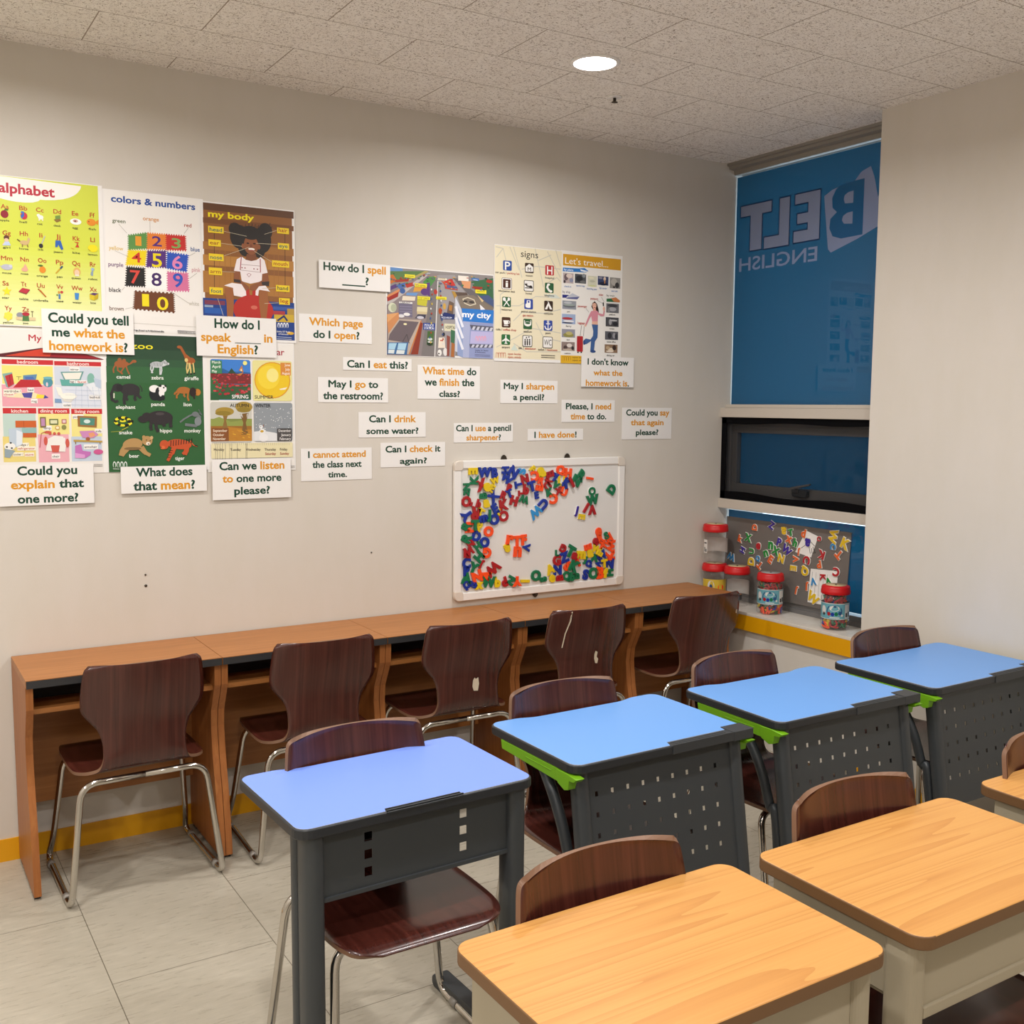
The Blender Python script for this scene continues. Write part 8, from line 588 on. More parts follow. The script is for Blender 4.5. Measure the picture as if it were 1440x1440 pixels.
WL = ['brown plywood chair at the wall counter nearest the left edge, no chip on its back',
      'brown plywood chair at the wall counter, second from the left, under the cannot attend card',
      'brown plywood chair at the wall counter with a pale oblong chip on its back',
      'brown plywood chair at the wall counter with a pale split line down its back',
      'brown plywood chair at the wall counter nearest the window sill']
for (x, y, rz), lb in zip(((-2.913, -.492, .02), (-2.308, -.500, -.03), (-1.728, -.500, -.02), (-1.175, -.497, -.05), (-.545, -.505, -.06)), WL):
    CH.append(place_chair(x, y, rz, lb, 'chairs at the wall counter'))
BL = ['brown plywood chair at the lavender blue desk nearest the left, seat showing under its panel',
      'brown plywood chair behind the blue desk second from the left',
      'brown plywood chair behind the blue desk third from the left',
      'brown plywood chair behind the blue desk beside the right wall']
for (x, y, rz), lb in zip(((-2.615, -1.508, PI), (-1.925, -1.428, PI-.02), (-1.245, -1.428, PI), (-.49, -1.42, PI)), BL):
    place_chair(x, y, rz, lb, 'chairs at the blue desks')
OL = ['brown plywood chair behind the front wood-topped desk in the photo',
      'brown plywood chair behind the middle wood-topped desk',
      'brown plywood chair cut by the right edge behind the far wood-topped desk']
for (x, y, rz), lb in zip(((-2.53, -2.43, PI), (-1.855, -2.43, PI-.02), (-1.155, -2.44, PI)), OL):
    place_chair(x, y, rz, lb, 'chairs at the wood-topped desks')
def chip(ch, pts, name='worn_chip'):
    # patch lying on the rear face of the backrest of one chair; pts in (x, z)
    def yb(x, z):
        for a, b in zip(PROF[:-1], PROF[1:]):
            if b[1] <= z <= a[1]:
                k = (z-b[1])/(a[1]-b[1]); y = b[0]+(a[0]-b[0])*k; w = b[2]+(a[2]-b[2])*k; s = b[3]+(a[3]-b[3])*k
                return y + s*abs(x/w)**2.2 - .0113
        return yb(x, PROF[0][1]-.001)
    vs = [(x, yb(x, z), z) for x, z in pts]; n = len(vs)
    vs2 = [(x, y+.003, z) for x, y, z in vs]
    MB().add(vs+vs2, [list(range(n))] + [(i, (i+1) % n, n+(i+1) % n, n+i) for i in range(n)]).build(name, M_CHIP, ch)
chip(CH[2], [(.012,.522),(.018,.505),(.036,.503),(.040,.530),(.036,.555),(.026,.550),(.020,.556),(.014,.546)])
chip(CH[3], [(.030,.560),(.036,.540),(.046,.538),(.050,.556),(.042,.566),(.044,.586),(.034,.592),(.030,.578)])
chip(CH[3], [(-.100,.770),(-.106,.73),(-.120,.68),(-.126,.62),(-.122,.62),(-.116,.68),(-.101,.73),(-.096,.770)], 'split_line')
chip(CH[4], [(.166,.690),(.172,.690),(.174,.672),(.166,.674)])

# ------------------------------------------------------------------ wall counter: five study desk units side by side
JX = [-3.244, -2.6275, -2.0082, -1.3983, -.7965, -.2053]
DT = .72
def wall_desk(x0, x1, label):
    w = x1-x0-.002
    t = thing('study_desk', label, 'desk', (x0+.001, 0, 0), 0, 'study desks along the poster wall')
    d = .382
    top = MB().box((0, -d, DT-.024), (w, -.006, DT)).build('desk_top', M_ORANGE, t)
    MB().box((.001, -d-.002, DT-.026), (w-.001, -d+.004, DT-.002)).build('edge_band', M_DARKEDGE, top)
    prof = [(-.006, .012), (-.375, .012), (-.372, .06), (-.350, .22), (-.318, .36), (-.305, .46), (-.312, .52), (-.345, .585), (-.362, .62), (-.366, DT-.024), (-.006, DT-.024)]
    for xa in (0, w-.022):
        p = MB().prism(prof[::-1], xa, xa+.022, YZ).build('side_panel', M_ORANGE_V, t)
        MB().box((xa+.002, -.36, 0), (xa+.020, -.33, .013)).box((xa+.002, -.06, 0), (xa+.020, -.03, .013)).build('foot', M_DARKEDGE, p)
    MB().box((.022, -.335, .598), (w-.022, -.03, .614)).build('shelf', M_ORANGE, t)
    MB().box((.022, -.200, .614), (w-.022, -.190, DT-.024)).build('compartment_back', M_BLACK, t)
    MB().box((.022, -.045, .205), (w-.022, -.03, DT-.024)).build('back_panel', M_ORANGE, t)
    return t
DL = ['cherry study desk unit at the left end of the wall counter', 'cherry study desk unit second from the left of the wall counter',
      'cherry study desk unit in the middle of the wall counter', 'cherry study desk unit under the right half of the whiteboard', 'cherry study desk unit at the window end of the wall counter']
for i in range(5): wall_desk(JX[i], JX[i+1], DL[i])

# ------------------------------------------------------------------ blue desks
def desk_outline(w, d, rec, r, notch=None):
    """origin at front left corner (front = side away from the pupil, y=0), back at y=d; recess in the back edge"""
    p = []
    def cor(cx, cy, a):
        for i in range(6): t_ = a + PI/2*i/5; p.append((cx+r*math.cos(t_), cy+r*math.sin(t_)))
    cor(r, r, PI)
    if notch: p.extend(notch)
    cor(w-r, r, -PI/2); cor(w-r, d-r, 0)
    for i in range(25):
        u = i/24; x = w*.86 - w*.72*u; e = min(u, 1-u)/.16; e = 1 if e > 1 else e*e*(3-2*e); p.append((x, d-rec*e))
    cor(r, d-r, PI/2)
    return p
def perforated(mb, w, z0, z1, th, holes, f):
    """panel in x 0..w, z z0..z1 with rectangular through holes (x0,x1,z0,z1); f maps (x, depth, z)"""
    xs = sorted({0, w} | {v for h in holes for v in h[:2]}); zs = sorted({z0, z1} | {v for h in holes for v in h[2:]})
    hs = {(xs.index(h[0]), zs.index(h[2])) for h in holes}
    def solid(i, j):
        if i < 0 or j < 0 or i >= len(xs)-1 or j >= len(zs)-1: return False
        return (i, j) not in hs
    for i in range(len(xs)-1):
        for j in range(len(zs)-1):
            if not solid(i, j): continue
            a, b, c, d = xs[i], xs[i+1], zs[j], zs[j+1]
            mb.add([f(a, 0, c), f(b, 0, c), f(b, 0, d), f(a, 0, d), f(a, th, c), f(b, th, c), f(b, th, d), f(a, th, d)],
                   [(0, 1, 2, 3), (5, 4, 7, 6)] + ([] if solid(i-1, j) else [(4, 0, 3, 7)]) + ([] if solid(i+1, j) else [(1, 5, 6, 2)]) + ([] if solid(i, j-1) else [(4, 5, 1, 0)]) + ([] if solid(i, j+1) else [(3, 2, 6, 7)]))
    return mb
def oval_post(mb, x, y, rx, ry, z0, z1, lean=0., n=16):
    vs = []; fs = []
    for z in (z0, z1):
        for j in range(n): t_ = 2*PI*j/n; c, s_ = math.cos(t_), math.sin(t_); vs.append((x+rx*math.copysign(abs(c)**.7, c), y+lean*(z1-z)/(z1-z0)+ry*math.copysign(abs(s_)**.7, s_), z))
    for j in range(n): fs.append((j, (j+1) % n, n+(j+1) % n, n+j))
    mb.add(vs, fs, 0, True); mb.add(vs, [list(range(n-1, -1, -1)), list(range(n, 2*n))], 0)
    return mb
def desk_top(t, w, d, z, rec, r, lam, notch, tray):
    out = desk_outline(w, d, rec, r)
    tp_ = MB().prism(out, z-.025, z-.0012, XY).build('desk_top', M_BAND, t, .004, 3)
    k = .005; inn = desk_outline(w-2*k, d-2*k, rec, r-k, [(x-k, max(y-k, 0)) for x, y in notch] if notch else None)
    MB().prism([(x+k, y+k) for x, y in inn], z-.0014, z, XY, 0, None, 1).build('laminate', [lam, M_RIM], tp_)
    tray(tp_)
    return tp_
def blue_desk_a(loc, rz, label):
    w, d, z = .605, .385, .70
    t = thing('student_desk', label, 'desk', loc, rz, 'blue-topped desks')
    a, b = .205, .405
    def tray(o):
        MB().box((a+.002, -.002, z-.006), (b-.002, .018, z-.0010)).box((a+.002, .002, z-.0012), (b-.002, .005, z+.0025)).box((a+.004, .015, z-.0012), (b-.004, .018, z+.001)).build('pencil_tray', M_BAND, o, .001)
    desk_top(t, w, d, z, .017, .034, M_BLUE1, [(a, 0), (a+.006, .020), (b-.006, .020), (b, 0)], tray)
    hs = [(x, x+.019, zz, zz+.021) for x in (.098, .341) for zz in (.550, .590, .630)]
    pn = perforated(MB(), .475, .518, z-.026, .0018, hs, lambda x, q, zz: (x+.068, .030+q, zz)).build('front_panel', M_GREY, t)
    MB().box((.068, .024, .518), (.543, .034, .527)).build('panel_lip', M_GREY, pn)
    MB().box((.075, .10, .60), (.26, .33, .603)).box((.075, .10, .60), (.078, .33, z-.026)).build('book_tray', M_GREY2, t)
    for x in (.045, .562):
        m = MB(); oval_post(m, x, .042, .024, .034, .03, z-.025); oval_post(m, x-(.012 if x < .3 else -.012), .085, .014, .016, .03, z-.025)
        m.build('leg', M_GREY, t)
        s_ = 1 if x > .3 else -1
        MB().prism([(.02, z-.026), (.20, z-.026), (.13, z-.05), (.10, z-.09), (.09, .56), (.075, .56), (.03, .56)], x-.010, x+.010, YZ).build('gusset', M_GREY, t, .003)
        MB().prism(rrect(-.02, .0, .40, .036, .016), x-.023, x+.023, YZ).build('foot', M_GREY, t, .004)
    return t
def blue_desk_b():
    w, d, z = .605, .418, .70
    t = thing('student_desk', '', 'desk', (0, 0, 0), 0, 'blue-topped desks')
    def tray(o):
        MB().box((.318, -.003, z-.024), (w+.001, .028, z-.0008)).box((.318, -.003, z-.004), (w-.07, .001, z+.002)).box((.322, .008, z-.003), (w-.09, .011, z+.001)).box((.322, .018, z-.003), (w-.09, .021, z+.001)) \
            .box((w-.07, -.004, z-.026), (w+.002, .052, z+.0015)).build('pencil_tray', M_GREY2, o, .0015)
    desk_top(t, w, d, z, .016, .034, M_BLUE2, [(.312, 0), (.322, .030), (w-.075, .030), (w-.070, .054), (w-.006, .054)], tray)
    zt, zb, tl = z-.026, .305, .055
    hs = []
    for i in range(9):
        for j in range(5): hs.append((.024+i*.0505, .0335+i*.0505, .392+j*.0525, .405+j*.0525))
    perforated(MB(), .512-.02, zb, zt, .0018, hs, lambda x, q, zz: (x+.056, .030+q-tl*(zt-zz)/(zt-zb), zz)).build('front_panel', M_GREY, t)
    for x in (.040, .565):
        m = MB(); lean = -tl*(zt-.03)/(zt-zb); oval_post(m, x, .040, .021, .022, .02, zt, lean); m.build('leg', M_GREY, t)
        s_ = -.014 if x < .3 else .014
        MB().tube(smooth_path([(x+s_*.4, .235, zt), (x+s_, .185, zt-.02), (x+s_*1.2, .125, zt-.085), (x+s_, .085, zt-.16), (x+s_*.6, .060, zt-.24), (x+s_*.5, .035, .40), (x+s_*.4, .0, .05)], 5), .015, 10).build('brace', M_GREY, t)
        MB().prism(rrect(-.06, .0, .36, .034, .015), x-.022, x+.022, YZ).build('foot', M_GREY, t, .004)
    for x, s_ in ((.0005, 1), (w-.0005, -1)):
        a, b = sorted((x, x+s_*.020)); m = MB()
        m.prism([(.045, z-.060), (.34, z-.050), (.345, z-.0255), (.030, z-.0255)], a, b, YZ)
        m.prism([(.030, z-.0255), (-.012, z-.030), (.0, z-.040), (.020, z-.042), (.024, z-.066), (.040, z-.071), (.070, z-.060), (.075, z-.0255)], a-.003, b+.003, YZ)
        m.box((a-.0015 if s_ > 0 else b-.001, .10, z-.040), (a+.001 if s_ > 0 else b+.0015, .22, z-.037))
        m.build('bag_hook_rail', M_LIME, t, .0012)
    MB().box((.07, .20, .645), (.535, .36, .648)).box((.07, .20, .645), (.073, .36, zt)).box((.532, .20, .645), (.535, .36, zt)).build('book_tray', M_GREY2, t)
    return t
blue_desk_a((-2.908, -1.872, 0), .03, 'lavender blue topped desk at the left with six square holes in its short panel')
bd = blue_desk_b()
for (x, y, rz), lb in zip(((-2.186, -1.845, .010), (-1.482, -1.850, .0), (-.790, -1.845, .012)), ('sky blue topped desk second from the left with lime rails and a deep pierced panel', 'sky blue topped desk third from the left, lime rail beside the second desk', 'sky blue topped desk touching the right wall with lime rails')):
    if bd['label'] == '': bd.location = (x, y, 0); bd.rotation_euler = (0, 0, rz); bd['label'] = lb; last = bd
    else: dup(bd, (x, y, 0), rz, lb, 'blue-topped desks')

# ------------------------------------------------------------------ wood-topped desks
def wood_desk():
    w, d, z = .612, .395, .70
    t = thing('student_desk', '', 'desk', (0, 0, 0), 0, 'wood-topped desks')
    tp_ = MB().prism(rrect(0, 0, w, d, .034, 7), z-.026, z, XY, 1, 0, 1).build('desk_top', [M_OAK, M_OAKEDGE], t, .0035, 3)
    zt = z-.0262
    pn = MB().box((.055, .036, .545), (w-.055, .040, zt)).box((.052, .030, .528), (w-.052, .042, .549)).build('front_panel', M_CREAM, t, .002)
    for x in (.022, w-.022):
        MB().box((x-.003, .06, .560), (x+.003, .355, zt)).build('side_panel', M_CREAM, t, .001)
    MB().box((.03, .045, .548), (w-.03, .355, .552)).build('book_tray', M_CREAM, t)
    for x in (.0, w-.0):
        s_ = 1 if x < .3 else -1; xa, xb = sorted((x+s_*.010, x+s_*.055))
        MB().prism(rrect(xa, .026, xb, .090, .016), .03, zt, XY).build('leg', M_CREAM, t, .002)
        MB().prism(rrect(-.0, .0, .37, .036, .014), xa+.004, xb-.004, YZ).build('foot', M_GREY, t, .003)
    return t
wd = wood_desk()
for (x, y, rz), lb in zip(((-2.850, -2.828, .006), (-2.170, -2.832, .004), (-1.428, -2.815, .0)), ('wood-topped cream metal desk nearest the camera at the bottom of the photo', 'wood-topped cream metal desk in the middle, showing its cream front panel', 'wood-topped cream metal desk cut by the right edge of the photo')):
    if wd['label'] == '': wd.location = (x, y, 0); wd.rotation_euler = (0, 0, rz); wd['label'] = lb
    else: dup(wd, (x, y, 0), rz, lb, 'wood-topped desks')

# ------------------------------------------------------------------ posters and phrase cards
BOX = {'alphabet': (-3.262, -2.897, 1.838, 2.326), 'colors': (-2.900, -2.552, 1.832, 2.318), 'body': (-2.554, -2.208, 1.817, 2.312), 'home': (-3.262, -2.904, 1.343, 1.830), 'zoo': (-2.902, -2.556, 1.343, 1.828),
       'calendar': (-2.554, -2.217, 1.333, 1.822), 'city': (-1.829, -1.330, 1.781, 2.135), 'signs': (-1.324, -.983, 1.774, 2.263), 'travel': (-.981, -.646, 1.774, 2.266)}
PL = {'alphabet': 'lime green alphabet poster with letter pairs and small pictures', 'colors': 'white colors and numbers poster with a number mat picture', 'body': 'brown my body poster of a girl seated on a red ball',
      'home': 'my home poster with cartoon rooms under a red roof', 'zoo': 'dark green zoo poster with eleven labelled animals', 'calendar': 'my year poster with four season pictures', 'city': 'wide my city poster of streets seen from above',
      'signs': 'cream signs poster with fifteen square pictograms', 'travel': "white Let's travel poster with a woman pulling red luggage"}
for k in BOX:
    lay = {'alphabet': .0022, 'body': .0022, 'colors': .0004, 'home': .0, 'zoo': .0011, 'calendar': .0006, 'city': .0, 'signs': .0011, 'travel': .0}[k]
    P = art(ART[k], .0016+lay); x0, x1, z0, z1 = BOX[k]
    xs = [v[0] for v in P.mb.v]; zs = [v[2] for v in P.mb.v]; 
    x0, x1, z0, z1 = min([x0]+xs)-.0005, max([x1]+xs)+.0005, min([z0]+zs)-.0005, max([z1]+zs)+.0005
    P.mb.box((x0, -.0014-lay, z0), (x1, -.0006-lay, z1), len(P.mats)); P.mats.append(M_PAPER)
    tag(P.mb.build('poster', P.mats), PL[k] + ', taped on the wall', 'poster')
CT = {'could tell': 'Could you tell me what the homework is', 'how speak': 'How do I speak in English', 'explain': 'Could you explain that one more', 'mean': 'What does that mean', 'listen': 'Can we listen to one more please', 'spell': 'How do I spell', 'which': 'Which page do I open',
      'eat': 'Can I eat this', 'time': 'What time do we finish the class', 'restroom': 'May I go to the restroom', 'drink': 'Can I drink some water', 'check': 'Can I check it again', 'attend': 'I cannot attend the class next time', 'dont': 'I do not know what the homework is', 'sharpen': 'May I sharpen a pencil',
      'need': 'Please I need time to do', 'say': 'Could you say that again please', 'use': 'Can I use a pencil sharpener', 'done': 'I have done'}
OVER = {'could tell', 'how speak', 'explain', 'mean', 'listen', 'spell', 'dont'}
for k, ((x0, z1), (x1, z0)) in SHEET.items():
    b = .0075 if k in OVER else .0008
    sh = MB().box((x0, -b-.001, z0), (x1, -b, z1)).build('phrase_card', M_PAPER)
    for op in ART['card:'+k]:
        P = art([op], b+.0012); P.mb.build('text_line' if op[0] == 'T' else 'blank_rule', P.mats, sh)
    tag(sh, 'white card reading ' + CT[k] + ' on the wall', 'card')
for x, z, s_ in ((-2.79, .965, .0035), (-2.79, .925, .005), (-1.90, .985, .003)):
    tag(MB().lathe([(.0005, 0), (s_, 0), (s_, .002), (.001, .003)], 10).build('nail', M_STEEL, loc=(x, 0, z)), {.965: 'tiny nail head in the bare wall above the counter, upper of two', .925: 'small nail head in the bare wall above the counter, lower of two', .985: 'single tiny nail head in the wall left of the whiteboard'}[z], 'nail').rotation_euler = (PI/2, 0, 0)

# ------------------------------------------------------------------ whiteboard
wb = thing('whiteboard', 'white framed magnetic whiteboard covered in coloured letter magnets', 'whiteboard', (-1.073, 0, 1.05))
def ring(mb, o, i, d0, d1, f, mi=0):
    n = len(o); vs = [f(*p, d0) for p in o]+[f(*p, d1) for p in o]+[f(*p, d0) for p in i]+[f(*p, d1) for p in i]; fs = []
    for a in range(n):
        b = (a+1) % n; fs += [(a, b, n+b, n+a), (2*n+b, 2*n+a, 3*n+a, 3*n+b), (n+a, n+b, 3*n+b, 3*n+a), (b, a, 2*n+a, 2*n+b)]
    mb.add(vs, fs, mi); return mb
cx, cz = -1.073, 1.05; l, r_, b_, t_ = -1.5255-cx, -.619-cx, .748-cz, 1.350-cz
MB().box((l+.008, -.014, b_+.008), (r_-.008, -.004, t_-.008)).build('board', M_BOARD, wb)
fw_ = .034
for nm, a, b in (('frame_rail', (l+.04, -.020, t_-fw_), (r_-.04, -.003, t_)), ('frame_rail', (l+.04, -.020, b_), (r_-.04, -.003, b_+fw_)), ('frame_rail', (l, -.020, b_+.04), (l+fw_, -.003, t_-.04)), ('frame_rail', (r_-fw_, -.020, b_+.04), (r_, -.003, t_-.04))):
    MB().box(a, b).build(nm, M_WHITE, wb, .003)
for sx, xx in ((1, l), (-1, r_)):
    for sz, zz in ((1, b_), (-1, t_)):
        p = [(xx+sx*.042, zz), (xx+sx*.042, zz+sz*fw_*1.02), (xx+sx*(fw_+.004), zz+sz*(fw_+.004)), (xx+sx*fw_*1.02, zz+sz*.042), (xx, zz+sz*.042)]
        p += [(xx+sx*(.024-.024*math.sin(q*PI/12)), zz+sz*(.024-.024*math.cos(q*PI/12))) for q in range(6, -1, -1)]
        ar = sum(p[i][0]*p[(i+1) % len(p)][1] - p[(i+1) % len(p)][0]*p[i][1] for i in range(len(p)))
        if ar < 0: p = p[::-1]
        MB().prism(p, .002, .0225, XZ).build('frame_corner', M_BOARDC, wb, .0025)
for x, z in ((-1.273-cx, t_+.004), (-.938-cx, t_+.004), (-1.104-cx, b_-.004)):
    s_ = 1 if z > 0 else -1
    MB().prism([(x-.016, z-s_*.006), (x+.016, z-s_*.006), (x+.012, z+s_*.008), (x+.004, z+s_*.016), (x-.004, z+s_*.016), (x-.012, z+s_*.008)][::s_], .002, .006, XZ).prism(rrect(x-.004, z+s_*.006-.004, x+.004, z+s_*.006+.004, .003), .006, .009, XZ).build('hanger_clip', M_STEEL, wb)

# ------------------------------------------------------------------ letter magnets
LM = {}
def magnet_mesh(ch, col, outl, foam):
    k = (ch, col, outl, foam)
    if k not in LM:
        vs, fs, x0, x1 = glyphs('W' if ch == 'M' else ch, .05 if not foam else .03, .16 if not outl else .10, .012, 3)
        if ch == 'M': vs = [(x0+x1-v[0], .727-v[1], v[2]) for v in vs]
        zs = [v[1] for v in vs]; mx, mz = (x0+x1)/2, (min(zs)+max(zs))/2; hgt = max(zs)-min(zs)
        mb = MB().add([(v[0]-mx, v[1]-mz, v[2]) for v in vs], fs)
        d = (mb.v, mb.f, hgt)
        me = bpy.data.meshes.new('magnet_letter'); me.from_pydata(mb.v, [], mb.f); me.materials.append((M_MAG_G if foam else M_MAG)[col]); me.update()
        bk = None
        if outl:
            v2, f2, a0, a1 = glyphs('W' if ch == 'M' else ch, .085, .09, .0, 3)
            if ch == 'M': v2 = [(a0+a1-v[0], .727-v[1], v[2]) for v in v2]
            bk = bpy.data.meshes.new('backing'); bk.from_pydata([(v[0]-mx, v[1]-mz, v[2]-.14) for v in v2], [], f2); bk.materials.append(M_FOAM); bk.update()
        LM[k] = (me, hgt, bk)
    return LM[k]
ORD = ['first', 'second', 'third', 'fourth', 'fifth', 'sixth', 'seventh', 'eighth']
MB_ROT_W = Matrix(((1, 0, 0), (0, 0, -1), (0, 1, 0)))        # glyph x,y,z -> x, z up, out toward -y
LEAN = math.atan2(.012, .37)
def board_x(z): return .0335 + (z-.668)*math.tan(LEAN)
groups = {}
for i, m in enumerate(MAGS): groups.setdefault((m[0], m[1], m[2]), []).append(i)
labels = {}
for (b, ch, col), ids in groups.items():
    ids.sort(key=lambda i: (MAGS[i][3] if b == 'w' else -MAGS[i][3]))
    where = 'on the whiteboard' if b == 'w' else 'on the grey board'
    what = ('small ' if ch.islower() else 'capital ') + ch + ' magnet'
    for q, i in enumerate(ids):
        ol = 'white-backed ' if (MAGS[i][7] and b == 'w') else ''
        if len(ids) == 1: labels[i] = f'{ol}{col} {what} {where}'
        else: labels[i] = f'{ol}{col} {what} {where}, {ORD[q]} of {len(ids)} from left'
placed = []
for i, (b, ch, col, a, z, rot, hh, ol) in enumerate(MAGS):
    foam = b == 'g'; outl = bool(ol) or foam
    me, hgt, bk = magnet_mesh(ch, col, outl, foam)
    sc = abs(hh)*(1.14 if b == 'w' else .90)/max(hgt, .5)
    if ch == 'O' and col == 'red' and foam: sc *= .8
    R = Matrix.Rotation(math.radians(rot), 3, 'Z'); th = .016 if not outl else .017
    rad = abs(hh)*.46; lay = 0
    used = {L_ for (b2, a2, z2, r2, L_) in placed if b2 == b and math.hypot(a-a2, z-z2) < (rad+r2)*.80}
    while lay in used: lay += 1
    placed.append((b, a, z, rad, lay))
    if b == 'w': a = min(max(a, -1.466), -.668); z = max(z, .808)
    step = .0085 if b == 'w' else .0075
    o = bpy.data.objects.new('magnet_letter', me); COL.objects.link(o)
    S = Matrix.Diagonal((sc, sc, .0040/.19)) if not outl else Matrix.Diagonal((sc, sc, .0040/.23))
    if b == 'w':
        off = .0145 + step*lay + .0040
        m4 = (MB_ROT_W @ R @ S).to_4x4(); m4.translation = (a, -off, z)
    else:
        RY = Matrix(((0, 0, -1), (-1, 0, 0), (0, 1, 0)))      # glyph x -> -y, y -> z, out -> -x
        T = Matrix.Rotation(LEAN, 3, 'Y'); off = .0005 + step*lay + .0040
        m4 = (T @ RY @ R @ S).to_4x4(); m4.translation = (board_x(z) - off, a, z)
    o.matrix_world = m4
    tag(o, labels[i], 'magnet', 'letter magnets on the whiteboard' if b == 'w' else 'foam letter magnets on the grey board')
    if bk:
        k = bpy.data.objects.new('backing', bk); COL.objects.link(k); k.parent = o

# ------------------------------------------------------------------ grey magnetic board on the sill with two papers
def on_board(name, pts, th, m, lift, parent=None):
    """outline in (y, z) on the leaning board plane"""
    vs = [(board_x(z)-lift, y, z) for y, z in pts] + [(board_x(z)-lift-th, y, z) for y, z in pts]; n = len(pts)
    return MB().add(vs, [list(range(n)), list(range(2*n-1, n-1, -1))] + [(i, n+i, n+(i+1) % n, (i+1) % n) for i in range(n)]).build(name, m, parent)
gb = on_board('magnetic_board', [(-.006, .669), (-.778, .669), (-.788, 1.036), (-.006, 1.036)], .004, M_MAGB, -.0045)
tag(gb, 'grey magnetic board leaning on the lowest window pane', 'board')
p1 = on_board('paper_drawing', [(-.53, 1.018), (-.603, .998), (-.568, .898), (-.470, .911)], .0006, M_PAPER, .0001)
tag(p1, 'small tilted paper with a spider doodle on the grey board', 'paper')
for pts in ([(-.556, .972), (-.585, .952)], [(-.530, .950), (-.500, .930)], [(-.552, .945), (-.562, .915)], [(-.575, .948), (-.590, .922), (-.572, .918), (-.568, .94)]):
    MB().tube([(board_x(z)-.0008, y, z) for y, z in pts], .0012, 6).build('pen_line', M_DARKEDGE, p1)
p2 = on_board('paper_note', [(-.570, .846), (-.729, .856), (-.722, .692), (-.562, .690)], .0006, M_PAPER, .0001)
tag(p2, 'white note paper with faint pencil lines at the foot of the grey board', 'paper')
for q in range(5): MB().tube([(board_x(.83)-.0008, -.582-.022*q, .834), (board_x(.72)-.0008, -.578-.022*q, .735-.006*q)], .0006, 5).build('pencil_line', M_ALU, p2)

# ------------------------------------------------------------------ letter jars
M_LABEL = mat('jar_label_teal', '#6aa6b4', .35); M_LABELW = mat('jar_label_white', '#dcdad6', .35); M_LABELY = mat('jar_label_yellow', '#d8b83c', .4); M_LABELB = mat('jar_label_navy', '#27507e', .4)
M_LIDC = mat('lid_sticker_cream', '#c8b48a', .4); M_LIDG = mat('lid_sticker_grey', '#9a9c9c', .35)
def band(mb, r, z0, z1, a0, a1, mi, n=20):
    vs = []
    for i in range(n+1):
        t_ = math.radians(a0+(a1-a0)*i/n)
        for z in (z0, z1): vs.append((r*math.cos(t_), r*math.sin(t_), z))
    mb.add(vs, [(2*i, 2*i+2, 2*i+3, 2*i+1) for i in range(n)], mi, True); return mb
def blob(mb, r, a, z, ra, rz, mi, n=18):
    k = math.degrees(1/r); vs = []
    for i in range(n): t_ = 2*PI*i/n; q = math.radians(a + ra*math.cos(t_)*k); vs.append((r*math.cos(q), r*math.sin(q), z + rz*math.sin(t_)))
    mb.add(vs, [list(range(n))], mi)
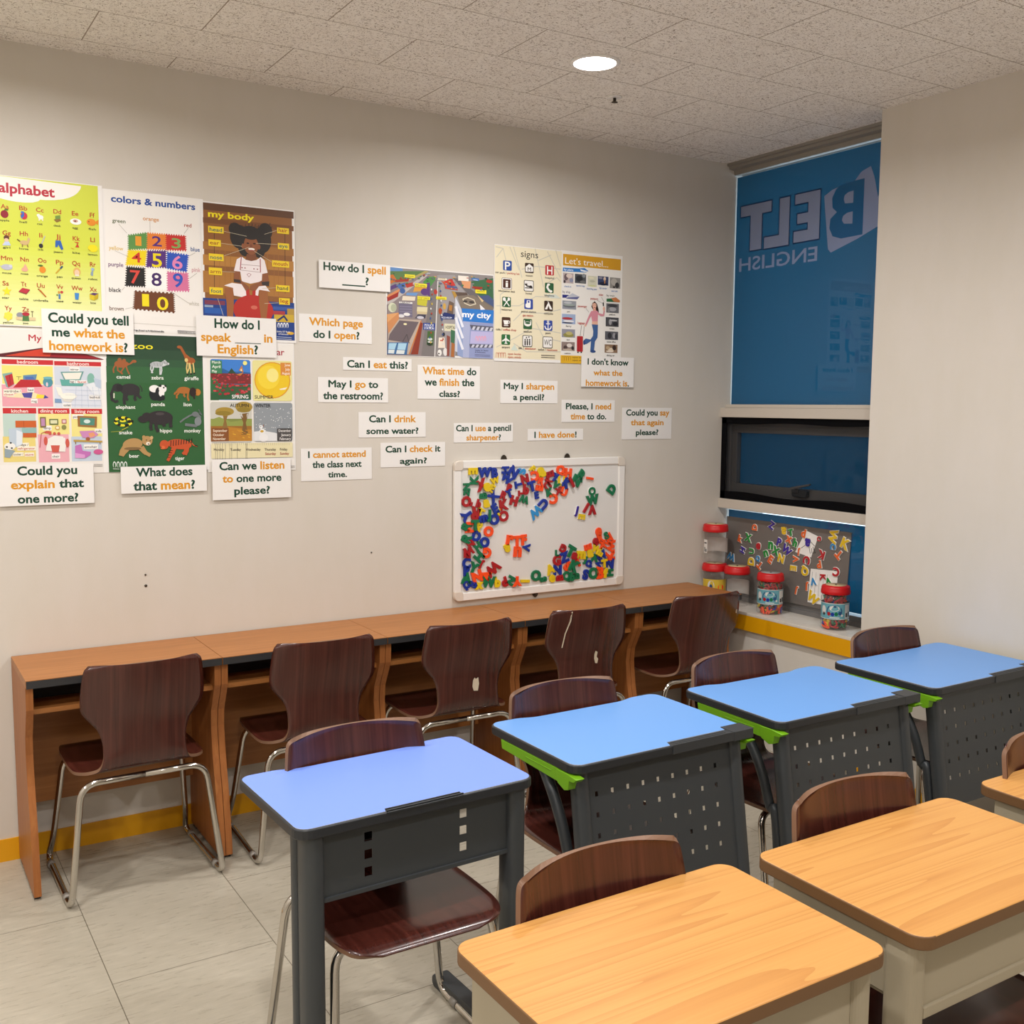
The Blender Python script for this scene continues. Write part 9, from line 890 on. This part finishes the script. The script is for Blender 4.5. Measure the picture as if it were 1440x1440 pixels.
def jar(loc, rz, label, full, style, sticker, tilt=None):
    t = thing('letter_jar', label, 'jar', loc, rz, 'plastic jars on the window sill')
    R = .0612
    MB().lathe([(.050, .0), (.056, .002), (R, .008), (R, .045), (R-.0025, .048), (R-.0025, .122), (R, .125), (R, .140), (R-.004, .150), (R-.009, .158), (R-.009, .166)], 40).build('jar_body', M_CLEAR, t)
    ld = MB().lathe([(R-.008, .156), (.0615, .156), (.0625, .158), (.0625, .172), (.0605, .176), (.0605, .184), (.058, .190), (.048, .1935), (.001, .1935)], 40).build('lid', M_REDLID, t)
    mb = MB().lathe([(.001, .1936), (.044, .1936), (.044, .1942), (.001, .1942)], 32, 0).box((-.012, -.004, .1941), (.014, .004, .1946), 1); mb.build('lid_sticker', [sticker, M_DARKEDGE], ld)
    r = R-.0018
    if style == 'teal':
        m = MB(); band(m, r, .050, .120, -150, 150, 0, 40); band(m, r+.0002, .050, .0525, -150, 150, 1, 40); band(m, r+.0002, .1175, .120, -150, 150, 1, 40)
        blob(m, r+.0003, -4, .086, .034, .030, 2, 30); blob(m, r+.0005, -4, .086, .029, .025, 0, 30); blob(m, r+.0005, -4, .098, .022, .012, 1, 24)
        for q, (dz, c) in enumerate(((.074, 3), (.072, 4), (.074, 5), (.078, 2))): blob(m, r+.0007, -26+q*15, dz, .0075, .0085, c)
        blob(m, r+.0008, -2, .106, .006, .004, 2); band(m, r+.0004, .056, .060, -22, 18, 1, 10); band(m, r+.0004, .055, .114, 42, 74, 1, 10); band(m, r+.0006, .060, .078, 46, 56, 6, 6); band(m, r+.0006, .060, .082, 60, 72, 6, 6)
        blob(m, r+.0006, -52, .088, .012, .020, 1); blob(m, r+.0008, -50, .072, .006, .007, 6); blob(m, r+.0006, 28, .068, .005, .005, 1)
        m.build('label', [M_LABEL, M_LABELW, M_LABELB, M_MAG['red'], M_MAG['blue'], M_MAG['green'], M_DARKEDGE], t)
    elif style == 'yellow':
        m = MB(); band(m, r, .052, .118, -70, 70, 0, 30); blob(m, r+.0003, -18, .086, .017, .026, 1, 24); blob(m, r+.0005, -18, .080, .008, .014, 2); blob(m, r+.0003, 30, .080, .016, .014, 3); blob(m, r+.0005, 32, .060, .010, .006, 4)
        m.build('label', [M_LABELY, M_LABELW, M_LABELB, M_MAG['orange'], M_DARKEDGE], t)
    elif style == 'plain':
        m = MB(); band(m, r, .050, .120, 95, 235, 0, 30); m.build('label', [M_LABELW], t)
    elif style == 'small':
        m = MB(); band(m, r+.0002, .052, .118, -62, -36, 0, 8); band(m, r+.0004, .058, .080, -56, -50, 1, 4); band(m, r+.0004, .056, .072, -46, -40, 1, 4); band(m, r+.0004, .098, .104, -58, -40, 1, 4); band(m, r, .050, .120, 95, 235, 0, 30); m.build('label', [M_LABELW, M_DARKEDGE], t)
    if tilt: t.rotation_euler = (tilt[0], tilt[1], rz)
    return t
def jar_fill(loc, label, seed):
    rnd = random.Random(seed); mats = [M_MAG[k] for k in ('red', 'blue', 'green', 'yellow', 'orange')]; mb = MB()
    for i in range(105):
        ch = rnd.choice('BCDEGKMRSUWQHN'); vs, fs, x0, x1 = glyphs(ch, .022, .10, .0, 2)
        s_ = .050; a = rnd.uniform(0, 2*PI); rr = .050*math.sqrt(rnd.uniform(.3, 1)); z = .012 + .130*(i/105)
        c = Vector((rr*math.cos(a), rr*math.sin(a), z))
        # letters mostly stand against the wall of the jar
        Rm = Matrix.Rotation(a + PI/2 + rnd.uniform(-.4, .4), 3, 'Z') @ Matrix.Rotation(PI/2 + rnd.uniform(-.35, .35), 3, 'X') @ Matrix.Rotation(rnd.uniform(0, 6.28), 3, 'Z')
        pts = []
        for v in vs:
            p = Rm @ Vector(((v[0]-(x0+x1)/2)*s_, (v[1]-.36)*s_, v[2]*.045)) + c
            q = math.hypot(p.x, p.y)
            if q >   .0575: p.x *=   .0575/q; p.y *=   .0575/q
            p.z = min(max(p.z, .003), .150); pts.append(p)
        mb.add(pts, fs, rnd.choice((0, 0, 1, 1, 2, 2, 3, 4)))
    o = mb.build('letter_pile', mats, loc=loc); tag(o, label, 'letters', kind='stuff'); return o
SZ = .6226
CAMA = math.atan2(-3.3, -3.55)      # labels turned toward the room
jar((-.062, -.420, SZ), CAMA+.05, 'clear red-lidded jar full of letters with a grey lid sticker, nearer the wall counter', True, 'teal', M_LIDG)
jar((-.064, -.808, SZ), CAMA-.02, 'clear red-lidded jar full of letters with a cream lid sticker, beside the right wall', True, 'teal', M_LIDC)
jar((-.056, -.193, SZ), CAMA, 'empty red-lidded clear jar standing in front of the grey board at its left', False, 'plain', M_LIDC)
jar((-.084, -.066, SZ), CAMA+.1, 'red-lidded clear jar with a yellow label in the corner, under another jar', False, 'yellow', M_LIDC)
jar((-.085, -.066, SZ+.1946), CAMA, 'clear red-lidded jar stacked on top of the yellow label jar', False, 'small', M_LIDC)
jar_fill((-.062, -.420, SZ), 'mixed coloured letters inside the jar nearer the wall counter', 3)
jar_fill((-.064, -.808, SZ), 'mixed coloured letters inside the jar beside the right wall', 5)
